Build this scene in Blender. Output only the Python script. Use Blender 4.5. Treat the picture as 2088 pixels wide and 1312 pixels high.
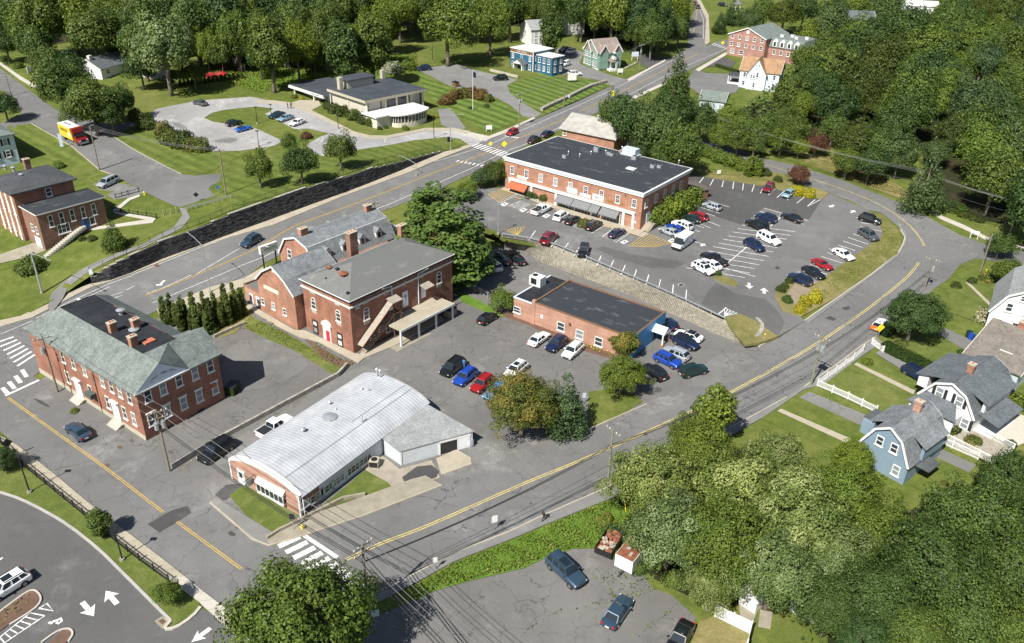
import bpy,bmesh,math,random
import numpy as np
from mathutils import Vector,Matrix
from mathutils.geometry import delaunay_2d_cdt,tessellate_polygon
R=math.radians
random.seed(7)
rng=np.random.default_rng(7)
for o in list(bpy.data.objects):bpy.data.objects.remove(o)
SC=bpy.context.scene
COL=SC.collection
# -- camera, sky, sun, exposure
CAMH,FPX,PITCH,ROLL=70.0,1700.0,R(29.0),R(1.5)
_f=Vector((0,math.cos(PITCH),-math.sin(PITCH)));_r=Vector((1,0,0));_u=_r.cross(_f)
CR=math.cos(ROLL)*_r+math.sin(ROLL)*_u;CU=-math.sin(ROLL)*_r+math.cos(ROLL)*_u;CF=_f
cam=bpy.data.cameras.new('camera');camo=bpy.data.objects.new('camera',cam);COL.objects.link(camo)
camo.matrix_world=Matrix(((CR.x,CU.x,-CF.x,0),(CR.y,CU.y,-CF.y,0),(CR.z,CU.z,-CF.z,CAMH),(0,0,0,1)))
cam.lens=36*FPX/2088;cam.sensor_width=36;cam.clip_end=4000;cam.clip_start=1
SC.camera=camo
SDIR=Vector((-0.55,-0.835,0)).normalized()*math.cos(R(48))+Vector((0,0,math.sin(R(48))))
w=bpy.data.worlds.new('World');SC.world=w;w.use_nodes=True
nt=w.node_tree;bg=nt.nodes['Background'];bg.inputs[1].default_value=0.058
sky=nt.nodes.new('ShaderNodeTexSky');sky.sky_type='NISHITA';sky.sun_disc=False
sky.sun_elevation=R(48);sky.sun_rotation=math.atan2(SDIR.x,SDIR.y)
nt.links.new(sky.outputs[0],bg.inputs[0])
sun=bpy.data.lights.new('sun','SUN');sun.energy=5.0;sun.angle=R(0.5);sun.color=(1,0.955,0.88)
so=bpy.data.objects.new('sun',sun);COL.objects.link(so);so.rotation_euler=SDIR.to_track_quat('Z','Y').to_euler()
SC.view_settings.view_transform='Standard';SC.view_settings.look='None'
SC.view_settings.exposure=0.68;SC.view_settings.gamma=1;SC.view_settings.use_curve_mapping=False
# -- pixel of the photograph -> ray
CAM=Vector((0,0,CAMH))
def ray(px,py):
 return CR*((px-1044)/FPX)-CU*((py-656)/FPX)+CF
def atz(px,py,z):
 d=ray(px,py);return CAM+d*((z-CAMH)/d.z)
def proj(p):
 d=Vector(p)-CAM;k=d.dot(CF)
 return 1044+FPX*d.dot(CR)/k,656-FPX*d.dot(CU)/k
def tps(ctrl):
 P=[];
 for px,py,z in ctrl:
  q=atz(px,py,z);P.append((q.x/100,q.y/100,z))
 P=np.array(P);n=len(P)
 d=np.linalg.norm(P[:,None,:2]-P[None,:,:2],axis=2)
 K=np.where(d>0,d*d*np.log(d+1e-12),0)+np.eye(n)*2e-3
 A=np.zeros((n+3,n+3));A[:n,:n]=K;A[:n,n]=1;A[:n,n+1:]=P[:,:2];A[n,:n]=1;A[n+1:,:n]=P[:,:2].T
 wgt=np.linalg.solve(A,np.append(P[:,2],[0,0,0]));X=P[:,:2].copy()
 def f(x,y):
  x=np.atleast_1d(np.asarray(x,float))/100;y=np.atleast_1d(np.asarray(y,float))/100
  d=np.sqrt((x[:,None]-X[None,:,0])**2+(y[:,None]-X[None,:,1])**2)
  v=(np.where(d>0,d*d*np.log(d+1e-12),0))@wgt[:n]+wgt[n]+wgt[n+1]*x+wgt[n+2]*y
  return np.clip(v,-3,26)
 return f
LC=[(0,700,0),(300,600,1),(516,497,3),(700,410,4.8),(850,350,6),(960,300,6.8),(1100,240,7.6),(1350,140,9),(1420,100,9.5),(1420,20,12),(1500,60,11),(1600,150,9),(1560,335,5),(1750,385,4.2),(1880,500,3.4),(2088,525,4),(1640,660,2.4),(1500,790,1.3),(1250,870,.7),(1000,960,.3),(700,1080,0),(600,1110,0),(300,1000,0),(0,850,0),(0,1300,-.4),(500,1300,-.4),(1000,1300,0),(1500,1300,0),(2088,1300,1),(2088,800,3),(1800,800,2.2),(750,720,.5),(1000,640,.6),(1030,520,.9),(1400,700,1.3),(560,650,1),(1250,640,.9),(2088,200,9),(1800,250,7),(1700,150,9),(2088,0,13),(1250,300,6.5),(1480,300,5.2),(1900,450,4.6),(1150,560,.9),(1250,590,1),(1330,640,1.1)]
hL=tps(LC)
WALL=[(188,580,566),(228,572,544),(268,557.5,525),(335,528,493),(418,498.5,463),(483,474,434),(560,446,407),(631,420,383),(700,395,364),(750,376,346),(815,350,331),(860,330,319),(905,311,309)]
def solve_g(px,py,h):
 z=2.0
 for _ in range(12):
  q=atz(px,py,z);z=float(h(q.x,q.y)[0])
 return Vector((q.x,q.y,z))
def top_height(p,ty):
 lo,hi=0.,30.
 for _ in range(40):
  m=(lo+hi)/2
  if proj(p+Vector((0,0,m)))[1]>ty:lo=m
  else:hi=m
 return lo
WALLP=[]
for px,py,ty in WALL:
 p=solve_g(px,py,hL);WALLP.append((p,top_height(p,ty)))
UC=[(x,y,z)for x,y,z in[(60,655,.4),(0,560,2.2),(100,560,2.6),(60,480,4.2),(250,440,6),(200,300,7.5),(60,180,9),(0,20,12),(450,360,7.4),(450,250,8.6),(620,250,9),(800,270,8.4),(940,288,7),(962,299,6.8),(1000,280,7),(1112,235,7.7),(1250,174,8.3),(1357,123,9.1),(1402,99,9.4),(1405,50,11),(1414,10,12),(1000,200,9.4),(900,140,11),(700,60,14),(400,60,13),(200,60,12.5),(1000,60,13),(1100,110,11),(1180,120,10.5),(1300,40,13),(780,200,9.3),(300,430,6.3),(550,340,7.6),(120,620,.8),(156,600,1)]]
for p,h in WALLP:
 q=proj(p+Vector((0,0,h+.15)));UC.append((q[0],q[1],p.z+h+.15))
_hU=tps(UC)
def hU(x,y):return np.maximum(_hU(x,y),hL(x,y)+.03)
VC=[(1024,481,4.6),(1131,502,4.4),(1225,540,4.3),(1300,573,4.2),(1399,617,3.8),(1474,648,3.2),(1540,668,2.7),(1600,600,3),(1586,687,2.45),(1640,655,2.45),(1717,540,3.1),(1800,470,3.7),(1770,429,4.1),(1691,394,4.3),(1650,400,4.4),(1500,372,5),(1435,362,5.2),(1300,470,4.5),(1040,410,4.75),(900,400,5.2),(960,372,5.6),(1650,580,2.9),(1450,500,3.9)]
hV=tps(VC)
PU=[(-300,760),(43,649),(134,603)]+[(a[0],a[1])for a in[(161,590)]]+[(x,t)for x,y,t in WALL]+[(962,299),(1000,281),(1112,235),(1250,174),(1357,123),(1402,99),(1405,54),(1418,16),(1412,-60),(-300,-60)]
PV=[(1016,474),(1024,481),(1075,489),(1131,502),(1225,541),(1300,573),(1399,617),(1474,648),(1509,641),(1541,655),(1553,665),(1586,687),(1641,655),(1633,647),(1724,597.5),(1831,517),(1844,486),(1834,471),(1796,434),(1769,429),(1735,410),(1691,394),(1643,378),(1600,362),(1555,380),(1517,366),(1471,352),(1435,345),(1280,300),(1100,300),(1037,330),(960,372),(900,400),(905,430),(960,455)]
def inside(px,py,poly):
 c=False;n=len(poly);j=n-1
 for i in range(n):
  xi,yi=poly[i];xj,yj=poly[j]
  if(yi>py)!=(yj>py)and px<(xj-xi)*(py-yi)/(yj-yi)+xi:c=not c
  j=i
 return c
HF={'L':hL,'U':hU,'V':hV}
def layer(px,py):
 return 'U' if inside(px,py,PU)else('V' if inside(px,py,PV)else 'L')
def G(px,py,lay=None):
 return solve_g(px,py,HF[lay or layer(px,py)])
def HZ(x,y,lay='L'):return float(HF[lay](x,y)[0])
# -- materials
MATS={}
def newmat(name):
 m=bpy.data.materials.new(name);m.use_nodes=True;MATS[name]=m
 b=m.node_tree.nodes['Principled BSDF'];return m,m.node_tree,b
def lk(nt,a,b):nt.links.new(a,b)
def ramp(nt,fac,stops):
 r=nt.nodes.new('ShaderNodeValToRGB');e=r.color_ramp.elements
 while len(e)<len(stops):e.new(0.5)
 for k,(p,c)in enumerate(stops):
  e[k].position=p;e[k].color=(c,c,c,1)if not hasattr(c,'__len__')else(*c,1)
 lk(nt,fac,r.inputs[0]);return r.outputs[0]
def coord(nt,kind='Object',scale=(1,1,1),rot=(0,0,0)):
 t=nt.nodes.new('ShaderNodeTexCoord');mp=nt.nodes.new('ShaderNodeMapping')
 mp.inputs['Scale'].default_value=scale;mp.inputs['Rotation'].default_value=rot
 lk(nt,t.outputs[kind],mp.inputs[0]);return mp.outputs[0]
def noise(nt,vec,scale,detail=3,rough=.6):
 n=nt.nodes.new('ShaderNodeTexNoise');n.inputs['Scale'].default_value=scale
 n.inputs['Detail'].default_value=detail;n.inputs['Roughness'].default_value=rough
 lk(nt,vec,n.inputs['Vector']);return n.outputs['Fac']
def mix(nt,fac,a,b,mode='MIX'):
 m=nt.nodes.new('ShaderNodeMix');m.data_type='RGBA';m.blend_type=mode
 for s,v in((m.inputs[0],fac),(m.inputs[6],a),(m.inputs[7],b)):
  if hasattr(v,'links')or hasattr(v,'is_linked'):lk(nt,v,s)
  elif hasattr(v,'__len__'):s.default_value=(*v,1)if len(v)==3 else v
  else:s.default_value=v if s.type=='VALUE' else(v,v,v,1)
 return m.outputs[2]
def bump(nt,b,h,strength=.3,dist=.05):
 n=nt.nodes.new('ShaderNodeBump');n.inputs['Strength'].default_value=strength;n.inputs['Distance'].default_value=dist
 lk(nt,h,n.inputs['Height']);lk(nt,n.outputs[0],b.inputs['Normal'])
def plain(name,col,rough=.6,metal=0,var=.12,nscale=3,spec=.4,coat=0):
 m,nt,b=newmat(name);v=coord(nt)
 n=noise(nt,v,nscale,3);c=mix(nt,ramp(nt,n,[(.3,0),(.7,1)]),[x*(1-var)for x in col],[min(1,x*(1+var))for x in col])
 lk(nt,c,b.inputs['Base Color']);b.inputs['Roughness'].default_value=rough;b.inputs['Metallic'].default_value=metal
 b.inputs['Specular IOR Level'].default_value=spec;b.inputs['Coat Weight'].default_value=coat
 return m
def asphalt(name,lo,hi,crack=.5,tint=(1,1,1.0),patch=.35):
 lo,hi=lo*1.3,hi*1.4
 m,nt,b=newmat(name);v=coord(nt)
 big=noise(nt,v,.045,4,.65);mid=noise(nt,v,.35,4,.7);fine=noise(nt,v,9,2,.8)
 t=lambda c:[c*x for x in tint]
 c=mix(nt,ramp(nt,big,[(.3,0),(.7,1)]),t(lo),t(hi))
 c=mix(nt,patch,c,mix(nt,ramp(nt,mid,[(.35,.72),(.65,1.25)]),c,c,'MULTIPLY'),'MIX')
 c=mix(nt,1,c,ramp(nt,mid,[(.3,.86),(.7,1.12)]),'MULTIPLY')
 c=mix(nt,1,c,ramp(nt,fine,[(.2,.82),(.8,1.16)]),'MULTIPLY')
 st_=noise(nt,v,.22,5,.8);c=mix(nt,ramp(nt,st_,[(.55,0),(.72,.6)]),c,t(lo*.55));c=mix(nt,ramp(nt,noise(nt,coord(nt,'Object',(1,1,1),(0,0,.7)),.11,6,.8),[(.56,0),(.7,.45)]),c,t(hi*1.35))
 if crack>0:
  wv=nt.nodes.new('ShaderNodeVectorMath');wv.operation='ADD';nn=nt.nodes.new('ShaderNodeTexNoise');nn.inputs['Scale'].default_value=.5;nn.inputs['Detail'].default_value=4
  lk(nt,v,nn.inputs['Vector']);s=nt.nodes.new('ShaderNodeVectorMath');s.operation='SCALE';s.inputs['Scale'].default_value=3.0
  lk(nt,nn.outputs['Color'],s.inputs[0]);lk(nt,v,wv.inputs[0]);lk(nt,s.outputs[0],wv.inputs[1])
  vo=nt.nodes.new('ShaderNodeTexVoronoi');vo.feature='DISTANCE_TO_EDGE';vo.inputs['Scale'].default_value=.23
  lk(nt,wv.outputs[0],vo.inputs['Vector'])
  k=ramp(nt,vo.outputs['Distance'],[(.0,1),(.006,.8),(.011,0)])
  gate=ramp(nt,noise(nt,v,.06,2),[(.38,0),(.52,1)])
  kk=mix(nt,1,k,gate,'MULTIPLY');kk=mix(nt,1,kk,crack,'MULTIPLY')
  c=mix(nt,kk,c,t(lo*.36))
 lk(nt,c,b.inputs['Base Color']);b.inputs['Roughness'].default_value=.92;b.inputs['Specular IOR Level'].default_value=.25
 bump(nt,b,fine,.25,.02);return m
asphalt('street_asphalt',.125,.165,.9,(1,1,.985))
asphalt('main_asphalt',.13,.165,.35,(1,1.0,.99))
asphalt('lot_asphalt',.12,.165,.8,(1.02,1,.96))
asphalt('plaza_asphalt',.12,.155,.3,(1,1,.99))
asphalt('dark_asphalt',.072,.09,0)
asphalt('patch_asphalt',.055,.07,0)
asphalt('library_asphalt',.24,.33,.6,(1,.99,.98))
asphalt('path_asphalt',.16,.2,.3,(1,.99,.96))
asphalt('smooth_asphalt',.095,.115,.15,(1,1,.99))
asphalt('lot_worn',.13,.2,.8,(1,.99,.95))
asphalt('old_asphalt',.14,.2,.9,(1,.99,.95))
def grass(name,a,b_,dry=(.22,.2,.07),dryness=.4,stripe=None,sw=2.2,sk=.22):
 m,nt,b=newmat(name);v=coord(nt)
 big=noise(nt,v,.06,3);mid=noise(nt,v,.5,5,.7);fine=noise(nt,v,5,3,.8)
 c=mix(nt,ramp(nt,mid,[(.3,0),(.7,1)]),a,b_)
 c=mix(nt,ramp(nt,big,[(.5-.1*dryness,0),(.72,dryness)]),c,dry);c=mix(nt,ramp(nt,noise(nt,v,.25,6,.8),[(.52,0),(.7,dryness)]),c,dry)
 if stripe is not None:
  sv=coord(nt,'Object',(1,1,1),(0,0,stripe));wv=nt.nodes.new('ShaderNodeTexWave');wv.inputs['Scale'].default_value=.314/sw*1.0;wv.inputs['Distortion'].default_value=.6
  wv.inputs['Detail Scale'].default_value=.4
  lk(nt,sv,wv.inputs['Vector']);c=mix(nt,1,c,ramp(nt,wv.outputs['Fac'],[(.35,1-sk),(.65,1+sk)]),'MULTIPLY')
 c=mix(nt,1,c,ramp(nt,fine,[(.25,.7),(.75,1.3)]),'MULTIPLY')
 lk(nt,c,b.inputs['Base Color']);b.inputs['Roughness'].default_value=.95;b.inputs['Specular IOR Level'].default_value=.1
 bump(nt,b,fine,.6,.12);return m
grass('grass',(.065,.095,.018),(.115,.145,.03),dryness=.4)
grass('lawn',(.068,.1,.019),(.12,.155,.034),dryness=.3,stripe=R(-50),sw=3.0,sk=.1)
grass('lawn_stripes',(.065,.11,.022),(.12,.165,.038),dryness=.15,stripe=R(-50),sw=3.4)
grass('garden_grass',(.07,.1,.02),(.125,.155,.04),dryness=.35)
grass('dry_grass',(.1,.11,.03),(.17,.16,.055),dry=(.3,.24,.12),dryness=.7)
grass('bright_grass',(.075,.15,.018),(.12,.2,.03),dryness=.15)
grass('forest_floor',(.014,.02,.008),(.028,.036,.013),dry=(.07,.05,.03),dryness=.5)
def concrete(name,a,b_,rough=.85):
 m,nt,b=newmat(name);v=coord(nt)
 n1=noise(nt,v,.6,5,.7);n2=noise(nt,v,7,3,.7)
 c=mix(nt,ramp(nt,n1,[(.3,0),(.7,1)]),a,b_);c=mix(nt,1,c,ramp(nt,n2,[(.2,.85),(.8,1.12)]),'MULTIPLY')
 lk(nt,c,b.inputs['Base Color']);b.inputs['Roughness'].default_value=rough;bump(nt,b,n2,.2,.02);return m
concrete('concrete',(.3,.265,.2),(.4,.36,.28));concrete('pale_concrete',(.37,.35,.3),(.48,.45,.39))
concrete('old_concrete',(.21,.19,.145),(.32,.29,.225));concrete('mulch',(.09,.05,.035),(.15,.09,.06));concrete('gravel',(.23,.2,.16),(.36,.32,.26))
concrete('granite',(.3,.29,.27),(.42,.4,.37));concrete('soil',(.2,.16,.11),(.28,.23,.16))
m,nt,b=newmat('white_marking');v=coord(nt);n=noise(nt,v,2.2,5,.75)
lk(nt,mix(nt,ramp(nt,n,[(.38,0),(.56,1)]),(.36,.36,.35),(.72,.72,.7)),b.inputs['Base Color']);b.inputs['Roughness'].default_value=.8
m,nt,b=newmat('yellow_marking');v=coord(nt);n=noise(nt,v,2.2,5,.75)
lk(nt,mix(nt,ramp(nt,n,[(.36,0),(.54,1)]),(.28,.22,.1),(.56,.37,.06)),b.inputs['Base Color']);b.inputs['Roughness'].default_value=.8
m,nt,b=newmat('pale_yellow_marking');v=coord(nt);n=noise(nt,v,1.6,5,.75)
lk(nt,mix(nt,ramp(nt,n,[(.36,0),(.54,1)]),(.3,.27,.16),(.56,.45,.15)),b.inputs['Base Color']);b.inputs['Roughness'].default_value=.8
# -- mesh helpers
class MB:
 def __init__(s):s.v=[];s.f=[];s.m=[];s.cur=0
 def add(s,vs,fs):
  n=len(s.v);s.v+=[tuple(x)for x in vs];s.f+=[tuple(i+n for i in f)for f in fs];s.m+=[s.cur]*len(fs);return s
 def box(s,x0,x1,y0,y1,z0,z1,M=None):
  vs=[Vector((x,y,z))for z in(z0,z1)for y in(y0,y1)for x in(x0,x1)]
  if M:vs=[M@v for v in vs]
  return s.add(vs,[(0,2,3,1),(4,5,7,6),(0,1,5,4),(1,3,7,5),(3,2,6,7),(2,0,4,6)])
 def prism(s,poly,z0,z1,M=None):
  n=len(poly);vs=[Vector((x,y,z))for z in(z0,z1)for x,y in poly]
  if M:vs=[M@v for v in vs]
  return s.add(vs,[tuple(range(n))[::-1],tuple(range(n,2*n))]+[(i,(i+1)%n,n+(i+1)%n,n+i)for i in range(n)])
 def tube(s,path,r,n=6,cap=True):
  rs=r if hasattr(r,'__len__')else[r]*len(path);path=[Vector(p)for p in path];vs=[]
  for i,p in enumerate(path):
   d=(path[min(i+1,len(path)-1)]-path[max(i-1,0)]);d=d.normalized()if d.length>0 else Vector((0,0,1))
   a=d.orthogonal().normalized()if abs(d.z)<.99 else Vector((1,0,0));bb=d.cross(a).normalized();a=bb.cross(d)
   for k in range(n):
    t=2*math.pi*k/n;vs.append(p+(a*math.cos(t)+bb*math.sin(t))*rs[i])
  fs=[(i*n+k,i*n+(k+1)%n,(i+1)*n+(k+1)%n,(i+1)*n+k)for i in range(len(path)-1)for k in range(n)]
  if cap:fs+=[tuple(range(n))[::-1],tuple(range((len(path)-1)*n,len(path)*n))]
  return s.add(vs,fs)
 def lathe(s,prof,n=10,c=(0,0,0)):
  return s.tube([(c[0],c[1],c[2]+z)for r,z in prof],[max(r,.001)for r,z in prof],n)
 def bar(s,a,b,w,h=None):
  a,b=Vector(a),Vector(b);h=h or w;d=b-a;L=d.length
  if L<1e-6:return s
  d/=L;up=Vector((0,0,1))if abs(d.z)<.95 else Vector((0,1,0));x=d.cross(up).normalized();u=x.cross(d)
  vs=[p+x*sx*w/2+u*su*h/2 for p in(a,b)for su in(-1,1)for sx in(-1,1)]
  return s.add(vs,[(0,1,3,2),(4,6,7,5),(0,4,5,1),(1,5,7,3),(3,7,6,2),(2,6,4,0)])
def autouv(me):
 uv=me.uv_layers.new(name='uv');co=[v.co for v in me.vertices]
 for p in me.polygons:
  n=p.normal;h=Vector((-n.y,n.x,0))
  if h.length<.05:h=Vector((1,0,0))
  h.normalize();w_=n.cross(h)
  for li,vi in zip(p.loop_indices,p.vertices):uv.data[li].uv=(co[vi].dot(h),co[vi].dot(w_))
def link(name,me,mat=None,parent=None,smooth=False,uv=False):
 o=bpy.data.objects.new(name,me);COL.objects.link(o)
 if mat is not None and not me.materials:
  for m_ in(mat if isinstance(mat,(list,tuple))else[mat]):me.materials.append(MATS[m_]if isinstance(m_,str)else m_)
 if parent:o.parent=parent
 return o
def build(name,mb,mat,parent=None,smooth=False,uv=False,fix=True):
 me=bpy.data.meshes.new(name);me.from_pydata(mb.v,[],mb.f);
 for m_ in(mat if isinstance(mat,(list,tuple))else[mat]):me.materials.append(MATS[m_]if isinstance(m_,str)else m_)
 if isinstance(mat,(list,tuple)):me.polygons.foreach_set('material_index',mb.m)
 me.update()
 if fix:
  bm=bmesh.new();bm.from_mesh(me);bmesh.ops.recalc_face_normals(bm,faces=bm.faces);bm.to_mesh(me);bm.free()
 if smooth:me.polygons.foreach_set('use_smooth',[True]*len(me.polygons))
 if uv:autouv(me)
 return link(name,me,None,parent)
def tag(o,label=None,cat=None,group=None,kind=None):
 if label:o['label']=label
 if cat:o['category']=cat
 if group:o['group']=group
 if kind:o['kind']=kind
 return o
def empty(name,loc,rz,label,cat,group=None):
 o=bpy.data.objects.new(name,None);COL.objects.link(o);o.location=loc;o.rotation_euler=(0,0,rz);o.empty_display_size=.3
 return tag(o,label,cat,group)
# -- draped ground sheets
def dens(P,step):
 out=[]
 for i in range(len(P)):
  a=Vector(P[i]);b_=Vector(P[(i+1)%len(P)]);n=max(1,int((b_-a).length/step))
  out+=[a.lerp(b_,k/n)for k in range(n)]
 return out
def smoothpoly(P,it=2):
 for _ in range(it):
  Q=[]
  for i in range(len(P)):
   a,b_=Vector(P[i]),Vector(P[(i+1)%len(P)]);Q+=[a.lerp(b_,.25),a.lerp(b_,.75)]
  P=Q
 return P
def smoothline(P,it=2):
 for _ in range(it):
  Q=[Vector(P[0])]
  for i in range(len(P)-1):
   a,b_=Vector(P[i]),Vector(P[i+1]);Q+=[a.lerp(b_,.25),a.lerp(b_,.75)]
  Q.append(Vector(P[-1]));P=Q
 return P
def gxy(pts,lay='L'):
 return[Vector(G(x,y,lay)[:2])for x,y in pts]
def drape_xy(name,P,lay,off,mat,step=3.,skirt=0,parent=None,kind='structure',extra=None):
 B=dens(P,step);n=len(B)
 xs=[p.x for p in B];ys=[p.y for p in B];poly=[(p.x,p.y)for p in B];pts=list(B)
 gx=np.arange(min(xs),max(xs),step);gy=np.arange(min(ys),max(ys),step)
 if len(gx)*len(gy)<60000:
  for yy in gy:
   cr=[]
   for i in range(n):
    a,b_=poly[i],poly[(i+1)%n]
    if(a[1]>yy)!=(b_[1]>yy):cr.append(a[0]+(yy-a[1])*(b_[0]-a[0])/(b_[1]-a[1]))
   cr.sort()
   for k in range(0,len(cr)-1,2):
    for xx in gx[(gx>cr[k]+.3*step)&(gx<cr[k+1]-.3*step)]:pts.append(Vector((xx,yy)))
 vs,_,fs,*_r=delaunay_2d_cdt(pts,[],[list(range(n))],1,1e-4)
 z=HF[lay](np.array([v[0]for v in vs]),np.array([v[1]for v in vs]))+off
 mb=MB();mb.add([(v[0],v[1],zz)for v,zz in zip(vs,z)],[tuple(f)for f in fs])
 if skirt:
  zb=HF[lay](np.array(xs),np.array(ys))+off
  V=[(p.x,p.y,zz)for p,zz in zip(B,zb)]+[(p.x,p.y,zz-skirt)for p,zz in zip(B,zb)]
  mb.add(V,[(i,(i+1)%n,n+(i+1)%n,n+i)for i in range(n)])
 me=bpy.data.meshes.new(name);me.from_pydata(mb.v,[],mb.f);me.materials.append(MATS[mat])
 bm=bmesh.new();bm.from_mesh(me)
 for f in bm.faces:
  if abs(f.normal.z)>.5 and f.normal.z<0:f.normal_flip()
 bm.to_mesh(me);bm.free()
 o=link(name,me,None,parent)
 if kind:o['kind']=kind
 return o
def drape(name,pix,mat,lay='L',off=.05,smooth=0,**k):
 P=gxy(pix,lay)
 if smooth:P=smoothpoly(P,smooth)
 return drape_xy(name,P,lay,off,mat,**k)
def strip_mb(mb,P,w_,lay,off,hgt=0):
 P=[Vector(p[:2])for p in P];L=[];
 Q=[]
 for i in range(len(P)-1):
  a,b_=P[i],P[i+1];n=max(1,int((b_-a).length/2.0));Q+=[a.lerp(b_,k/n)for k in range(n)]
 Q.append(P[-1]);Vl=[];Vr=[]
 for i,p in enumerate(Q):
  d=Q[min(i+1,len(Q)-1)]-Q[max(i-1,0)];d.normalize();nrm=Vector((-d.y,d.x));Vl.append(p+nrm*w_/2);Vr.append(p-nrm*w_/2)
 A=Vl+Vr;z=HF[lay](np.array([p.x for p in A]),np.array([p.y for p in A]))+off;n=len(Q)
 V=[(p.x,p.y,zz)for p,zz in zip(A,z)]
 mb.add(V,[(n+i,n+i+1,i+1,i)for i in range(n-1)])
 if hgt:
  V2=V+[(x,y,zz-hgt)for x,y,zz in V];m=2*n
  F=[(i,i+1,m+i+1,m+i)for i in range(n-1)]+[(n+i+1,n+i,m+n+i,m+n+i+1)for i in range(n-1)]+[(0,m,m+n,n),(n-1,2*n-1,m+2*n-1,m+n-1)]
  mb.add(V2,F)
def strip(name,pix,w_,mat,lay='L',off=.08,hgt=0,parent=None,smooth=0,kind='structure'):
 P=gxy(pix,lay)
 if smooth:P=smoothline(P,smooth)
 mb=MB();strip_mb(mb,P,w_,lay,off,hgt)
 o=build(name,mb,mat,parent,fix=False)
 if kind:o['kind']=kind
 return o
def lines(name,segs,w_,mat,lay='L',off=.08):
 mb=MB()
 for s in segs:strip_mb(mb,gxy(s,lay),w_,lay,off)
 o=build(name,mb,mat,fix=False);o['kind']='structure';return o
# -- terrain
xs=np.concatenate([np.arange(-620,-220,10),np.arange(-220,260,4),np.arange(260,720,10)]);ys=np.concatenate([np.arange(5,330,4),np.arange(330,1000,10)])
X,Y=np.meshgrid(xs,ys);Z=hL(X.ravel(),Y.ravel());nx,ny=len(xs),len(ys)
me=bpy.data.meshes.new('ground');me.from_pydata(list(zip(X.ravel(),Y.ravel(),Z-.02)),[],[(j*nx+i,j*nx+i+1,(j+1)*nx+i+1,(j+1)*nx+i)for j in range(ny-1)for i in range(nx-1)])
tag(link('ground',me,'grass'),kind='structure')
PUw=[Vector(G(x,y,'L')[:2])for x,y in[(-300,760),(43,649),(134,603),(161,590)]]+[Vector(p[:2])for p,h in WALLP]+[Vector(G(x,y,'L')[:2])for x,y in PU[PU.index((962,299)):-2]]+[Vector(G(x,y,'U')[:2])for x,y in((1412,-60),(-300,-60))]
drape_xy('upper_lawn',PUw,'U',0,'grass',step=5)
drape('plaza_ground',PV,'grass','V',0,skirt=1.2,step=4)
# -- streets
MS_n=[(-60,690),(0,668),(67,648.6),(155,603),(187,587),(228,574),(268,559.5),(402,506),(560,459),(696,403),(839,351),(962,300),(1000,281),(1112,236),(1249,175),(1357,124),(1402,99)]
MS_s=[(1480,103.5),(1416,139),(1359,166),(1300,194),(1200,238),(1137,268),(1085,291),(1035,317),(960,356),(880,393),(797,425),(700,463),(612,500),(538,538),(496,570),(426,588),(322,633),(200,690),(80,760),(-60,860)]
drape('main_street',MS_n+[(1405,54),(1418,16),(1412,-40),(1424,-40),(1427,13),(1440,40),(1437,89),(1485,82),(1560,62),(1600,90)]+MS_s,'main_asphalt','L',.05)
drape('side_street',[(600,1100),(617,1093),(749,1049),(901,990),(970,962),(1200,876),(1330,822),(1535,715),(1641,656),(1724,599),(1831,518),(1844,487),(1831,462),(1796,434),(1769,429),(1691,394),(1643,378),(1557,351),(1500,332),(1430,300),(1435,285),(1500,305),(1557,324),(1630,340),(1729,372),(1796,399),(1858,423),(1917,458),(1957,480),(2024,504),(2200,530),(2200,560),(2088,543),(2027,533),(1990,528),(1957,541),(1936,568),(1901,592),(1850,640),(1785,688),(1756,707),(1662,772),(1604,812),(1528,853),(1400,920),(1320,958),(1233,998),(1109,1052),(1040,1085),(920,1132),(807,1193),(727,1226),(700,1290),(640,1380),(420,1380),(560,1200)],'street_asphalt','L',.045)
drape('cross_street',[(-60,905),(0,880),(34,909),(110,967),(179,1025),(257,1085),(348,1154),(414,1208),(468,1249),(530,1310),(570,1360),(720,1360),(700,1240),(620,1110),(550,1114),(515,1101),(471,1063),(429,1025),(395,1000),(352,965),(320,925),(245,880),(160,835),(105,800),(80,776),(20,730),(-60,660)],'street_asphalt','L',.055)
drape('parking_lot',[(80,776),(105,800),(160,835),(245,880),(320,925),(352,965),(395,1000),(429,1025),(471,1063),(515,1101),(549,1113),(600,1103),(617,1094),(749,1050),(901,991),(970,963),(1200,877),(1330,823),(1535,716),(1560,700),(1500,672),(1440,640),(1360,603),(1280,572),(1190,540),(1100,515),(1050,490),(1020,500),(930,560),(925,600),(760,560),(640,570),(560,600),(500,600),(430,640),(322,650),(200,700)],'lot_asphalt','L',.03)
drape('plaza_lot',[(1016,474),(1024,482),(1075,490),(1131,503),(1225,542),(1300,574),(1399,618),(1474,649),(1509,641),(1541,655),(1553,665),(1586,687),(1641,655),(1633,647),(1595,635),(1580,606),(1582,587),(1600,578),(1653,584),(1674,572),(1717,540),(1763,508),(1790,488),(1800,480),(1793,455),(1780,436),(1769,429),(1691,395),(1676,407),(1659,404),(1555,380),(1517,374),(1471,367),(1435,361),(1400,352),(1250,330),(1100,330),(1037,345),(1020,385),(960,380),(900,405),(905,428),(960,453)],'plaza_asphalt','V',.04)
drape('fresh_asphalt',[(1400,352),(1435,361.5),(1471,367.6),(1517,374.5),(1555,380),(1659,404),(1676,407.6),(1649,449),(1600,437),(1557,425),(1512,459),(1431,433),(1408,420),(1405,380)],'dark_asphalt','V',.048)
drape('tarmac_patch',[(1215,508),(1228,503),(1290,520),(1380,533),(1393,540),(1375,548),(1345,546),(1330,548),(1255,527)],'smooth_asphalt','V',.052)
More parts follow.
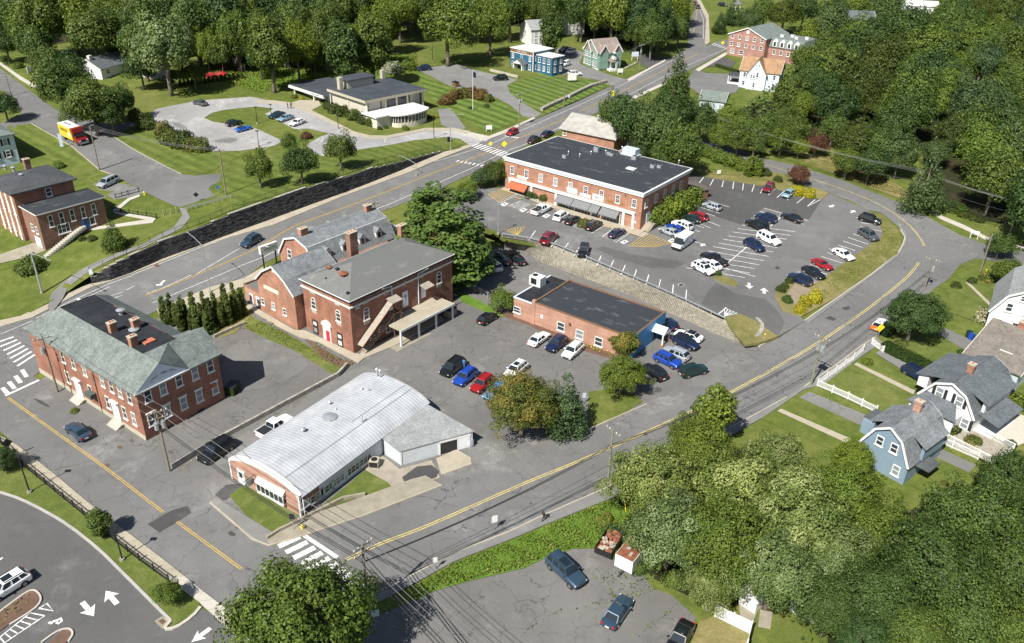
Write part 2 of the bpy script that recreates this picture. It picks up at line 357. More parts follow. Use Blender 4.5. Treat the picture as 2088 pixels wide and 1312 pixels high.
drape('tarmac_patch',[(1460,575),(1500,600),(1560,610),(1590,640),(1600,660),(1586,687),(1553,665),(1541,655),(1509,641),(1474,648),(1430,620),(1440,600)],'smooth_asphalt','V',.05)
drape('upper_road',[(-40,120),(0,140),(48,177),(91,209),(115,225),(160,245),(220,248),(276,250),(262,262),(231,279),(268,303),(303,322),(340,342),(370,356),(400,359),(472,353),(455,366),(428,381),(426,388),(442,399),(370,423),(357,421),(298,393),(271,379),(233,358),(204,348),(147,300),(64,253),(30,262),(0,268),(-60,280),(-60,255),(0,252),(45,236),(27,204),(0,182),(-60,140)],'street_asphalt','U',.05)
drape('side_drive',[(271,380),(298,393),(262,403),(235,408),(217,398),(240,388)],'path_asphalt','U',.045)
drape('side_drive',[(248,375),(268,379),(240,392),(205,388),(190,376),(215,368)],'path_asphalt','U',.045)
drape('library_lot',[(262,258),(290,240),(322,222),(402,206),(512,198),(560,208),(590,212),(635,228),(724,272),(753,279),(788,280),(836,271),(868,264),(922,264),(960,271),(1000,281),(962,300),(938,284),(909,280),(842,287),(788,298),(724,307),(665,321),(640,312),(625,296),(650,281),(672,273),(627,263),(600,264),(540,233),(549,229),(557,222),(523,218),(456,225),(432,231),(416,241),(434,249),(520,262),(577,288),(560,298),(530,303),(491,308),(434,310),(424,300),(330,272)],'library_asphalt','U',.055)
drape('hill_parking',[(850,142),(930,131),(960,141),(1005,152),(1056,163),(1034,175),(1040,190),(1064,209),(1104,233),(1088,242),(1067,238),(1040,215),(1008,198),(960,185),(922,178)],'path_asphalt','U',.05)
drape('house_drive',[(1134,98),(1177,103),(1190,108),(1182,131),(1233,150),(1279,163),(1247,175),(1225,165),(1185,158),(1150,152),(1140,140)],'path_asphalt','U',.05)
drape('house_drive',[(1300,108),(1357,117),(1365,120),(1319,141),(1300,128)],'dark_asphalt','U',.05)
drape('library_path',[(893,223),(920,222),(950,262),(930,268),(900,255)],'path_asphalt','U',.05)
BLc=[(0,1005),(41,1018),(94,1044.5),(141,1072.7),(201,1120),(251,1170),(314,1233),(348.6,1267.5)]
drape('store_lot',[(-80,990)]+BLc+[(333,1285),(357,1283),(394,1258),(409,1241),(455,1262),(500,1310),(540,1360),(-80,1400)],'smooth_asphalt','L',.035)
drape('back_lot',[(845,1225),(890,1205),(960,1185),(1068,1160),(1120,1135),(1170,1120),(1250,1120),(1300,1150),(1330,1200),(1370,1215),(1420,1260),(1400,1290),(1410,1400),(700,1400),(760,1260)],'lot_asphalt','L',.04)
drape('pavement',[(-60,668),(0,655),(43,646),(134,600),(185,580),(228,571),(268,557),(335,528),(418,498),(483,474),(560,446),(631,420),(700,394),(750,375),(815,349),(905,311),(958,296),(962,300),(905,322),(839,351),(696,403),(560,459),(402,506),(268,559.5),(228,574),(187,587),(155,603),(67,648.6),(0,668),(-60,690)],'concrete','L',.17,skirt=.14)
drape('pavement',[(320,632),(426,588),(496,570),(538,545),(556,552),(500,585),(485,590),(440,610),(330,655)],'concrete','L',.17,skirt=.14)
drape('pavement',[(1437,89),(1440,40),(1427,13),(1418,-5),(1425,-5),(1432,8),(1445,32),(1447,87),(1440,92)],'concrete','L',.17,skirt=.14)
drape('pavement',[(960,271),(997,279),(1040,262),(1088,240),(1092,243),(1042,268),(1000,284),(992,289),(950,277)],'pale_concrete','U',.17,skirt=.14)
drape('pavement',[(1279,163),(1357,122),(1357,126),(1283,167)],'pale_concrete','U',.17,skirt=.14)
drape('pavement',[(1217,237),(1295,196),(1359,167),(1362,171),(1300,200),(1240,235),(1226,245)],'pale_concrete','L',.17,skirt=.14)
drape('pavement',[(1418,143),(1480,107),(1483,112),(1425,147)],'pale_concrete','L',.17,skirt=.14)
drape('pavement',[(549,1113),(617,1094),(749,1050),(901,991),(868,972),(840,979),(740,1015),(640,1050),(575,1078),(545,1100)],'old_concrete','L',.17,skirt=.14)
drape('pavement',[(428,1026),(436,1018),(447,1020),(560,1090),(548,1113),(515,1101),(471,1063)],'path_asphalt','L',.16,skirt=.13)
drape('pavement',[(727,1226),(807,1193),(920,1132),(1040,1085),(1109,1052),(1233,998),(1320,958),(1330,975),(1240,1020),(1115,1070),(1050,1098),(925,1147),(830,1200),(760,1235)],'path_asphalt','L',.17,skirt=.14)
drape('pavement',[(1400,920),(1528,853),(1604,812),(1662,772),(1756,707),(1785,688),(1800,700),(1765,722),(1680,785),(1640,795),(1560,850),(1410,935)],'path_asphalt','L',.17,skirt=.14)
drape('pavement',[(1536,701),(1553,692),(1570,681),(1586,687),(1549,709)],'pale_concrete','L',.3,skirt=.3)
drape('pavement',[(1641,655),(1724,598),(1831,517),(1844,486),(1834,465),(1826,452),(1836,462),(1848,480),(1846,500),(1830,525),(1724,605),(1650,660)],'path_asphalt','L',.17,skirt=.14)
strip('kerb',[(1641,655),(1724,597.5),(1775,562),(1831,517),(1842,497),(1845,485),(1836,470)],.2,'pale_concrete','L',.2,.2)
drape('pavement',[(1870,420),(1917,447),(1965,468),(2010,490),(2088,510),(2088,505),(2010,483),(1968,461),(1920,441),(1880,418)],'pale_concrete','L',.12,skirt=.1)
strip('kerb',[(428,1026),(471,1063),(515,1101),(549,1114),(617,1094),(749,1050),(901,991)],.2,'concrete','L',.19,.2)
strip('kerb',[(727,1226),(807,1193),(920,1132),(1040,1085),(1109,1052),(1233,998),(1320,958)],.2,'concrete','L',.19,.2)
strip('kerb',[(1200,877),(1262,850),(1318,826)],.2,'concrete','L',.19,.2)
strip('kerb',[(1318,976),(1400,920),(1528,853),(1604,811)],.18,'concrete','L',.19,.2)
strip('kerb',[(1640,790),(1720,735),(1756,707),(1785,689)],.2,'concrete','L',.19,.2)
strip('kerb',BLc,.3,'granite','L',.17,.2,smooth=1)
strip('kerb',[(348.6,1267.5),(333,1285),(357,1283),(394,1258),(409,1239)],.35,'pale_concrete','L',.19,.2,smooth=1)
strip('kerb',[(231,279),(268,303),(303,322),(370,356)],.2,'concrete','U',.14,.14)
strip('kerb',[(64,253),(147,300),(204,348),(233,358)],.2,'concrete','U',.14,.14)
drape('walkway',[(520,204),(560,206),(590,210),(635,226),(724,270),(753,277),(788,278),(836,269),(868,262),(922,262),(960,269),(955,276),(922,268),(868,267.5),(836,275),(788,284),(753,283),(722,276),(635,233),(590,217),(560,212),(522,209)],'concrete','U',.15,skirt=.12)
drape('walkway',[(590,212),(612,205),(650,206),(655,216),(636,226)],'concrete','U',.14,skirt=.1)
drape('walkway',[(0,133),(0,127),(40,155),(84,181),(80,186),(40,163)],'pale_concrete','U',.14,skirt=.1)
pe=[(-40,868),(34.5,909),(110,967.5),(179,1025.6),(257.5,1085),(348.6,1154.4),(414.6,1207.8),(468,1248.6),(540,1316)]
pw=[(-60,868),(0,904.7),(56.5,956.5),(171,1047.6),(220,1088.4),(339,1179.5),(406.7,1229.8),(471,1289),(500,1325)]
E_,W_=gxy(pe),gxy(pw)
pave=drape_xy('pavement',E_+W_[::-1],'L',.12,'old_concrete',skirt=.1)
def along(P,t):
 L=[0]
 for a,b_ in zip(P,P[1:]):L.append(L[-1]+(b_-a).length)
 s=t*L[-1]
 for i in range(len(P)-1):
  if s<=L[i+1]or i==len(P)-2:return P[i].lerp(P[i+1],(s-L[i])/(L[i+1]-L[i]))
ns=34
for k in range(ns):
 t0,t1=(k+.015)/ns,(k+.985)/ns
 q=[along(E_,t0),along(E_,t1),along(W_,t1),along(W_,t0)]
 c=sum((Vector(a)for a in q),Vector((0,0)))/4;q=[c+(a-c)*.992 for a in q]
 mb=MB();zz=[HZ(a.x,a.y)+.165+.006*(k%3)for a in q]
 mb.add([(a.x,a.y,z_)for a,z_ in zip(q,zz)]+[(a.x,a.y,z_-.06)for a,z_ in zip(q,zz)],[(3,2,1,0),(0,1,5,4),(1,2,6,5),(2,3,7,6),(3,0,4,7)])
 build('paving_slab',mb,'concrete' if k<26 else 'pale_concrete',pave)
# -- lawns and beds
drape('lawn',[(0,904),(56,956),(171,1047),(220,1088),(339,1179),(406,1230),(408,1238),(392,1255),(355,1277),(348,1267),(314,1233),(251,1170),(201,1120),(141,1073),(94,1044),(41,1018),(0,1005),(-60,985),(-60,860)],'garden_grass','L',.1,skirt=.1)
drape('lawn',[(468,1012),(497,990),(545,1010),(611,1052),(555,1088),(500,1050)],'garden_grass','L',.1,skirt=.1)
drape('lawn',[(640,1048),(745,960),(790,985),(805,1000),(740,1012)],'garden_grass','L',.11,skirt=.1)
drape('gravel_bed',[(745,960),(752,930),(775,927),(815,958),(880,940),(898,975),(870,985),(825,1000),(805,1000),(790,985)],'gravel','L',.1,skirt=.1)
drape('tarmac_patch',[(820,975),(850,953),(880,950),(895,962),(890,975),(830,995)],'patch_asphalt','L',.12)
drape('lawn',[(330,640),(400,610),(480,590),(520,635),(480,680),(450,690),(390,660)],'dry_grass','L',.09,skirt=.1)
drape('lawn',[(496,633),(520,650),(600,690),(700,745),(680,765),(600,715),(540,690),(500,670)],'garden_grass','L',.08,skirt=.1)
drape('mulch_bed',[(620,690),(700,735),(722,740),(700,755),(655,730)],'mulch','L',.11,skirt=.1)
drape('lawn',[(1200,800),(1240,795),(1296,806),(1310,820),(1262,850),(1200,872)],'grass','L',.11,skirt=.1)
drape('lawn',[(935,600),(950,600),(1010,632),(1030,645),(1015,648),(940,615)],'bright_grass','L',.1,skirt=.1)
drape('mulch_bed',[(1012,632),(1060,640),(1160,690),(1250,722),(1255,735),(1170,710),(1080,665),(1030,648)],'mulch','L',.1,skirt=.1)
drape('lawn',[(1474,649),(1509,641),(1541,655),(1553,665),(1586,687),(1549,700),(1520,703),(1500,680)],'dry_grass','V',.1,skirt=.5)
ISL=[(1780,436),(1793,455),(1800,480),(1790,488),(1763,508),(1717,540),(1674,572),(1653,584),(1625,580),(1600,578),(1582,587),(1580,606),(1595,635),(1633,647),(1724,597),(1831,517),(1838,490),(1826,463),(1796,437)]
drape('lawn',ISL,'dry_grass','V',.12,skirt=.5)
drape('mulch_bed',[(1605,600),(1620,580),(1655,592),(1665,605),(1640,625),(1610,620)],'soil','V',.15)
drape('lawn',[(1452,566),(1465,561),(1500,572),(1506,580),(1500,586),(1475,580)],'dry_grass','V',.12,skirt=.1)
drape('lawn',[(1415,345),(1471,352),(1560,350),(1600,355),(1643,378),(1691,394),(1676,407),(1659,404),(1555,380),(1517,374),(1471,367),(1435,361)],'dry_grass','V',.11,skirt=.5)
drape('lawn',[(1640,310),(1700,320),(1800,360),(1860,395),(1855,412),(1796,392),(1729,366),(1640,334)],'dry_grass','L',.1)
drape('lawn',[(1440,95),(1450,0),(1560,-10),(1540,40),(1480,75)],'lawn','L',.08)
drape('lawn',[(845,145),(922,180),(905,190),(960,185),(1008,198),(1067,240),(1035,255),(998,270),(930,235),(880,200)],'lawn_stripes','U',.05)
drape('lawn',[(1035,175),(1060,165),(1100,150),(1165,165),(1200,165),(1245,172),(1180,205),(1112,235),(1064,209),(1040,190)],'lawn_stripes','U',.06)
drape('lawn',[(455,330),(720,310),(842,289),(909,282),(938,286),(955,296),(905,306),(815,328),(700,358),(560,402),(483,420),(430,395),(445,385)],'lawn','U',.06)
drape('lawn',[(276,256),(330,272),(424,300),(434,312),(500,315),(455,335),(430,352),(370,354),(303,320),(268,301),(233,280)],'lawn','U',.06)
drape('meadow',[(520,150),(600,120),(700,125),(850,110),(850,142),(780,160),(600,170),(530,190),(480,170)],'bright_grass','U',.05)
drape('meadow',[(790,45),(880,40),(1000,75),(1050,100),(1040,120),(940,130),(850,140),(830,100),(790,80)],'grass','U',.06)
drape('lawn',[(15,258),(70,252),(140,300),(180,340),(60,320),(20,300)],'lawn','U',.05)
drape('footpath',[(97,627),(105,600),(130,575),(170,548),(290,500),(355,463),(372,440),(366,425),(378,425),(388,445),(370,466),(295,505),(180,555),(140,585),(128,610),(105,640)],'path_asphalt','U',.07,step=2)
drape('library_bed',[(636,228),(660,222),(745,255),(760,262),(820,275),(788,279),(753,278),(724,271)],'grass','U',.08)
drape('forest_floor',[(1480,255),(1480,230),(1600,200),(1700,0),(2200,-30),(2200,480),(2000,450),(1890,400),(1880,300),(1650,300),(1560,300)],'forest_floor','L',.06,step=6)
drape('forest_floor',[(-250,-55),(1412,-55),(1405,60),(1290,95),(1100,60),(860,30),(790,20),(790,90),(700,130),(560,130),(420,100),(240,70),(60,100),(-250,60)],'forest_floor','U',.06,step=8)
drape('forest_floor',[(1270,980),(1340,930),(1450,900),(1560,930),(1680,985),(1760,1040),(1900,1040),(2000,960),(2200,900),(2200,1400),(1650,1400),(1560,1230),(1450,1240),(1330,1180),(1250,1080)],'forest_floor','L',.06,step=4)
drape('weed_bank',[(850,1225),(830,1205),(925,1150),(1050,1101),(1115,1073),(1240,1022),(1290,1040),(1230,1115),(1170,1120),(1120,1135),(1068,1160),(960,1185),(890,1205)],'bright_grass','L',.1)
drape('lawn',[(1540,850),(1645,795),(1800,850),(1860,920),(1780,960),(1700,920)],'grass','L',.09)
drape('lawn',[(1660,785),(1770,725),(1890,790),(1970,850),(1900,870),(1790,845)],'garden_grass','L',.095)
drape('lawn',[(1790,715),(1850,680),(1990,700),(1960,740),(1900,770)],'garden_grass','L',.1)
drape('lawn',[(1930,590),(1990,560),(2100,600),(2100,640),(2000,660),(1940,640)],'garden_grass','L',.1)
drape('lawn',[(1855,990),(1905,870),(2010,950),(1980,1000),(1900,1010)],'grass','L',.08)
drape('house_drive',[(1630,812),(1650,800),(1800,862),(1990,950),(1975,965),(1800,885),(1745,865)],'old_asphalt','L',.115)
drape('house_drive',[(1785,722),(1800,712),(1900,760),(1900,785),(1870,775)],'path_asphalt','L',.12)
drape('house_drive',[(1895,672),(1915,665),(1990,700),(1975,720)],'old_asphalt','L',.12)
drape('footpath',[(1585,840),(1592,835),(1720,890),(1755,905),(1740,915),(1715,900)],'concrete','L',.13)
drape('footpath',[(1741,745),(1747,741),(1865,798),(1862,806)],'concrete','L',.13)
drape('footpath',[(1968,577),(1973,575),(2022,622),(2017,625)],'concrete','L',.13)
drape('tarmac_patch',[(301,1070),(350,1042),(382,1033),(391,1047),(360,1067),(325,1087)],'patch_asphalt','L',.07)
drape('tarmac_patch',[(67,812),(85,818),(100,828),(103,832),(92,829),(78,822)],'patch_asphalt','L',.066)
drape('tarmac_patch',[(464,1088),(470,1084),(482,1090),(478,1095),(470,1094)],'patch_asphalt','L',.066)
drape('tarmac_patch',[(438,1010),(460,990),(500,985),(480,1010),(455,1022)],'patch_asphalt','L',.07)
drape('tarmac_patch',[(437,288),(470,281),(482,283),(485,287),(470,292),(440,291)],'path_asphalt','U',.065)
drape('tarmac_patch',[(350,250),(365,252),(382,260),(378,263),(358,260)],'path_asphalt','U',.065)
drape('tarmac_patch',[(1715,629),(1730,625),(1734,629),(1725,634)],'patch_asphalt','L',.06)
drape('tarmac_patch',[(1682,650),(1692,645),(1705,651),(1700,655)],'patch_asphalt','L',.06)
# -- painted markings
Ym=[(295,604.4),(426.4,552),(504,517),(540.5,499),(591.4,464.4),(680,433),(768.4,400),(850,367),(960,325),(1010.7,304.4),(1137,250),(1154.2,241.4)]
for s in(-.16,.16):
 pass
def offs(P,d):
 out=[]
 for i,p in enumerate(P):
  t=P[min(i+1,len(P)-1)]-P[max(i-1,0)];t.normalize();out.append(p+Vector((-t.y,t.x))*d)
 return out
def double(name,pix,mat='yellow_marking',gap=.12,w_=.1,sm=2):
 P=smoothline(gxy(pix),sm);mb=MB()
 for s in(-gap,gap):strip_mb(mb,offs(P,s),w_,'L',.085)
 tag(build(name,mb,mat,fix=False),kind='structure')
double('centre_line',Ym);double('centre_line',[(1182.4,228),(1343,150.2),(1397,122),(1426,109.4)]);double('centre_line',[(1414,67),(1419,40),(1422,21.5),(1420,5)])
double('centre_line',[(704.8,1143),(773.8,1110),(851,1082.4),(934,1046.6),(1080,981.7),(1161.4,950),(1300,890),(1400,845),(1493,800),(1580,752),(1667.4,702),(1742.5,650),(1782.7,621.6),(1844.5,571),(1860,554.6),(1874,536)],'pale_yellow_marking',.16,.14)
double('centre_line',[(1557.5,336),(1640.6,360),(1742.5,394),(1804,423.4),(1850,455.6),(1874,482.4),(1884.7,502.5)],'pale_yellow_marking')
double('centre_line',[(16,812),(115,884),(209,950),(333,1046)]);double('centre_line',[(361,1065),(493,1162)])
WS=[[(0,683),(67,655)],[(75,650),(145,615),(228,577.5),(268,564)],[(145,623),(185,604),(225,585)],[(165,632),(250,603)],[(268,562),(402,508),(497,474.5),(600,433),(720,388),(838,345),(960,308),(1000,295),(1100,251),(1187.7,212),(1346,136.8),(1397,110)],[(322,593),(390,562)],[(400,560),(488,508)],[(311,619),(426,571),(496,541),(540,524),(612,487),(700,452),(797,416),(880,380),(960,345),(1030,310),(1080,292),(1160,251)],[(1225,222.6),(1346,161),(1416,128),(1480,100)],[(1434,80),(1434,40),(1424,14)]]
lines('edge_line',WS,.13,'white_marking')
lines('lane_dash',[[(174,629),(200,614)],[(227,604),(252,596)],[(258,592),(275,584)],[(300,600),(320,592)]],.12,'white_marking')
lines('stop_line',[[(158,610),(204,637)],[(11,808),(80,776)],[(619,1092),(688,1138)]],.5,'white_marking')
def bars(name,a,b_,a2,b2,n,w_,lay='L',mat='white_marking',off=.085):
 segs=[]
 for k in range(n):
  t=k/(n-1);segs.append([(a[0]+(b_[0]-a[0])*t,a[1]+(b_[1]-a[1])*t),(a2[0]+(b2[0]-a2[0])*t,a2[1]+(b2[1]-a2[1])*t)])
 return lines(name,segs,w_,mat,lay,off)
bars('crosswalk',(568,1116),(705,1222),(612,1096),(748,1193),10,.75)
bars('crosswalk',(5,792),(45,755),(18,806),(55,770),1+3,.6)
bars('crosswalk',(-6,700),(35,748),(28,688),(72,724),7,.45)
bars('crosswalk',(960,300),(1024,321),(977,293),(1043,313),11,.42)
bars('crosswalk',(930,331),(980,340),(936,328),(986,337),7,.4)
bars('crosswalk',(1030,279),(1052,283),(1035,277),(1057,281),5,.45)
bars('crosswalk',(1452,92),(1477,101),(1459,89),(1484,98),6,.4)
double_rows=[]
n=14
A=[(1399,547),(1512,459)];Bm=[(1481,537),(1594,441)];Cc=[(1522,592),(1650,451)]
segs=[]
L0=[(1399,547),(1411,537),(1422,530),(1433,521),(1443.7,512.6),(1454.5,504),(1465,496.8),(1475,489),(1484.6,482),(1493.9,474),(1504,467),(1513.5,460),(1549.6,432),(1557.5,425)]
R0=[(1518,567),(1528.7,558),(1538.7,549),(1548,541),(1557.8,532.7),(1567.6,524),(1576,515),(1585.5,506),(1594.4,497),(1603.7,489),(1612,481),(1621,473.5),(1639,458.5),(1648,451)]
for a,c in zip(L0,R0):segs.append([a,c])
segs.append([(1479,541),(1596,440)])
for k in range(7):
 t=k;a=[(1435,362),(1455,366),(1475,369.5),(1496,372),(1516,375),(1538,377.5),(1559,381)][k];c=[(1425,375),(1448,379),(1472,382.5),(1494,386),(1514,389),(1533,392),(1550,395)][k];segs.append([a,c])
segs+=[[(1581,385),(1567,398.5)],[(1600,390),(1584,404)],[(1622,396),(1605,409)],[(1641,402),(1625,415)],[(1662,408),(1646.5,421)],[(1672.6,408),(1647,421.5)]]
for a,c in[((1746,445),(1760,445.5)),((1754,455),(1797,460.5)),((1754,463),(1799,473)),((1739.5,478),(1783,492)),((1728.6,485),(1771,499.5)),((1718.6,492.5),(1759,506)),((1708,500.5),(1744,512)),((1686.7,516),(1730,531)),((1673.6,523.5),(1721.6,539)),((1652,540.5),(1699,555)),((1627,555),(1674,571)),((1650,548),(1686,561)),((1640,562),(1662,578)),((1690,508),(1710,514))]:segs.append([a,c])
for a,c in[((1300,613),(1306,592)),((1118,560),(1118,560)),]:pass
for k in range(13):
 a=[(1078,491),(1124,504),(1147,513),(1170,523),(1193,533),(1217,543),(1242,552),(1266,562),(1291,571),(1317,581),(1342,591),(1371,602),(1398,612)][k]
 c=[(1092,471.5),(1137,488),(1159,496),(1181.5,505),(1204,513),(1226,522),(1251,532),(1275,541.5),(1298,551),(1323,561),(1347,571),(1373,581),(1400,592)][k]
 segs.append([a,c])
lines('parking_line',segs+[[(1479,548),(1540,565)],[(1462,644),(1481,628)]],.18,'white_marking','V',.075)
segs=[[(1383,483),(1431,498)],[(1399,476),(1415,483)],[(1408,467),(1427,474)],[(1420,460),(1436,466)],[(1426,457),(1449,466)],[(1432,448),(1468,462)],[(1444,410),(1487,423)],[(1430,424),(1468,436)],[(1440,436),(1458,442)],[(1206,476),(1232,461)],[(1228,484),(1252,466)],[(1145,455),(1155,449)],[(1074,435),(1089,427)]]
lines('parking_line',segs,.17,'white_marking','V',.075)
def hatch(name,quad,n,mat,w_=.14,lay='V'):
 a,b_,c,d=quad;s=[[a,b_],[b_,c],[c,d],[d,a]]
 for k in range(1,n):
  t=k/n;s.append([(a[0]+(b_[0]-a[0])*t,a[1]+(b_[1]-a[1])*t),(d[0]+(c[0]-d[0])*t,d[1]+(c[1]-d[1])*t)])
 lines(name,s,w_,mat,lay,.08)
hatch('hatched_bay',[(1317,476),(1370,497),(1332,505),(1282,503)],9,'yellow_marking')
hatch('hatched_bay',[(1018,387),(1050,397),(1016,412),(996,398)],7,'yellow_marking')
hatch('hatched_bay',[(1028,470),(1070,463),(1056,480),(1054,480)],6,'yellow_marking')
hatch('hatched_bay',[(1016,412),(1050,397),(1054,399),(1020,415)],7,'white_marking',.1)
hatch('hatched_bay',[(1038,420),(1061,411),(1081,418),(1058,428)],7,'white_marking',.1)
hatch('hatched_bay',[(1251,492),(1277,475),(1283,477),(1257,495)],6,'white_marking',.1)
hatch('hatched_bay',[(1168,462),(1182,453),(1195,462),(1186,469)],4,'white_marking',.1)
hatch('hatched_bay',[(1477,629),(1503,640),(1476,646),(1478,646)],4,'white_marking',.14)
hatch('hatched_bay',[(0,1301),(62,1251),(92,1257),(10,1312)],6,'white_marking',.14,'L')
lines('parking_line',[[(0,1143),(6,1138)],[(32,1169),(39,1164)],[(80,1242),(96,1232),(109,1247),(80,1242)]],.2,'white_marking')
for x,y in((1028.5,417),(1067,429),(1114,441),(1146,447),(1273,494),(1370,491)):
 drape('bay_symbol',[(x-9,y+1),(x+1,y-4),(x+9,y-1),(x-1,y+5)],'white_marking','V',.07);drape('bay_symbol',[(x-3,y),(x+1,y-2),(x+4,y),(x,y+2)],'plaza_asphalt','V',.082)
lines('bay_symbol',[[(103,1274),(110,1268),(118,1266),(124,1262),(126,1268),(120,1273),(115,1270)],[(100,1270),(103,1272)]],.28,'white_marking')
def arrow(tail,tip,wd,lay='L',bent=False):
 a,b_=[Vector(G(*p,lay)[:2])for p in(tail,tip)];d=b_-a;L=d.length;d.normalize();n_=Vector((-d.y,d.x))
 P=[a-n_*wd*.5,a+d*L*.52-n_*wd*.5,a+d*L*.45-n_*wd*1.5,b_,a+d*L*.45+n_*wd*1.5,a+d*L*.52+n_*wd*.5,a+n_*wd*.5]
 drape_xy('road_arrow',P,lay,.08,'white_marking')
arrow((239,1233),(216,1206),.55);arrow((168,1229),(192,1258),.55);arrow((430,1282),(390,1311),.5)
arrow((1429,503),(1437,498),.5,'V');arrow((1527,578),(1528,590),.55,'V');arrow((1558,600),(1558,588),.55,'V');arrow((1700,419),(1691,424),.5,'V');arrow((1735,435),(1743,430),.5,'V')
lines('road_arrow',[[(336,573),(331,577),(328,581)],[(331,582),(318,582)]],.45,'white_marking')
lines('parking_line',[[(443,213),(441,217)]]+[[(430+i*18.5,207.5-i*1.4),(438+i*18.5,212.5-i*1.4)]for i in range(4)]+[[(489,201),(497,208)],[(495,200),(503,206)]]+[[(455+i*12,259+i*5),(438+i*12,262+i*5)]for i in range(3)]+[[(510+i*13,268+i*6),(470+i*16,281+i*7)]for i in range(5)]+[[(616,267),(596,260)],[(645,290),(650,283)],[(655,290),(660,282)],[(640,314),(662,318)],[(788,279),(784,292)],[(818,273),(843,287)]],.13,'white_marking','U',.09)
mh=lambda p,r,lay,m_='patch_asphalt':drape('manhole_cover' if r<.6 else 'drain_cover',[(p[0]-r*10,p[1]),(p[0]-r*5,p[1]-r*6),(p[0]+r*6,p[1]-r*5),(p[0]+r*10,p[1]+1),(p[0]+r*5,p[1]+r*6),(p[0]-r*5,p[1]+r*5)],m_,lay,.095)
plain('rust_iron',(.12,.07,.05),.7)
for p,r,lay,m_ in(((244,913),.55,'L','rust_iron'),((219,950),.5,'L','rust_iron'),((484,1077),.5,'L','rust_iron'),((1316,887),.45,'L','rust_iron'),((1388,583),.5,'V','patch_asphalt'),((1585,547),.5,'V','patch_asphalt'),((320,543),.5,'L','rust_iron'),((253,562),.45,'L','rust_iron')):mh(p,r,lay,m_)
for q in([(1382,582),(1389,578),(1396,582),(1388,587)],):lines('drain_rim',[q+[q[0]]],.15,'pale_concrete','V',.1)
drape('drain_apron',[(315,1268),(331,1258),(347,1268),(332,1285)],'old_concrete','L',.09);drape('drain_cover',[(323,1268),(332,1263),(339,1269),(331,1275)],'rust_iron','L',.11)
# -- vegetation
def leafmat(name,dark,light,alt=None,trans=.25):
 m,nt,b=newmat(name);at=nt.nodes.new('ShaderNodeAttribute');at.attribute_name='tint'
 sp=nt.nodes.new('ShaderNodeSeparateColor');lk(nt,at.outputs['Color'],sp.inputs[0])
 oi=nt.nodes.new('ShaderNodeObjectInfo')
 c=mix(nt,sp.outputs[1],dark,light);
 if alt:c=mix(nt,ramp(nt,sp.outputs[0],[(.5,0),(.85,.8)]),c,alt)
 c=mix(nt,1,c,ramp(nt,oi.outputs['Random'],[(0,(.7,.78,.8)),(.3,(1.1,1.05,.9)),(.6,(.85,.95,1.05)),(.8,(1.22,1.18,.85)),(1,(.98,.98,.9))]),'MULTIPLY')
 lk(nt,c,b.inputs['Base Color']);b.inputs['Roughness'].default_value=.55;b.inputs['Specular IOR Level'].default_value=.25
 tr=nt.nodes.new('ShaderNodeBsdfTranslucent');ms=nt.nodes.new('ShaderNodeMixShader');ms.inputs[0].default_value=trans
 lk(nt,mix(nt,1,c,(1.25,1.25,.6),'MULTIPLY'),tr.inputs[0]);lk(nt,b.outputs[0],ms.inputs[1]);lk(nt,tr.outputs[0],ms.inputs[2])
 lk(nt,ms.outputs[0],nt.nodes['Material Output'].inputs[0])
leafmat('leaf_green',(.02,.04,.01),(.135,.19,.034),trans=.18);leafmat('leaf_dark',(.013,.032,.01),(.082,.135,.03),trans=.18)
leafmat('leaf_bright',(.04,.07,.012),(.19,.25,.036));leafmat('leaf_olive',(.035,.06,.016),(.19,.25,.07),(.3,.34,.15),.25)
leafmat('leaf_blue',(.035,.065,.022),(.11,.16,.055));leafmat('leaf_pine',(.03,.06,.018),(.12,.19,.05))
leafmat('leaf_autumn',(.035,.05,.012),(.15,.18,.035),(.24,.19,.045));leafmat('leaf_maroon',(.05,.02,.018),(.16,.075,.05))
leafmat('leaf_rust',(.06,.035,.012),(.2,.125,.04));leafmat('leaf_gold',(.16,.16,.012),(.48,.44,.03));leafmat('leaf_white',(.1,.11,.06),(.6,.56,.42),(.2,.25,.08));leafmat('leaf_hedge',(.03,.05,.01),(.09,.115,.022))
leafmat('weed_green',(.05,.08,.012),(.17,.23,.035),(.27,.25,.09));leafmat('straw',(.2,.15,.06),(.42,.33,.17),(.12,.13,.03))
m,nt,b=newmat('bark');v=coord(nt,'Object',(1,1,.25));n=noise(nt,v,4,4,.7)
lk(nt,mix(nt,ramp(nt,n,[(.3,0),(.7,1)]),(.07,.055,.04),(.2,.17,.13)),b.inputs['Base Color']);b.inputs['Roughness'].default_value=.95
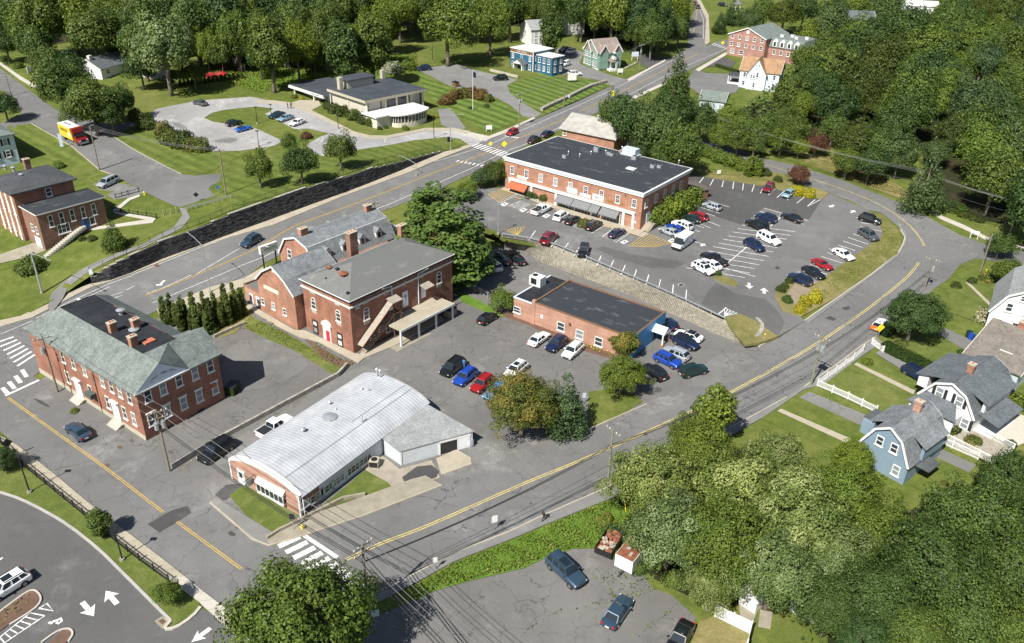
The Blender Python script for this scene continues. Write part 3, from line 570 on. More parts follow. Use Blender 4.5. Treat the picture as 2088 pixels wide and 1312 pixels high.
def leafmesh(name,C,Nn,size,lobe,seed,mat,fold=.25):
 """one mesh of bent leaf cards: C centres, Nn normals"""
 r=np.random.default_rng(seed);n=len(C)
 Nn=Nn/np.linalg.norm(Nn,axis=1,keepdims=True);a=r.normal(size=(n,3));t=np.cross(Nn,a);t/=np.linalg.norm(t,axis=1,keepdims=True)+1e-9;b_=np.cross(Nn,t)
 s=(size*r.uniform(.65,1.35,n))[:,None];asp=r.uniform(.55,.9,n)[:,None]
 V=np.empty((n,4,3));V[:,0]=C-t*s*.5;V[:,1]=C-b_*s*asp*.5+Nn*s*fold*r.uniform(-1,1,n)[:,None];V[:,2]=C+t*s*.5;V[:,3]=C+b_*s*asp*.5-Nn*s*fold*r.uniform(-.5,1,n)[:,None]
 me=bpy.data.meshes.new(name);me.vertices.add(4*n);me.vertices.foreach_set('co',V.ravel())
 me.loops.add(4*n);me.loops.foreach_set('vertex_index',np.arange(4*n,dtype=np.int32));me.polygons.add(n)
 me.polygons.foreach_set('loop_start',np.arange(0,4*n,4,dtype=np.int32));me.update(calc_edges=True)
 at=me.color_attributes.new('tint','FLOAT_COLOR','POINT');col=np.ones((n,4,4));col[:,:,0]=lobe[:,None];col[:,:,1]=np.clip(r.normal(.5,.27,n),0,1)[:,None]
 at.data.foreach_set('color',col.ravel());me.materials.append(MATS[mat]);me.validate();return me
def sph(r,n):
 a=r.normal(size=(n,3));return a/np.linalg.norm(a,axis=1,keepdims=True)
CROWNS={}
def crown(kind,seed,n_lobes=64,per=150,size=.4,mat='leaf_green'):
 r=np.random.default_rng(seed*17+3);C=[];N=[];T=[]
 if kind=='round':
  d=sph(r,n_lobes);d[:,2]=np.abs(d[:,2])*1.15-.45;d/=np.linalg.norm(d,axis=1,keepdims=True)
  f=r.uniform(.45,.86,n_lobes)**.8;wob=1+.22*np.sin(3*np.arctan2(d[:,1],d[:,0])+seed)+.12*r.normal(size=n_lobes)
  c=d*f[:,None]*np.array([4.4,4.4,4.3])*wob[:,None]+[0,0,6.6];lr=r.uniform(.95,1.75,n_lobes)
 elif kind=='broad':
  d=sph(r,n_lobes);d[:,2]=np.abs(d[:,2])*1.2-.4;d/=np.linalg.norm(d,axis=1,keepdims=True);f=r.uniform(.35,.93,n_lobes)**.75;wob=1+.2*np.sin(3*np.arctan2(d[:,1],d[:,0])+seed)+.13*r.normal(size=n_lobes)
  c=d*f[:,None]*np.array([4.6,4.6,4.3])*wob[:,None]+[0,0,6.4];lr=r.uniform(.6,1.3,n_lobes)
 elif kind=='tall':
  d=sph(r,n_lobes);f=r.uniform(.4,.85,n_lobes);c=d*f[:,None]*np.array([3.3,3.3,5.6]);c[:,0]*=1-.45*np.clip(c[:,2]/6,0,1);c[:,1]*=1-.45*np.clip(c[:,2]/6,0,1);c+=[0,0,7.2];lr=r.uniform(.8,1.4,n_lobes)
 elif kind=='cone':
  z=9*(1-np.sqrt(r.uniform(0,1,n_lobes)));a=r.uniform(0,6.283,n_lobes);rr=(3.0*(1-z/9.6))*r.uniform(.55,1,n_lobes);c=np.stack([rr*np.cos(a),rr*np.sin(a),z+.9],1);lr=.45+.75*(1-z/9);
 elif kind=='pine':
  z=13.4*(1-r.uniform(0,1,n_lobes)**.62);z=np.round(z/1.25)*1.25+r.normal(size=n_lobes)*.38;a=r.uniform(0,6.283,n_lobes);R0=6.4*np.clip(1-z/14.8,.1,1)**.5*np.clip(.55+z/6,0,1)
  rr=R0*r.uniform(.35,1,n_lobes)**.6;c=np.stack([rr*np.cos(a),rr*np.sin(a),z+1.2-rr*.1],1);lr=r.uniform(.9,1.5,n_lobes)*(.6+.4*R0/6)
 elif kind=='bush':
  d=sph(r,n_lobes);d[:,2]=np.abs(d[:,2]);c=d*r.uniform(.5,.75,n_lobes)[:,None]*[1,1,1.1];c[:,2]+=.1;lr=r.uniform(.25,.38,n_lobes)
 elif kind=='column':
  z=r.uniform(.2,4.7,n_lobes);a=r.uniform(0,6.283,n_lobes);rr=.42*np.sqrt(np.clip(1-(z/5)**2.2,0,1))*r.uniform(.7,1,n_lobes);c=np.stack([rr*np.cos(a),rr*np.sin(a),z],1);lr=.18+.2*np.clip(1-z/5,0,1)
 mid=c.mean(0)
 for k in range(n_lobes):
  m_=int(per*(lr[k]/lr.mean())**2);d=sph(r,m_)
  if kind=='pine':d[:,2]*=.45
  o=c[k]-mid;o=o/(np.linalg.norm(o)+1e-6)
  if kind=='broad':d=d*[1,1,.75]+o*.25
  keep=(d@o>-.35)|(r.uniform(size=m_)<.25);d=d[keep]
  p=c[k]+d*lr[k]*r.uniform(.72,1.08,len(d))[:,None]
  nn=d*.75+o*.35+[0,0,.3]+r.normal(size=d.shape)*.42
  if kind=='pine':nn=nn*.6+[0,0,.9]
  C.append(p);N.append(nn);T.append(np.full(len(d),np.clip(r.normal(.5,.25),0,1)))
 return leafmesh('crown',np.concatenate(C),np.concatenate(N),size,np.concatenate(T),seed,mat),c,lr
def trunkmesh(c,kind,seed,h0=0):
 r=random.Random(seed);mb=MB();top=float(c[:,2].max())
 if kind in('pine','cone','column'):
  mb.tube([(0,0,-.3),(0,0,top*.5),(.05,0,top*.95)],[.26 if kind!='column' else.07,.16 if kind!='column' else.05,.03],7)
  for k in range(0,len(c),2):mb.tube([(0,0,max(.4,c[k][2]-.3)),tuple(c[k])],[.05,.015],3)
 else:
  s=.34;zf=c[:,2].min()+.5
  mb.tube([(0,0,-.4),(.03,.02,1.0),(.0,.1,max(1.5,zf)),(.15,-.1,zf+2.2)],[s*1.5,s,s*.85,s*.5],8)
  for k in range(0,len(c),3):
   p=Vector(c[k]);a=Vector((r.uniform(-.1,.1),r.uniform(-.1,.1),min(p.z-.5,zf+r.uniform(-.3,1.8))));q=a.lerp(p,.5)+Vector((0,0,.5))
   mb.tube([a,q,p],[.16,.09,.03],4)
 me=bpy.data.meshes.new('trunk');me.from_pydata(mb.v,[],mb.f);me.materials.append(MATS['bark']);me.polygons.foreach_set('use_smooth',[True]*len(me.polygons));return me
SPEC={'round':(5.0,11.2),'broad':(5.0,11.0),'tall':(3.6,13.2),'cone':(3.0,10.2),'pine':(6.3,15.5),'bush':(1.0,1.15),'column':(.75,5.0)}
LIB={}
def getlib(kind,var):
 k=(kind,var)
 if k not in LIB:
  prm=dict(round=(80,165,.36),broad=(200,190,.225),tall=(70,130,.4),cone=(75,95,.3),pine=(230,80,.46),bush=(34,85,.12),column=(60,95,.17))[kind]
  me,c,lr=crown(kind,11*var+len(kind),*prm);LIB[k]=(me,trunkmesh(c,kind,var)if kind!='bush' else None)
 return LIB[k]
def leafobj(me,mat,parent,name='crown'):
 o=bpy.data.objects.new(name,me);COL.objects.link(o);o.parent=parent
 if mat!='leaf_green':o.material_slots[0].link='OBJECT';o.material_slots[0].material=MATS[mat]
 return o
TN=[0]
def plant(name,cx,cy,wpx,kind='round',mat='leaf_green',hr=1.0,lay=None,label=None,cat='tree',group=None,base=False,hpx=None):
 """cx,cy = centre of the crown in the photograph (or the foot when base=True), wpx = its width"""
 TN[0]+=1;r_,h_=SPEC[kind];L=lay or layer(cx,min(cy+wpx*.35,1311));zz=3.0
 hc=0
 for _ in range(14):
  q=atz(cx,cy,zz+hc);depth=(q-CAM).dot(CF);R_=wpx/2*depth/FPX;s=R_/r_;H_=s*h_*hr;hc=0 if base else H_*(.58 if kind not in('bush',)else.35);zz=HZ(q.x,q.y,L)
 p=Vector((q.x,q.y,zz));var=TN[0]%{'round':7,'broad':4,'tall':3,'cone':3,'pine':2,'bush':4,'column':3}[kind]
 me,tm=getlib(kind,var);rz=TN[0]*2.399
 if tm is None:
  o=bpy.data.objects.new(name,me);COL.objects.link(o);o.location=p;o.rotation_euler=(0,0,rz);o.scale=(s,s,s*hr)
  if mat!='leaf_green':o.material_slots[0].link='OBJECT';o.material_slots[0].material=MATS[mat]
  tag(o,label,cat,group);return o
 e=empty(name,p,rz,label,cat,group);e.scale=(s,s,s*hr)
 leafobj(me,mat,e);t=bpy.data.objects.new('trunk',tm);COL.objects.link(t);t.parent=e
 return e
def T(lst,kind,mat,label,group=None,name='tree',cat='tree',hr=1.0,lay=None,base=False):
 for i,a in enumerate(lst):
  l=label if isinstance(label,str)else label[i]
  plant(name,a[0],a[1],a[2],kind,mat if isinstance(mat,str)else mat[i%len(mat)],a[3]if len(a)>3 else hr,lay,l,cat,group if len(lst)>1 else None,base)
for a in[(907,450,222,'pine','leaf_pine',.86,'L','huge dense evergreen pine beside the tall brick hall and the main street'),(612,1278,290,'broad','leaf_bright',.9,'L','big round green tree at the bottom beside the striped crosswalk'),(1866,640,120,'broad','leaf_dark',.85,'L','dark dense round tree by the side street near the white and orange car'),(1065,824,150,'broad','leaf_autumn',.85,'L','tree turning yellow and brown over the light blue car'),(1153,808,92,'cone','leaf_blue',1.05,'L','egg shaped green tree right of the yellowing one in the lower lot'),(1268,764,98,'broad','leaf_bright',.8,'L','bright green tree between the lower lot and its exit, lower of two crowns'),(1276,694,66,'tall','leaf_autumn',.6,'L','yellowish small tree in front of the blue end wall'),(1024,610,58,'round','leaf_bright',.8,'L','small round green tree at the left end of the flat roofed brick shop'),(200,1062,58,'tall','leaf_green',.75,'L','young street tree halfway along the lower left fence'),(345,1206,62,'round','leaf_bright',.8,'L','young street tree nearest the lot entrance with the two white arrows'),(5,935,60,'round','leaf_dark',.8,'L','small dark tree cut by the left edge beside the lower left pavement'),(228,472,50,'cone','leaf_green',.8,'U','small tree on the slope in front of the blue door'),(62,540,66,'bush','leaf_green',.85,'U','broad rounded shrub on the lawn behind the traffic signal mast'),(527,342,62,'round','leaf_green',1.1,'U','leftmost of the three lawn trees above the long retaining wall'),(612,330,74,'round','leaf_dark',1.0,'U','middle of the three lawn trees above the long retaining wall'),(692,304,66,'round','leaf_green',1.05,'U','rightmost of the three lawn trees above the long retaining wall'),(590,292,34,'round','leaf_green',1.2,'U','slim small tree behind the middle lawn tree'),(625,277,26,'bush','leaf_maroon',.9,'U','brown red shrub at the tip of the library car park island'),(333,98,130,'round','leaf_olive',1.15,'U','tall grey green tree with a bare lower trunk beside the white garage'),(286,140,66,'round','leaf_dark',1.0,'U','dark tree in front of the white ranch house'),(395,150,60,'round','leaf_green',.8,'U','small tree left of the red sheeted yard'),(8,215,60,'round','leaf_dark',.9,'U','dark rounded tree cut by the left edge at the side drive'),(548,88,90,'tall','leaf_green',1.05,'U','tall tree with a visible trunk at the wood edge above the car park'),(912,52,120,'round','leaf_green',1.05,'U','full green tree standing on the open meadow with its shadow beside it'),(702,90,84,'tall','leaf_dark',1.15,'U','left one of two tall trees behind the library'),(757,84,86,'tall','leaf_green',1.05,'U','right one of two tall trees behind the library'),(1125,52,60,'tall','leaf_green',1.1,'U','slender tree with a bare trunk between the pale blue house and the parked cars'),(1380,152,72,'cone','leaf_dark',1.15,'L','dark conical evergreen beside the main street bend'),(1665,293,48,'round','leaf_maroon',.9,'L','copper brown tree at the wood edge by the upper side road'),(1632,356,46,'round','leaf_maroon',.75,'V','small purple leaved tree behind the golden shrubs'),(1895,355,80,'cone','leaf_blue',1.1,'L','blue green conical tree left of the leaning utility pole'),(1913,310,60,'round','leaf_blue',.9,'L','grey green soft tree by the grassy clearing on the right'),(2055,552,62,'round','leaf_green',.9,'L','small tree at the right edge above the white house'),(2040,500,60,'round','leaf_dark',.8,'L','dark tree at the right edge beside the leaning double pole'),(2012,645,52,'bush','leaf_white',1.1,'L','cream flowering hydrangea bush by the white gabled house'),(1985,902,46,'bush','leaf_autumn',.9,'L','rounded bronze shrub in front of the white deck'),(1470,42,30,'cone','leaf_dark',.9,'L','small dark spruce on the striped lawn beside the upper pavement'),(1497,20,40,'cone','leaf_dark',.8,'L','dark spruce beside the far gazebo'),(1460,835,100,'tall','leaf_bright',.9,'L','light green narrow tree rising above the side street pavement'),(1011,350,54,'round','leaf_hedge',.85,'V','dense rounded tree against the left corner of the brick plaza'),(980,362,46,'round','leaf_blue',.75,'V','bluish small tree left of the dense rounded one at the plaza corner'),(955,385,44,'round','leaf_bright',.7,'V','loose light green shrub between the pine and the plaza'),(240,105,40,'round','leaf_dark',.9,'U','dark tree behind the roof of the white ranch house')]:
 plant('pine_tree' if a[3]=='pine' else('shrub' if a[3]=='bush' else 'tree'),a[0],a[1],a[2],a[3],a[4],a[5],a[6],a[7],'shrub' if a[3]=='bush' else 'tree')
T([(120,172,104),(140,150,84),(186,208,108),(238,206,70),(100,128,70),(225,236,64),(150,230,60)],'round',['leaf_green','leaf_dark'],'leafy tree in the dense clump beside the junction of the upper road','trees in the clump by the upper road',lay='U')
T([(75,45,120),(140,30,120),(190,70,110),(70,90,76),(225,25,80),(20,40,80),(10,90,60)],'round',['leaf_green','leaf_bright','leaf_green'],['broad maple in the top left group '+x for x in('left of its middle, largest crown','in its middle with the highest crown','rightmost low crown over the ranch house','lowest, above the white garden fence','rightmost at the top edge','at the very corner of the picture','at the left edge above the lawn shrubs')],'maples in the top left corner',lay='U')
rr=random.Random(5)
UF=[(285,45,90),(340,40,90),(395,50,100),(450,30,110),(480,75,84),(505,20,90),(560,20,90),(600,60,84),(640,30,90),(655,80,70),(690,25,80),(735,15,80),(800,15,70),(830,5,70),(420,95,60),(450,110,46),(620,105,50),(860,10,70),(955,20,80),(1000,45,84),(1040,15,80),(1085,5,60),(1180,15,60),(1215,20,70),(1250,25,90),(1300,62,56),(1300,35,84),(1330,72,60),(1345,45,70),(1375,25,60),(1385,60,44),(250,60,60),(300,5,80),(380,0,90),(460,-20,90),(560,-25,100),(650,-20,100),(740,-25,90),(840,-30,90),(940,-20,80),(1040,-25,80),(1140,-20,80),(1230,-20,80),(1310,-15,80),(1090,30,44),(520,60,70),(585,100,50),(640,120,40)]
yy=-35
while yy<118:
 xx=215+rr.uniform(0,30)
 while xx<1400:
  x1,y1=xx+rr.uniform(-16,16),yy+rr.uniform(-10,10)
  if(x1<815 and y1<112-abs(x1-520)*.06)or(x1<1400 and y1<(34 if x1>1070 else-8)):UF.append((x1,y1,rr.uniform(50,92)))
  xx+=62
 yy+=27
T(UF,'round',['leaf_green','leaf_dark','leaf_green','leaf_dark','leaf_bright'],'tall leafy tree in the shadowy wood along the top edge','trees of the wood along the top edge',lay='U',hr=1.3)
RF=[]
reg=[(1640,60),(1740,45),(1860,40),(2100,0),(2150,440),(2060,410),(2010,385),(1960,310),(1905,250),(1860,290),(1700,290),(1640,250),(1660,160)]
yy=-10
while yy<470:
 wd=66+yy*.09;xx=1630+rr.uniform(0,30)
 while xx<2140:
  x1,y1=xx+rr.uniform(-14,14),yy+rr.uniform(-12,12)
  if inside(x1,y1+10,reg):RF.append((x1,y1,wd*rr.uniform(.75,1.45)))
  xx+=wd*.68
 yy+=wd*.52
RF=[a for a in RF if not(1690<a[0]<1890 and 258<a[1]<330)]
RF+=[(1740,290,90),(1790,300,84),(1775,335,70),(1730,330,60),(1835,315,80),(1700,262,60),(1860,190,110),(1640,20,70),(1600,30,66),(1560,25,60),(1690,30,60),(1745,15,60),(1530,40,50)]
T(RF,'round',['leaf_green','leaf_dark','leaf_hedge','leaf_green','leaf_dark','leaf_bright','leaf_blue','leaf_green'],'leafy tree of the unbroken woodland on the upper right','trees of the upper right woodland',lay='L')
T([(1285,250,100),(1255,232,76),(1340,270,104),(1365,235,90),(1395,300,90),(1310,305,56),(1430,245,70),(1350,320,56)],'round',['leaf_dark','leaf_green','leaf_blue'],['dark grove tree behind the plaza '+x for x in('right of the pale barn roof','leftmost, touching the barn','in the middle with the tallest crown','below the conical evergreen','rightmost, by the three armed pole','low, over the roof edge units','at its right end by the grey cottage','lowest, behind the roof corner')],'trees in the grove behind the brick plaza',lay='L',hr=1.15)
T([(1480,240,60),(1515,258,64),(1555,262,64),(1470,280,50),(1505,285,56),(1540,290,50),(1595,283,60),(1625,262,60),(1612,190,76),(1640,215,60),(1590,238,56),(1650,160,70),(1665,190,60),(1640,120,60),(1690,120,80),(1630,300,40)],'round',['leaf_bright','leaf_green','leaf_green'],'tree of the belt between the side road and the pale blue house','trees of the belt by the pale blue house',lay='L')
T([(1330,985,170),(1425,925,140),(1500,1000,180),(1370,1085,170),(1480,1110,190),(1585,940,130),(1620,1060,200),(1715,1010,160),(1580,1165,170),(1700,1130,150),(1790,1080,150),(1400,880,80),(1450,1195,110),(1740,930,80)],'broad',['leaf_olive','leaf_bright','leaf_olive'],['silvery tree of the lower right grove '+x for x in('beside the greenish utility pole','nearest the side street pavement','in the middle of its upper half','above the rusty roofed trailer','right of the trailer, in its centre','topmost, below the garden path','with the widest crown, left of the blue house','just below the blue house front','over the white vinyl fence corner','between the fence and the dark trees','farthest right, by the blue house drive','small, at its top left by the kerb','lowest left, over the back lot weeds','small, touching the blue house gable')],'silvery trees of the lower right grove',lay='L')
T([(1900,1160,200),(1990,1060,190),(2060,980,130),(2060,1160,190),(1790,1210,170),(1980,1250,170),(1690,1240,130),(1860,1290,140),(1650,1190,120),(2080,1290,160),(1760,1310,120)],'broad',['leaf_dark','leaf_green'],['dark tree of the lower right corner '+x for x in('with the largest crown in its middle','below the blue house lawn','smallest at the right edge, topmost','at the right edge, second from the top','behind the second white vinyl fence','second from the right at the bottom','between the white garage and second fence','cut by the bottom edge, middle one','above the white garage roof','in the very corner of the picture','cut by the bottom edge beside the fence')],'dark trees of the lower right corner',lay='L')
T([(276,234,36),(298,250,48),(333,266,50),(345,282,44),(372,286,56),(392,296,44),(412,298,42)],'bush',['leaf_autumn','leaf_hedge','leaf_autumn'],'bronze tinted shrub in the row along the library car park','bronze shrubs along the library car park','shrub','shrub',1.25,'U')
arb=[(338,668),(350,672),(362,676),(372,680),(382,672),(394,684),(404,690),(414,680),(424,690),(433,676),(443,668),(455,674),(468,668),(479,660),(489,656),(497,650),(352,658),(376,664),(398,660),(420,656),(440,650),(462,646),(480,640)]
for i,(x,y)in enumerate(arb):plant('arborvitae',x,y-6,17 if i%3 else 20,'column','leaf_hedge' if i%2 else 'leaf_green',1.05+.12*((i*7)%5)/4,'L','slim arborvitae in the tight row beside the hipped brick building','shrub','arborvitae row by the hipped brick building',True)
T([(430,670,36)],'bush','leaf_pine','loose light green shrub in front of the arborvitae row',name='shrub',cat='shrub',lay='L')
T([(1342,440,62),(1366,428,66),(1390,414,64),(1410,402,54)],'bush','leaf_bright','big clipped shrub against the right end wall of the plaza','big clipped shrubs at the right end of the plaza','shrub','shrub',1.3,'V')
T([(680,222,34),(700,228,36),(722,236,36),(742,243,36),(760,248,34),(668,216,24)],'bush','leaf_hedge','round clipped shrub against the blank left wall of the library','shrubs against the library wall','shrub','shrub',1.15,'U')
T([(912,204,36),(928,194,34),(946,190,34),(964,190,36),(982,194,36),(996,200,26),(903,208,22)],'bush',['leaf_rust','leaf_rust','leaf_autumn'],'rust tinted shrub in the ring by the library flagpole','rust tinted shrubs round the flagpole','shrub','shrub',1.1,'U')
for a in[(750,253,14,'leaf_gold','small golden shrub at the front corner of the library'),(614,201,14,'leaf_gold','yellow shrub by the library side door'),(888,238,14,'leaf_gold','golden shrub right of the white library canopy'),(876,240,14,'leaf_hedge','green ball shrub left of the golden one by the library canopy'),(774,262,14,'leaf_hedge','left green ball shrub before the library canopy'),(788,260,11,'leaf_dark','right green ball shrub before the library canopy'),(826,261,18,'leaf_bright','low yellow green shrub under the round library canopy'),(959,220,11,'leaf_dark','small ball shrub left of the flagpole foot'),(992,216,14,'leaf_dark','small ball shrub right of the flagpole foot'),(600,197,16,'leaf_autumn','rust coloured shrub at the far library corner')]:
 plant('shrub',a[0],a[1],a[2],'bush',a[3],.9,'U',a[4],'shrub')
for a in[(1611,572,22,'leaf_hedge','clipped ball shrub at the front of the dark blue parked car'),(1592,590,24,'leaf_hedge','leftmost clipped ball shrub on the plaza island'),(1601,583,20,'leaf_hedge','clipped ball shrub second on the plaza island edge'),(1606,611,26,'leaf_dark','lowest clipped ball shrub on the plaza island'),(1640,615,30,'leaf_gold','left golden yellow shrub on the plaza island'),(1662,606,34,'leaf_gold','right and tallest golden yellow shrub on the plaza island'),(1630,630,26,'leaf_gold','lowest golden yellow shrub on the plaza island'),(1625,390,34,'leaf_gold','left golden shrub beyond the silver compact car'),(1651,395,32,'leaf_gold','right golden shrub at the plaza exit'),(1464,558,18,'leaf_dark','little dark shrub before the white cars on the small island'),(1587,366,22,'leaf_hedge','ball shrub behind the dark red car'),(1562,352,26,'leaf_hedge','large round shrub left of the red car'),(1546,352,22,'leaf_hedge','round shrub at the end of the feathery hedge'),(1524,354,18,'leaf_dark','low shrub below the feathery hedge'),(1190,456,32,'leaf_autumn','orange yellow planting on the bay island before the plaza'),(1080,398,26,'leaf_hedge','left shrub in the kerbed bed before the plaza'),(1094,400,22,'leaf_dark','dark shrub in the middle of the kerbed bed'),(1110,405,26,'leaf_hedge','right shrub in the kerbed bed before the plaza'),(1142,415,14,'leaf_bright','light green planting at the foot of the first awning')]:
 plant('shrub',a[0],a[1],a[2],'bush',a[3],1.55 if 'golden yellow' in a[4]else 1.1,'V',a[4],'shrub')
T([(1440,308,34),(1455,314,34),(1470,320,36),(1487,326,36),(1503,332,34),(1518,338,34)],'bush','leaf_bright','feathery shrub of the long hedge above the plaza bays','feathery hedge above the plaza bays','shrub','shrub',1.2,'V')
T([(1530,335,22),(1541,333,22),(1551,338,20)],'column','leaf_bright','yellow green columnar shrub at the end of the feathery hedge','columnar shrubs at the hedge end','shrub','shrub',.6,'V')
for a in[(1905,430,26),(1925,434,26),(1945,438,24),(1965,446,26),(1985,452,24),(2000,458,22)]:plant('shrub',a[0],a[1]-8,a[2],'bush','leaf_hedge',.8,'L','low green shrub in the row above the right hand pavement','shrub','shrubs above the right hand pavement')
for a in[(1895,412,22),(1915,403,22),(1943,417,30),(1960,425,28)]:plant('shrub',a[0],a[1],a[2],'bush','leaf_dark',.9,'L','dark round shrub on the bank beside the leaning utility pole','shrub','dark round shrubs on the right hand bank')
for a in[(1950,582,26,'leaf_hedge','yellowish clipped shrub left of the front path in the upper right garden'),(1983,573,24,'leaf_hedge','clipped shrub right of the front path in the upper right garden'),(2015,566,40,'leaf_autumn','bronze shrub beside the small tree in the upper right garden'),(1770,738,26,'leaf_bright','small green shrub inside the white picket corner'),(1960,718,20,'leaf_dark','small clipped shrub at the corner of the brown shingled roof'),(2060,905,30,'leaf_dark','rounded green shrub beside the patio behind the white deck'),(2070,820,70,'leaf_bright','large light green bush at the right edge beyond the patio'),(1925,985,18,'leaf_autumn','small bronze plant by the blue house steps'),(151,838,20,'leaf_bright','pale green shrub by the white entrance of the hipped brick building'),(154,784,14,'leaf_bright','small plant in the dark bed of the hipped brick building'),(120,337,28,'leaf_bright','light green shrub behind the black roofed brick building')]:
 plant('shrub',a[0],a[1],a[2],'bush',a[3],.9,None,a[4],'shrub')
for a in[(197,442,16),(204,444,16),(212,440,18)]:plant('arborvitae',a[0],a[1]+10,a[2],'column','leaf_hedge',.55,'U','small arborvitae right of the blue door','shrub','small arborvitae at the blue door',True)
for a,l in(((167,487,19),'left clipped ball shrub on the slope under the two sash windows'),((187,486,22),'right clipped ball shrub on the slope under the two sash windows')):plant('shrub',a[0],a[1],a[2],'bush','leaf_hedge',.85,'U',l,'shrub')
for i in range(16):plant('arborvitae',368+i*8.4,176-i*1.0,8.5,'column','leaf_dark',.5,'U','small arborvitae in the line before the red sheeted yard','shrub','line of small arborvitae by the upper drive',True)
for i in range(5):plant('shrub',175+i*14+170*0,0,1,'bush')if False else None
for a in[(10,120,26),(38,134,26),(60,124,22)]:plant('shrub',a[0],a[1],a[2],'bush','leaf_green',.8,'U','rounded garden shrub near the upper left pavement','shrub','garden shrubs in the upper left')
T([(640,120,50),(680,135,44),(720,135,40),(800,140,50),(830,135,40),(560,125,50)],'bush',['leaf_bright','leaf_white'],'overgrown shrub at the wood edge behind the library','overgrown shrubs behind the library','shrub','shrub',.9,'U')
T([(1250,1085,50),(1290,1110,50),(1340,1140,60),(1370,1180,50),(1300,1160,40),(1235,1060,40),(1420,1200,40),(1255,1130,30)],'bush',['leaf_green','weed_green'],'rank shrub crowding the old trailer and dumpster','rank shrubs round the trailer','shrub','shrub',.9,'L')
def cover(name,pix,lay,dens_,size,mat,h=.25,label=None,up=.6):
 P=gxy(pix,lay);poly=[(p.x,p.y)for p in P];xs_=[p[0]for p in poly];ys_=[p[1]for p in poly];A=(max(xs_)-min(xs_))*(max(ys_)-min(ys_));r=np.random.default_rng(len(LIB)+len(pix))
 n=int(A*dens_);X_=r.uniform(min(xs_),max(xs_),n);Y_=r.uniform(min(ys_),max(ys_),n);ok=np.zeros(n,bool);j=len(poly)-1
 for i in range(len(poly)):
  (xi,yi),(xj,yj)=poly[i],poly[j];ok^=((yi>Y_)!=(yj>Y_))&(X_<(xj-xi)*(Y_-yi)/(yj-yi+1e-12)+xi);j=i
 X_,Y_=X_[ok],Y_[ok];k=.5+.5*np.sin(X_*.9+1.3*np.sin(Y_*.7))*np.sin(Y_*1.1+X_*.3)
 Z_=HF[lay](X_,Y_)+.1+h*k*r.uniform(.3,1,len(X_));N=r.normal(size=(len(X_),3))*.6+[0,0,up]
 o=link(name,leafmesh(name,np.stack([X_,Y_,Z_],1),N,size,np.clip(k*.6+r.normal(size=len(X_))*.2,0,1),3,mat));o['kind']='stuff';return tag(o,label,'ground cover')
cover('weeds',[(850,1225),(830,1205),(925,1152),(1050,1103),(1115,1075),(1240,1024),(1290,1040),(1300,1130),(1230,1115),(1170,1120),(1120,1135),(1068,1160),(960,1185),(890,1205)],'L',44,.22,'weed_green',.7,'rank green weeds on the bank between the pavement and the back lot')
cover('weeds',[(540,650),(600,692),(680,742),(725,742),(705,756),(655,735),(600,715),(560,690),(500,672),(440,690),(520,660)],'L',12,.2,'leaf_autumn',.35,'patchy weeds along the edge between the empty lot and the brick hall')
cover('meadow_plants',[(430,120),(520,150),(600,125),(700,128),(850,112),(852,140),(790,158),(700,150),(600,172),(530,192),(480,175),(420,150)],'U',5,.5,'weed_green',.7,'rough bright meadow growth behind the library')
cover('dry_weeds',[(1660,316),(1700,325),(1800,365),(1855,398),(1850,408),(1796,388),(1729,364)],'L',6,.35,'straw',.3,'dry straw coloured bank above the curving side road')
cover('verge_grass',[(1800,455),(1826,470),(1835,487),(1822,512),(1720,590),(1640,640),(1660,610),(1690,575),(1780,515),(1800,485)],'V',9,.22,'weed_green',.22,'uneven long grass on the island along the side street')
cover('weeds',[(1200,1180),(1300,1160),(1330,1200),(1290,1225),(1215,1235),(1150,1250),(1290,1205)],'L',5,.25,'weed_green',.2,'weeds growing in the cracks of the back lot')
cover('fallen_leaves',[(360,948),(450,900),(560,845),(690,772),(715,752),(712,762),(560,860),(440,915),(365,965)],'L',5,.16,'straw',.08,'dry weeds and leaves along the low wall of the alley')
# -- building materials
def brickmat(name,a,b_,mortar=(.3,.25,.2),stain=.3):
 m,nt,b=newmat(name);t=nt.nodes.new('ShaderNodeTexCoord');mp=nt.nodes.new('ShaderNodeMapping');lk(nt,t.outputs['UV'],mp.inputs[0])
 br=nt.nodes.new('ShaderNodeTexBrick');lk(nt,mp.outputs[0],br.inputs['Vector']);br.inputs['Scale'].default_value=1
 br.inputs['Brick Width'].default_value=.24;br.inputs['Row Height'].default_value=.085;br.inputs['Mortar Size'].default_value=.009
 br.inputs['Color1'].default_value=(*a,1);br.inputs['Color2'].default_value=(*b_,1);br.inputs['Mortar'].default_value=(*mortar,1);br.inputs['Bias'].default_value=0
 v=coord(nt);n=noise(nt,v,.35,4,.7);n2=noise(nt,coord(nt,'Object',(.5,.5,5)),.6,3)
 c=mix(nt,1,br.outputs['Color'],ramp(nt,n,[(.3,1-stain),(.7,1+stain*.5)]),'MULTIPLY');c=mix(nt,1,c,ramp(nt,n2,[(.35,.88),(.65,1.1)]),'MULTIPLY')
 lk(nt,c,b.inputs['Base Color']);b.inputs['Roughness'].default_value=.9;bump(nt,b,br.outputs['Fac'],-.3,.01)
brickmat('brick_red',(.34,.125,.07),(.24,.085,.05),(.27,.2,.16),.4);brickmat('brick_orange',(.43,.2,.12),(.34,.145,.09),(.3,.22,.17),.35);brickmat('brick_pink',(.45,.235,.16),(.37,.18,.125),(.35,.27,.21),.28)
brickmat('brick_dark',(.25,.105,.065),(.19,.08,.05));brickmat('brick_rose',(.36,.17,.13),(.3,.13,.1),(.4,.3,.26))
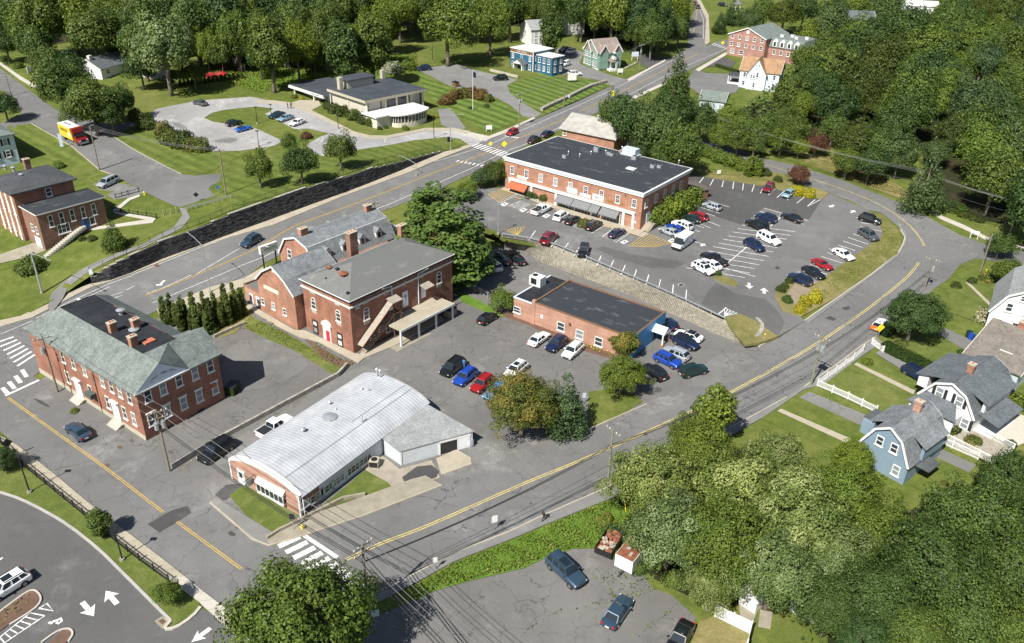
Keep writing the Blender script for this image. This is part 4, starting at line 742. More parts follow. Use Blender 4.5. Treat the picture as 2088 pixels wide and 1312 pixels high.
def shingle(name,a,b_,row=.2,stain=.25):
 m,nt,b=newmat(name);t=nt.nodes.new('ShaderNodeTexCoord')
 br=nt.nodes.new('ShaderNodeTexBrick');lk(nt,t.outputs['UV'],br.inputs['Vector']);br.inputs['Scale'].default_value=1
 br.inputs['Brick Width'].default_value=.33;br.inputs['Row Height'].default_value=row;br.inputs['Mortar Size'].default_value=.012;br.inputs['Bias'].default_value=0
 br.inputs['Color1'].default_value=(*a,1);br.inputs['Color2'].default_value=(*b_,1);br.inputs['Mortar'].default_value=(*[x*.55 for x in a],1)
 v=coord(nt);n=noise(nt,v,.5,5,.75);f=noise(nt,v,3,3,.8)
 c=mix(nt,1,br.outputs['Color'],ramp(nt,n,[(.3,1-stain),(.7,1+stain)]),'MULTIPLY');c=mix(nt,1,c,ramp(nt,f,[(.3,.85),(.7,1.15)]),'MULTIPLY')
 lk(nt,c,b.inputs['Base Color']);b.inputs['Roughness'].default_value=.9;bump(nt,b,br.outputs['Fac'],-.4,.02)
shingle('shingle_green',(.125,.15,.14),(.185,.21,.195),.2,.32);shingle('shingle_grey',(.14,.155,.165),(.21,.225,.235),.2,.3);shingle('shingle_slate',(.085,.1,.11),(.13,.145,.155));shingle('shingle_pale',(.23,.245,.245),(.31,.325,.32),.2,.18)
shingle('shingle_brown',(.15,.13,.11),(.21,.185,.16));shingle('shingle_tan',(.27,.165,.09),(.34,.21,.12));shingle('shingle_mauve',(.2,.16,.14),(.28,.23,.2));shingle('shingle_charcoal',(.045,.05,.055),(.07,.075,.08));shingle('shingle_greygreen',(.13,.16,.15),(.18,.21,.19))
def clap(name,col,row=.12,metal=0):
 m,nt,b=newmat(name);v=coord(nt);wv=nt.nodes.new('ShaderNodeTexWave');wv.wave_type='BANDS';wv.bands_direction='Z';wv.wave_profile='SAW';wv.inputs['Scale'].default_value=.314/row
 lk(nt,v,wv.inputs['Vector']);n=noise(nt,v,1.2,4)
 c=mix(nt,1,ramp(nt,wv.outputs['Fac'],[(0,[x*.86 for x in col]),(.2,col),(1,col)]),ramp(nt,n,[(.3,.92),(.7,1.06)]),'MULTIPLY')
 lk(nt,c,b.inputs['Base Color']);b.inputs['Roughness'].default_value=.6;bump(nt,b,wv.outputs['Fac'],.2,.02)
clap('siding_white',(.66,.66,.65));clap('siding_blue',(.025,.11,.19));clap('siding_green',(.19,.3,.24));clap('siding_paleblue',(.55,.64,.74));clap('siding_sky',(.19,.27,.34));clap('siding_greyblue',(.45,.52,.55));clap('siding_bright_blue',(.05,.26,.52),.4);clap('siding_block',(.5,.54,.57),.2)
plain('trim_white',(.68,.68,.66),.5,var=.05);plain('trim_cream',(.68,.66,.58),.6,var=.06);plain('stone_cream',(.4,.37,.29),.8,var=.12);plain('door_white',(.72,.74,.76),.5)
plain('red_paint',(.5,.02,.03),.4);plain('blue_paint',(.03,.12,.42),.4);plain('black_sign',(.02,.022,.024),.4);plain('dark_metal',(.03,.032,.035),.45,.4);plain('galvanised',(.42,.45,.47),.45,.5,nscale=5);plain('grey_metal',(.3,.31,.32),.5,.3)
plain('pediment_blue',(.55,.62,.7),.6,var=.08);plain('awning_grey',(.16,.165,.17),.8,var=.05);plain('awning_rust',(.36,.1,.045),.8);plain('rust',(.2,.075,.04),.85,var=.4,nscale=2);plain('wood_brown',(.16,.09,.05),.8);plain('weathered_wood',(.3,.27,.22),.85,var=.25);plain('terracotta',(.45,.14,.08),.8)  # pale blue parts; on the white pediment the blue is skylight put into the colour
plain('membrane_black',(.022,.025,.03),.9,var=.35,nscale=.5,spec=.2);plain('membrane_slate',(.05,.058,.07),.7,var=.25,nscale=.3);plain('membrane_white',(.6,.6,.58),.6,var=.06);plain('felt_light',(.33,.32,.29),.85,var=.18,nscale=.6)
plain('stucco',(.46,.43,.36),.9,var=.1);plain('block_wall_tan',(.24,.22,.175),.9,var=.25,nscale=1.5);plain('block_wall_pale',(.29,.27,.215),.9,var=.2,nscale=1.5);plain('stone_dark',(.06,.06,.062),.85,var=.45,nscale=1.2);plain('stone_grey',(.3,.28,.24),.9,var=.35,nscale=1.5);plain('ivory',(.6,.57,.45),.7);plain('shutter_black',(.02,.022,.025),.6);plain('gold_letter',(.45,.3,.08),.4,.5);plain('rubber',(.02,.02,.02),.8)
for nm,c1,c2,sc in(('epdm_worn',(.026,.031,.038),(.2,.2,.19),.22),('felt_grey',(.13,.135,.13),(.24,.24,.22),.3)):
 m,nt,b=newmat(nm);v=coord(nt,'Object',(1,2.6,1),(0,0,.2));n=noise(nt,v,sc,6,.75);n2=noise(nt,v,3,3)
 c=mix(nt,ramp(nt,n,[(.56,0),(.75,.75)]),c1,c2);c=mix(nt,1,c,ramp(nt,n2,[(.3,.88),(.7,1.12)]),'MULTIPLY');lk(nt,c,b.inputs['Base Color']);b.inputs['Roughness'].default_value=.8
m,nt,b=newmat('barrel_metal');v=coord(nt);n=noise(nt,v,.35,5,.7);n2=noise(nt,coord(nt,'Object',(.15,2,2)),2.2,4,.8)
c=mix(nt,ramp(nt,n,[(.35,0),(.7,1)]),(.36,.38,.4),(.5,.52,.54));c=mix(nt,ramp(nt,n2,[(.55,0),(.75,.6)]),c,(.2,.19,.18));lk(nt,c,b.inputs['Base Color']);b.inputs['Roughness'].default_value=.5;b.inputs['Metallic'].default_value=.15
m,nt,b=newmat('window_glass');v=coord(nt);n=noise(nt,v,.5,2);lk(nt,mix(nt,n,(.015,.02,.028),(.06,.075,.09)),b.inputs['Base Color']);b.inputs['Roughness'].default_value=.12;b.inputs['Specular IOR Level'].default_value=.7
m,nt,b=newmat('blind_glass');b.inputs['Base Color'].default_value=(.2,.23,.25,1);b.inputs['Roughness'].default_value=.2
# -- building helpers
class Bld:
 def __init__(s,name,P0,P1,P2,z0,label,cat='building',group=None):
  """P0,P1,P2 world points: corner, corner along the front, back corner; z0 ground level"""
  P0,P1,P2=[Vector(p[:2])for p in(P0,P1,P2)];d=P1-P0;s.W=d.length;d.normalize();n=Vector((-d.y,d.x));s.D=(P2-P0).dot(n)
  s.root=empty(name,(P0.x,P0.y,z0),math.atan2(d.y,d.x),label,cat,group);s.M=Matrix.LocRotScale(s.root.location,s.root.rotation_euler,None);s.I=s.M.inverted();s.z0=z0
 def face(s,f):
  W,D=s.W,s.D
  return{'F':Matrix.Identity(4),'R':Matrix.Translation((W,0,0))@Matrix.Rotation(R(90),4,'Z'),'B':Matrix.Translation((W,D,0))@Matrix.Rotation(R(180),4,'Z'),'L':Matrix.Translation((0,D,0))@Matrix.Rotation(R(-90),4,'Z')}[f]
 def uz(s,px,py,f,off=0):
  """photograph pixel -> (u, z) on a face of this building"""
  F=(s.M@s.face(f)).inverted();o=F@CAM;d=F.to_3x3()@ray(px,py);t=(-off-o.y)/d.y;p=o+d*t;return p.x,p.z
 def lz(s,px,py,z):
  """pixel -> local xy at local height z"""
  p=s.I@atz(px,py,z+s.z0);return p.x,p.y
 def part(s,name,mb,mat,label=None,parent=None,uv=False,smooth=False,kind=None):
  o=build(name,mb,mat,parent or s.root,smooth,uv);
  if label:o['label']=label
  if kind:o['kind']=kind
  return o
WIN={}
def winmesh(w_,h,style):
 k=(round(w_,2),round(h,2),style)
 if k in WIN:return WIN[k]
 t=.11 if style!='thin' else.07;f=MB();d=.09
 f.box(-w_/2,-w_/2+t,-d,.02,0,h);f.box(w_/2-t,w_/2,-d,.02,0,h);f.box(-w_/2+t,w_/2-t,-d,.02,h-t,h);f.box(-w_/2+t,w_/2-t,-d,.02,0,t)
 if style in('sash','muntin','hood','arch'):f.box(-w_/2+t,w_/2-t,-.07,.02,h*.5-.05,h*.5+.05)
 if style=='muntin':
  f.box(-.02,.02,-.06,.01,t,h*.5-.05);f.box(-.02,.02,-.06,.01,h*.5+.05,h-t)
  for q in(.27,.74):f.box(-w_/2+t,w_/2-t,-.055,.01,h*q-.02,h*q+.02)
 if style=='hood':f.box(-w_/2-.14,w_/2+.14,-.15,.02,h+.01,h+.2)
 if style in('bank','thin'):
  n=max(2,int(round(w_/.75)))
  for i in range(1,n):f.box(-w_/2+w_*i/n-.035,-w_/2+w_*i/n+.035,-.07,.02,t,h-t)
  f.box(-w_/2+t,w_/2-t,-.06,.02,h*.5-.03,h*.5+.03)
 if style=='arch':
  n=10;r=w_/2;pts=[(math.cos(math.pi*i/n),math.sin(math.pi*i/n))for i in range(n+1)]
  for i in range(n):
   (a,b_),(c,e)=pts[i],pts[i+1]
   f.add([(a*r,-d,h+b_*r),(c*r,-d,h+e*r),(c*(r-t),-d,h+e*(r-t)),(a*(r-t),-d,h+b_*(r-t)),(a*r,0,h+b_*r),(c*r,0,h+e*r),(c*(r-t),0,h+e*(r-t)),(a*(r-t),0,h+b_*(r-t))],[(0,1,2,3),(0,4,5,1),(3,2,6,7)])
 p=MB();p.box(-w_/2+.04,w_/2-.04,-.045,.01,.04,h-.04)
 if style=='arch':p.prism([(math.cos(math.pi*i/8)*(w_/2-.03),math.sin(math.pi*i/8)*(w_/2-.03))for i in range(9)],-.01,.03,Matrix.Translation((0,0,h))@Matrix.Rotation(R(90),4,'X'))
 sl=MB().box(-w_/2-.1,w_/2+.1,-.17,.02,-.14,-.002)
 r=[]
 for nm,mb,mt in(('window',f,'trim_white'),('pane',p,'window_glass'),('sill',sl,'trim_white')):
  me=bpy.data.meshes.new(nm);me.from_pydata(mb.v,[],mb.f);me.materials.append(MATS[mt]);r.append(me)
 WIN[k]=r;return r
def window(B,f,u,z,w_=1.,h=1.7,style='sash',glass=None,frame=None,sill=True,parent=None,shutters=False,out=0):
 if glass is None and random.random()<.22:glass='blind_glass'
 fm,pm,sm=winmesh(w_,h,style);Mx=B.face(f)@Matrix.Translation((u,-out,z-h/2))
 o=bpy.data.objects.new('window',fm);COL.objects.link(o);o.parent=parent or B.root;o.matrix_local=Mx
 def sub(nm,me,m_=None):
  c=bpy.data.objects.new(nm,me);COL.objects.link(c);c.parent=o
  if m_:c.material_slots[0].link='OBJECT';c.material_slots[0].material=MATS[m_]
  return c
 if frame:o.material_slots[0].link='OBJECT';o.material_slots[0].material=MATS[frame]
 sub('pane',pm,glass)
 if sill:sub('sill',sm,frame)
 if shutters:
  for s_ in(-1,1):build('shutter',MB().box(s_*(w_/2+.26)-.2,s_*(w_/2+.26)+.2,-.08,.0,0,h),'shutter_black',o)
 return o
def wpx(B,f,px,py,**k):
 u,z=B.uz(px,py,f);return window(B,f,u,z,**k)
def wrow(B,f,a,b_,n,**k):
 ua,za=B.uz(*a,f);ub,zb=B.uz(*b_,f)
 for i in range(n):
  t=i/(n-1)if n>1 else 0;window(B,f,ua+(ub-ua)*t,za+(zb-za)*t,**k)
def fbox(B,f,u0,u1,z0,z1,d0,d1,name,mat,parent=None,label=None,uv=False):
 """box on a face: d = distance out of the wall"""
 return B.part(name,MB().box(u0,u1,-d1,-d0,z0,z1,B.face(f)),mat,label,parent,uv)
def bodymb(W,D,h,dn=2.5):return MB().box(0,W,0,D,-dn,h)
def hip(B,z,rise,over=.5,mat='shingle_green',name='roof',x0=0,y0=0,x1=None,y1=None,th=.22):
 x1=B.W if x1 is None else x1;y1=B.D if y1 is None else y1;a,b_,c,d=x0-over,x1+over,y0-over,y1+over;k=min(b_-a,d-c)/2
 if b_-a>d-c:r0,r1=(a+k,(c+d)/2),(b_-k,(c+d)/2);F=[(0,1,5,4),(2,3,4,5),(1,2,5),(3,0,4)]
 else:r0,r1=((a+b_)/2,c+k),((a+b_)/2,d-k);F=[(0,1,4),(1,2,5,4),(2,3,5),(3,0,4,5)]
 mb=MB();mb.add([(a,c,z),(b_,c,z),(b_,d,z),(a,d,z),(*r0,z+rise),(*r1,z+rise)],F);mb.box(a,b_,c,d,z-th,z-.004)
 return B.part(name,mb,mat,uv=True)
def slab(V,th):
 """thick sheet from an ordered polygon of 3d points"""
 V=[Vector(v)for v in V];n=len(V);nr=(V[1]-V[0]).cross(V[2]-V[0]).normalized()
 if nr.z<0:V=V[::-1];nr=-nr
 mb=MB();mb.add(V+[v-nr*th for v in V],[tuple(range(n)),tuple(range(n,2*n))[::-1]]+[(i,n+i,n+(i+1)%n,(i+1)%n)for i in range(n)]);return mb
def gablish(B,x0,x1,y0,y1,zw,prof,axis='x',over=.35,wall='siding_white',roof='shingle_grey',trim='trim_white',z0=-2,th=.16,name=None):
 """prof: list of (fraction across, height above zw) from eave to eave; axis = ridge direction"""
 f=(lambda a,c,z:(a,c,z))if axis=='x' else(lambda a,c,z:(c,a,z));A0,A1,C0,C1=(x0,x1,y0,y1)if axis=='x' else(y0,y1,x0,x1)
 P=[(C0+(C1-C0)*t,zw+h)for t,h in prof];w_=MB();sec=[(C0,z0)]+P+[(C1,z0)];n=len(sec)
 w_.add([f(A0,c,z)for c,z in sec]+[f(A1,c,z)for c,z in sec],[tuple(range(n)),tuple(range(n,2*n))[::-1]]+[(i,(i+1)%n,n+(i+1)%n,n+i)for i in range(n)if i in(0,n-2,n-1)])
 B.part('wall',w_,wall,uv=True);rf=MB();tr=MB()
 for i in range(len(P)-1):
  (c0,za),(c1,zb)=P[i],P[i+1];d=Vector((c1-c0,zb-za)).normalized();e0=over if i==0 else 0;e1=over if i==len(P)-2 else 0
  q0=(c0-d.x*e0,za-d.y*e0+.03);q1=(c1+d.x*e1,zb+d.y*e1+.03);up=Vector((-d.y,d.x))*th
  if up.y<0:up=-up
  V=[f(A0-over,*q0),f(A1+over,*q0),f(A1+over,*q1),f(A0-over,*q1),f(A0-over,q0[0]+up.x,q0[1]+up.y),f(A1+over,q0[0]+up.x,q0[1]+up.y),f(A1+over,q1[0]+up.x,q1[1]+up.y),f(A0-over,q1[0]+up.x,q1[1]+up.y)]
  rf.add(V,[(0,1,2,3),(4,5,6,7),(0,1,5,4),(2,3,7,6),(1,2,6,5),(0,3,7,4)])
  for s_ in(-1,1):
   a=A0-over-.03 if s_<0 else A1+over+.03;tr.bar(f(a,q0[0],q0[1]),f(a,q1[0],q1[1]),.07,.3)
 B.part('roof',rf,roof,uv=True);B.part('trim',tr,trim)
def chimney(B,x,y,z0,z1,sx=.9,sy=.6,mat='brick_red',pots=2,parent=None):
 c=B.part('chimney',MB().box(x-sx/2,x+sx/2,y-sy/2,y+sy/2,z0,z1).box(x-sx/2-.07,x+sx/2+.07,y-sy/2-.07,y+sy/2+.07,z1-.35,z1-.2),mat,uv=True,parent=parent)
 B.part('chimney_cap',MB().box(x-sx/2-.1,x+sx/2+.1,y-sy/2-.1,y+sy/2+.1,z1,z1+.14),'stone_cream',parent=c)
 for i in range(pots):B.part('flue',MB().tube([(x+(i-(pots-1)/2)*sx*.4,y,z1+.14),(x+(i-(pots-1)/2)*sx*.4,y,z1+.32)],.13,8),'terracotta',parent=c)
def vent(B,x,y,z,h=.5,r=.12,mat='galvanised',hood=True,parent=None):
 mb=MB().tube([(x,y,z),(x,y,z+h)],r,8)
 if hood:mb.lathe([(r*1.9,0),(r*1.9,.08),(r*.5,.25)],8,(x,y,z+h))
 return B.part('roof_vent',mb,mat,parent=parent)
def acunit(B,x,y,z,s=1.,h=.8,mat='galvanised',name='air_conditioner',parent=None):
 o=B.part(name,MB().box(x-s/2,x+s/2,y-s/2,y+s/2,z,z+h),mat,parent=parent)
 B.part('fan',MB().tube([(x,y,z+h),(x,y,z+h+.05)],s*.36,12),'dark_metal',parent=o if parent is None else None)if parent is None else None
 return o
def text(s,size,mat,parent,M,depth=.03,name='lettering'):
 cu=bpy.data.curves.new('t','FONT');cu.body=s;cu.size=size;cu.extrude=depth;cu.align_x='CENTER';cu.align_y='CENTER';cu.resolution_u=2
 t=bpy.data.objects.new('t',cu);COL.objects.link(t);me=bpy.data.meshes.new_from_object(t);bpy.data.objects.remove(t);me.materials.clear();me.materials.append(MATS[mat]);me.name=name
 o=bpy.data.objects.new(name,me);COL.objects.link(o);o.parent=parent;o.matrix_local=M@Matrix.Rotation(R(90),4,'X');return o
def from_base(name,b0,b1,b2,label,lay='L',zref=None,**k):
 p0=G(*b0,lay);z=p0.z if zref is None else zref;P=[atz(*q,z)for q in(b0,b1,b2)];return Bld(name,*P,z,label,**k)
# -- retaining walls
def stonewall():
 t=empty('retaining_wall',WALLP[6][0],0,'long dark stone retaining wall with a stepped top beside the main street','wall');org=WALLP[6][0]
 P=[p for p,h in WALLP];H=[h for p,h in WALLP];L=[0]
 for a,b_ in zip(P,P[1:]):L.append(L[-1]+(b_-a).length)
 def at(s):
  for i in range(len(P)-1):
   if s<=L[i+1]or i==len(P)-2:k=(s-L[i])/(L[i+1]-L[i]);return P[i].lerp(P[i+1],k)-org,H[i]+(H[i+1]-H[i])*k,(P[i+1]-P[i]).normalized()
 back=MB();s=0;N=int(L[-1]/1.2)
 for i in range(N):
  a,ha,d=at(L[-1]*i/N);b_,hb,_=at(L[-1]*(i+1)/N);n=Vector((d.y,-d.x,0));h=min(ha,hb)
  h=math.floor(h/.28+.6)*.28;back.add([a-Vector((0,0,.6)),b_-Vector((0,0,.6)),b_+Vector((0,0,h)),a+Vector((0,0,h)),a-n*.5-Vector((0,0,.6)),b_-n*.5-Vector((0,0,.6)),b_-n*.5+Vector((0,0,h)),a-n*.5+Vector((0,0,h))],[(0,1,2,3),(3,2,6,7),(4,7,6,5),(1,5,6,2),(0,3,7,4)])
 build('wall',back,'stone_dark',t)
 st=MB();r=random.Random(3);z=0;mats=0
 for row in range(17):
  s=r.uniform(0,.5)
  while s<L[-1]-.8:
   w_=r.uniform(.5,1.1);a,ha,d=at(s);b_,hb,_=at(min(L[-1],s+w_-.04));h=min(ha,hb);zz=row*.28
   if zz+.2<h:
    n=Vector((d.y,-d.x,0));o=r.uniform(.03,.13);q=[]
    for p in(a,b_):
     for dz in(zz+.02,zz+.26):q+=[p+Vector((0,0,dz)),p+n*o+Vector((0,0,dz+r.uniform(-.01,.01)))]
    st.cur=r.choice((0,0,0,1));st.add(q,[(1,5,7,3),(3,7,6,2),(0,4,5,1),(1,3,2,0),(4,6,7,5)])
   s+=w_
 o=build('stone',st,['stone_dark','dark_metal'],t);o['kind']='stuff'
 cp=MB()
 for i in range(N):
  a,ha,d=at(L[-1]*i/N);b_,hb,_=at(L[-1]*(i+1)/N);h=math.floor(min(ha,hb)/.28+.6)*.28;n=Vector((d.y,-d.x,0));cp.bar(a-n*.2+Vector((0,0,h+.06)),b_-n*.2+Vector((0,0,h+.06)),.55,.12)
 build('coping',cp,'stone_grey',t)
 F=empty('metal_fence',org,0,'black mesh fence running along the top of the dark stone retaining wall','fence');rl=MB();N2=int(L[-1]/2.4)
 pm=MB().box(-.035,.035,-.035,.035,0,1.25);pme=None
 for i in range(N2+1):
  a,ha,d=at(L[-1]*i/N2);n=Vector((d.y,-d.x,0));q=a-n*.9;q.z=HZ(q.x+org.x,q.y+org.y,'U')-org.z-.05
  if pme is None:po=build('post',pm,'dark_metal',F);pme=po.data;po.location=q
  else:po=bpy.data.objects.new('post',pme);COL.objects.link(po);po.parent=F;po.location=q
  if i:rl.bar(pq+Vector((0,0,1.2)),q+Vector((0,0,1.2)),.045);rl.bar(pq+Vector((0,0,.15)),q+Vector((0,0,.15)),.04);[rl.bar((pq.lerp(q,k/12))+Vector((0,0,.15)),(pq.lerp(q,k/12))+Vector((0,0,1.2)),.014)for k in range(1,12)]
  pq=q
 build('fence_mesh',rl,'dark_metal',F)
stonewall()
def blockwall():
 top=[(1024,482),(1075,490),(1131,503),(1225,542),(1300,574),(1399,618),(1450,642),(1478,655),(1508,668),(1530,672),(1545,667)];bot=[(1030,505),(1068,510),(1104,535),(1190,567),(1280,600),(1368,640),(1440,672),(1480,690),(1512,700),(1528,697),(1552,672)]
 T_=[G(*p,'V')for p in top];Bm=[]
 for p,t_ in zip(bot,T_):
  q=G(*p,'L');Bm.append(q)
 org=Bm[3].copy();t=empty('retaining_wall',org,0,'tan concrete block retaining wall below the plaza guard rail','wall')
 base=MB();n=len(T_);V=[b_-org-Vector((0,0,.4))for b_ in Bm]+[a-org+Vector((0,0,.1))for a in T_];base.add(V,[(i,i+1,n+i+1,n+i)for i in range(n-1)]);build('wall',base,'block_wall_tan',t)
 blk=MB();r=random.Random(9);L=[0]
 for a,b_ in zip(Bm,Bm[1:]):L.append(L[-1]+(b_-a).length)
 def at(s,k):
  for i in range(n-1):
   if s<=L[i+1]or i==n-2:f=(s-L[i])/(L[i+1]-L[i]);return(Bm[i].lerp(Bm[i+1],f)).lerp(T_[i].lerp(T_[i+1],f),k)-org
 for row in range(17):
  s=(row%2)*.3
  while s<L[-1]-.6:
   k0,k1=row/17,(row+1)/17;a,b_,c=at(s+.03,k0),at(s+.57,k0),at(s+.3,k1);up=c-(a+b_)/2;d=(b_-a).normalized();nr=up.cross(d).normalized()
   if nr.y>0:nr=-nr
   o=r.uniform(.06,.09);q=[a+up*.06,b_+up*.06,b_+up*.9,a+up*.9];blk.cur=r.choice((0,0,1));m_=d*.06
   blk.add(q+[q[0]+nr*o+m_,q[1]+nr*o-m_,q[2]+nr*o-m_,q[3]+nr*o+m_],[(4,5,6,7),(0,1,5,4),(1,2,6,5),(2,3,7,6),(3,0,4,7)]);s+=.6
 o=build('block',blk,['block_wall_tan','block_wall_pale'],t);o['kind']='stuff'
 g=empty('guard_rail',T_[4],0,'galvanised guard rail on grey posts along the edge of the plaza car park','guard rail');og=T_[4].copy()
 P=[Vector(p)for p in T_[:9]];rail=MB();prev=None
 for i in range(len(P)-1):
  N=max(1,int((P[i+1]-P[i]).length/2.0))
  for k in range(N):
   q=P[i].lerp(P[i+1],k/N)-og+Vector((0,.15,0));po=build('post',MB().box(-.07,.07,-.05,.09,-.3,.75),'weathered_wood',g);po.location=q
   if prev is not None:
    for dz,ww in((.5,.05),(.66,.05)):rail.bar(prev+Vector((0,-.08,dz)),q+Vector((0,-.08,dz)),.05,.12)
    rail.bar(prev+Vector((0,-.05,.58)),q+Vector((0,-.05,.58)),.03,.2)
   prev=q
 build('rail',rail,'galvanised',g)
blockwall()
def rubble(name,pix,lay,h,w_,label,mat='stone_grey',seed=1):
 P=gxy(pix,lay);t=empty(name,(P[0].x,P[0].y,HZ(P[0].x,P[0].y,lay)),0,label,'wall');r=random.Random(seed);org=t.location.copy();mb=MB();core=MB()
 for a,b_ in zip(P,P[1:]):
  n=max(1,int((b_-a).length/.45));d=(b_-a).normalized();nn=Vector((-d.y,d.x))
  for i in range(n):
   for rw in range(max(1,int(h/.3))):
    for s_ in(-1,1):
     c=a.lerp(b_,(i+.5)/n)+nn*s_*w_*.25;z=HZ(c.x,c.y,lay)+rw*.3+.15;M=Matrix.Translation(Vector((c.x,c.y,z))-org)@Matrix.Rotation(math.atan2(d.y,d.x)+r.uniform(-.15,.15),4,'Z')
     l,q,k=r.uniform(.19,.27),w_*.27*r.uniform(.9,1.15),r.uniform(.13,.18);mb.box(-l,l,-q,q,-k,k,M)
 o=build('stone',mb,mat,t);o['kind']='stuff';return t
rubble('stone_wall',[(1104,227),(1125,216),(1150,205),(1180,190),(1205,178),(1236,169)],'U',1.0,.9,'dry stone wall between the striped bank and the main street')
rubble('stone_wall',[(1000,145),(1025,151),(1057,159)],'U',.8,.8,'pale stone wall before the blue office building','stone_cream',2)
rubble('stone_wall',[(1528,699),(1545,692),(1552,680),(1552,668),(1540,656)],'L',1.0,.6,'low curved stone edge round the grass island at the plaza drive','stone_grey',3)
rubble('stone_wall',[(1275,140),(1290,133),(1297,129)],'U',.5,.7,'short low stone border by the green Victorian house','stone_grey',4)
def lowwall(name,pix,lay,h,w_,mat,label):
 P=gxy(pix,lay);o=P[0];z=HZ(o.x,o.y,lay);mb=MB()
 for a,b_ in zip(P,P[1:]):
  d=(b_-a).normalized();a=a-d*w_*.0;za,zb=HZ(a.x,a.y,lay),HZ(b_.x,b_.y,lay);mb.bar((a.x-o.x,a.y-o.y,za-z+h/2-.2),(b_.x-o.x,b_.y-o.y,zb-z+h/2-.2),w_,h+.4)
 t=build(name,mb,mat,None);t.location=(o.x,o.y,z);return tag(t,label,'wall')
lowwall('low_wall',[(352,957),(440,903),(560,838),(690,768),(708,748)],'L',.75,.35,'stone_grey','low weedy stone wall along the alley between the hipped brick building and the shop')
lowwall('low_wall',[(545,1101),(570,1085),(617,1062),(640,1050),(700,1020),(745,1012)],'L',.55,.3,'old_concrete','low concrete wall in front of the barrel roofed shop by the side street')
lowwall('low_wall',[(437,690),(470,675),(500,662)],'L',.6,.3,'stone_grey','broken low wall behind the arborvitae row')
lowwall('low_wall',[(1280,178),(1283,165)],'U',.2,.3,'concrete','small kerb stub by the upper bank')if False else None
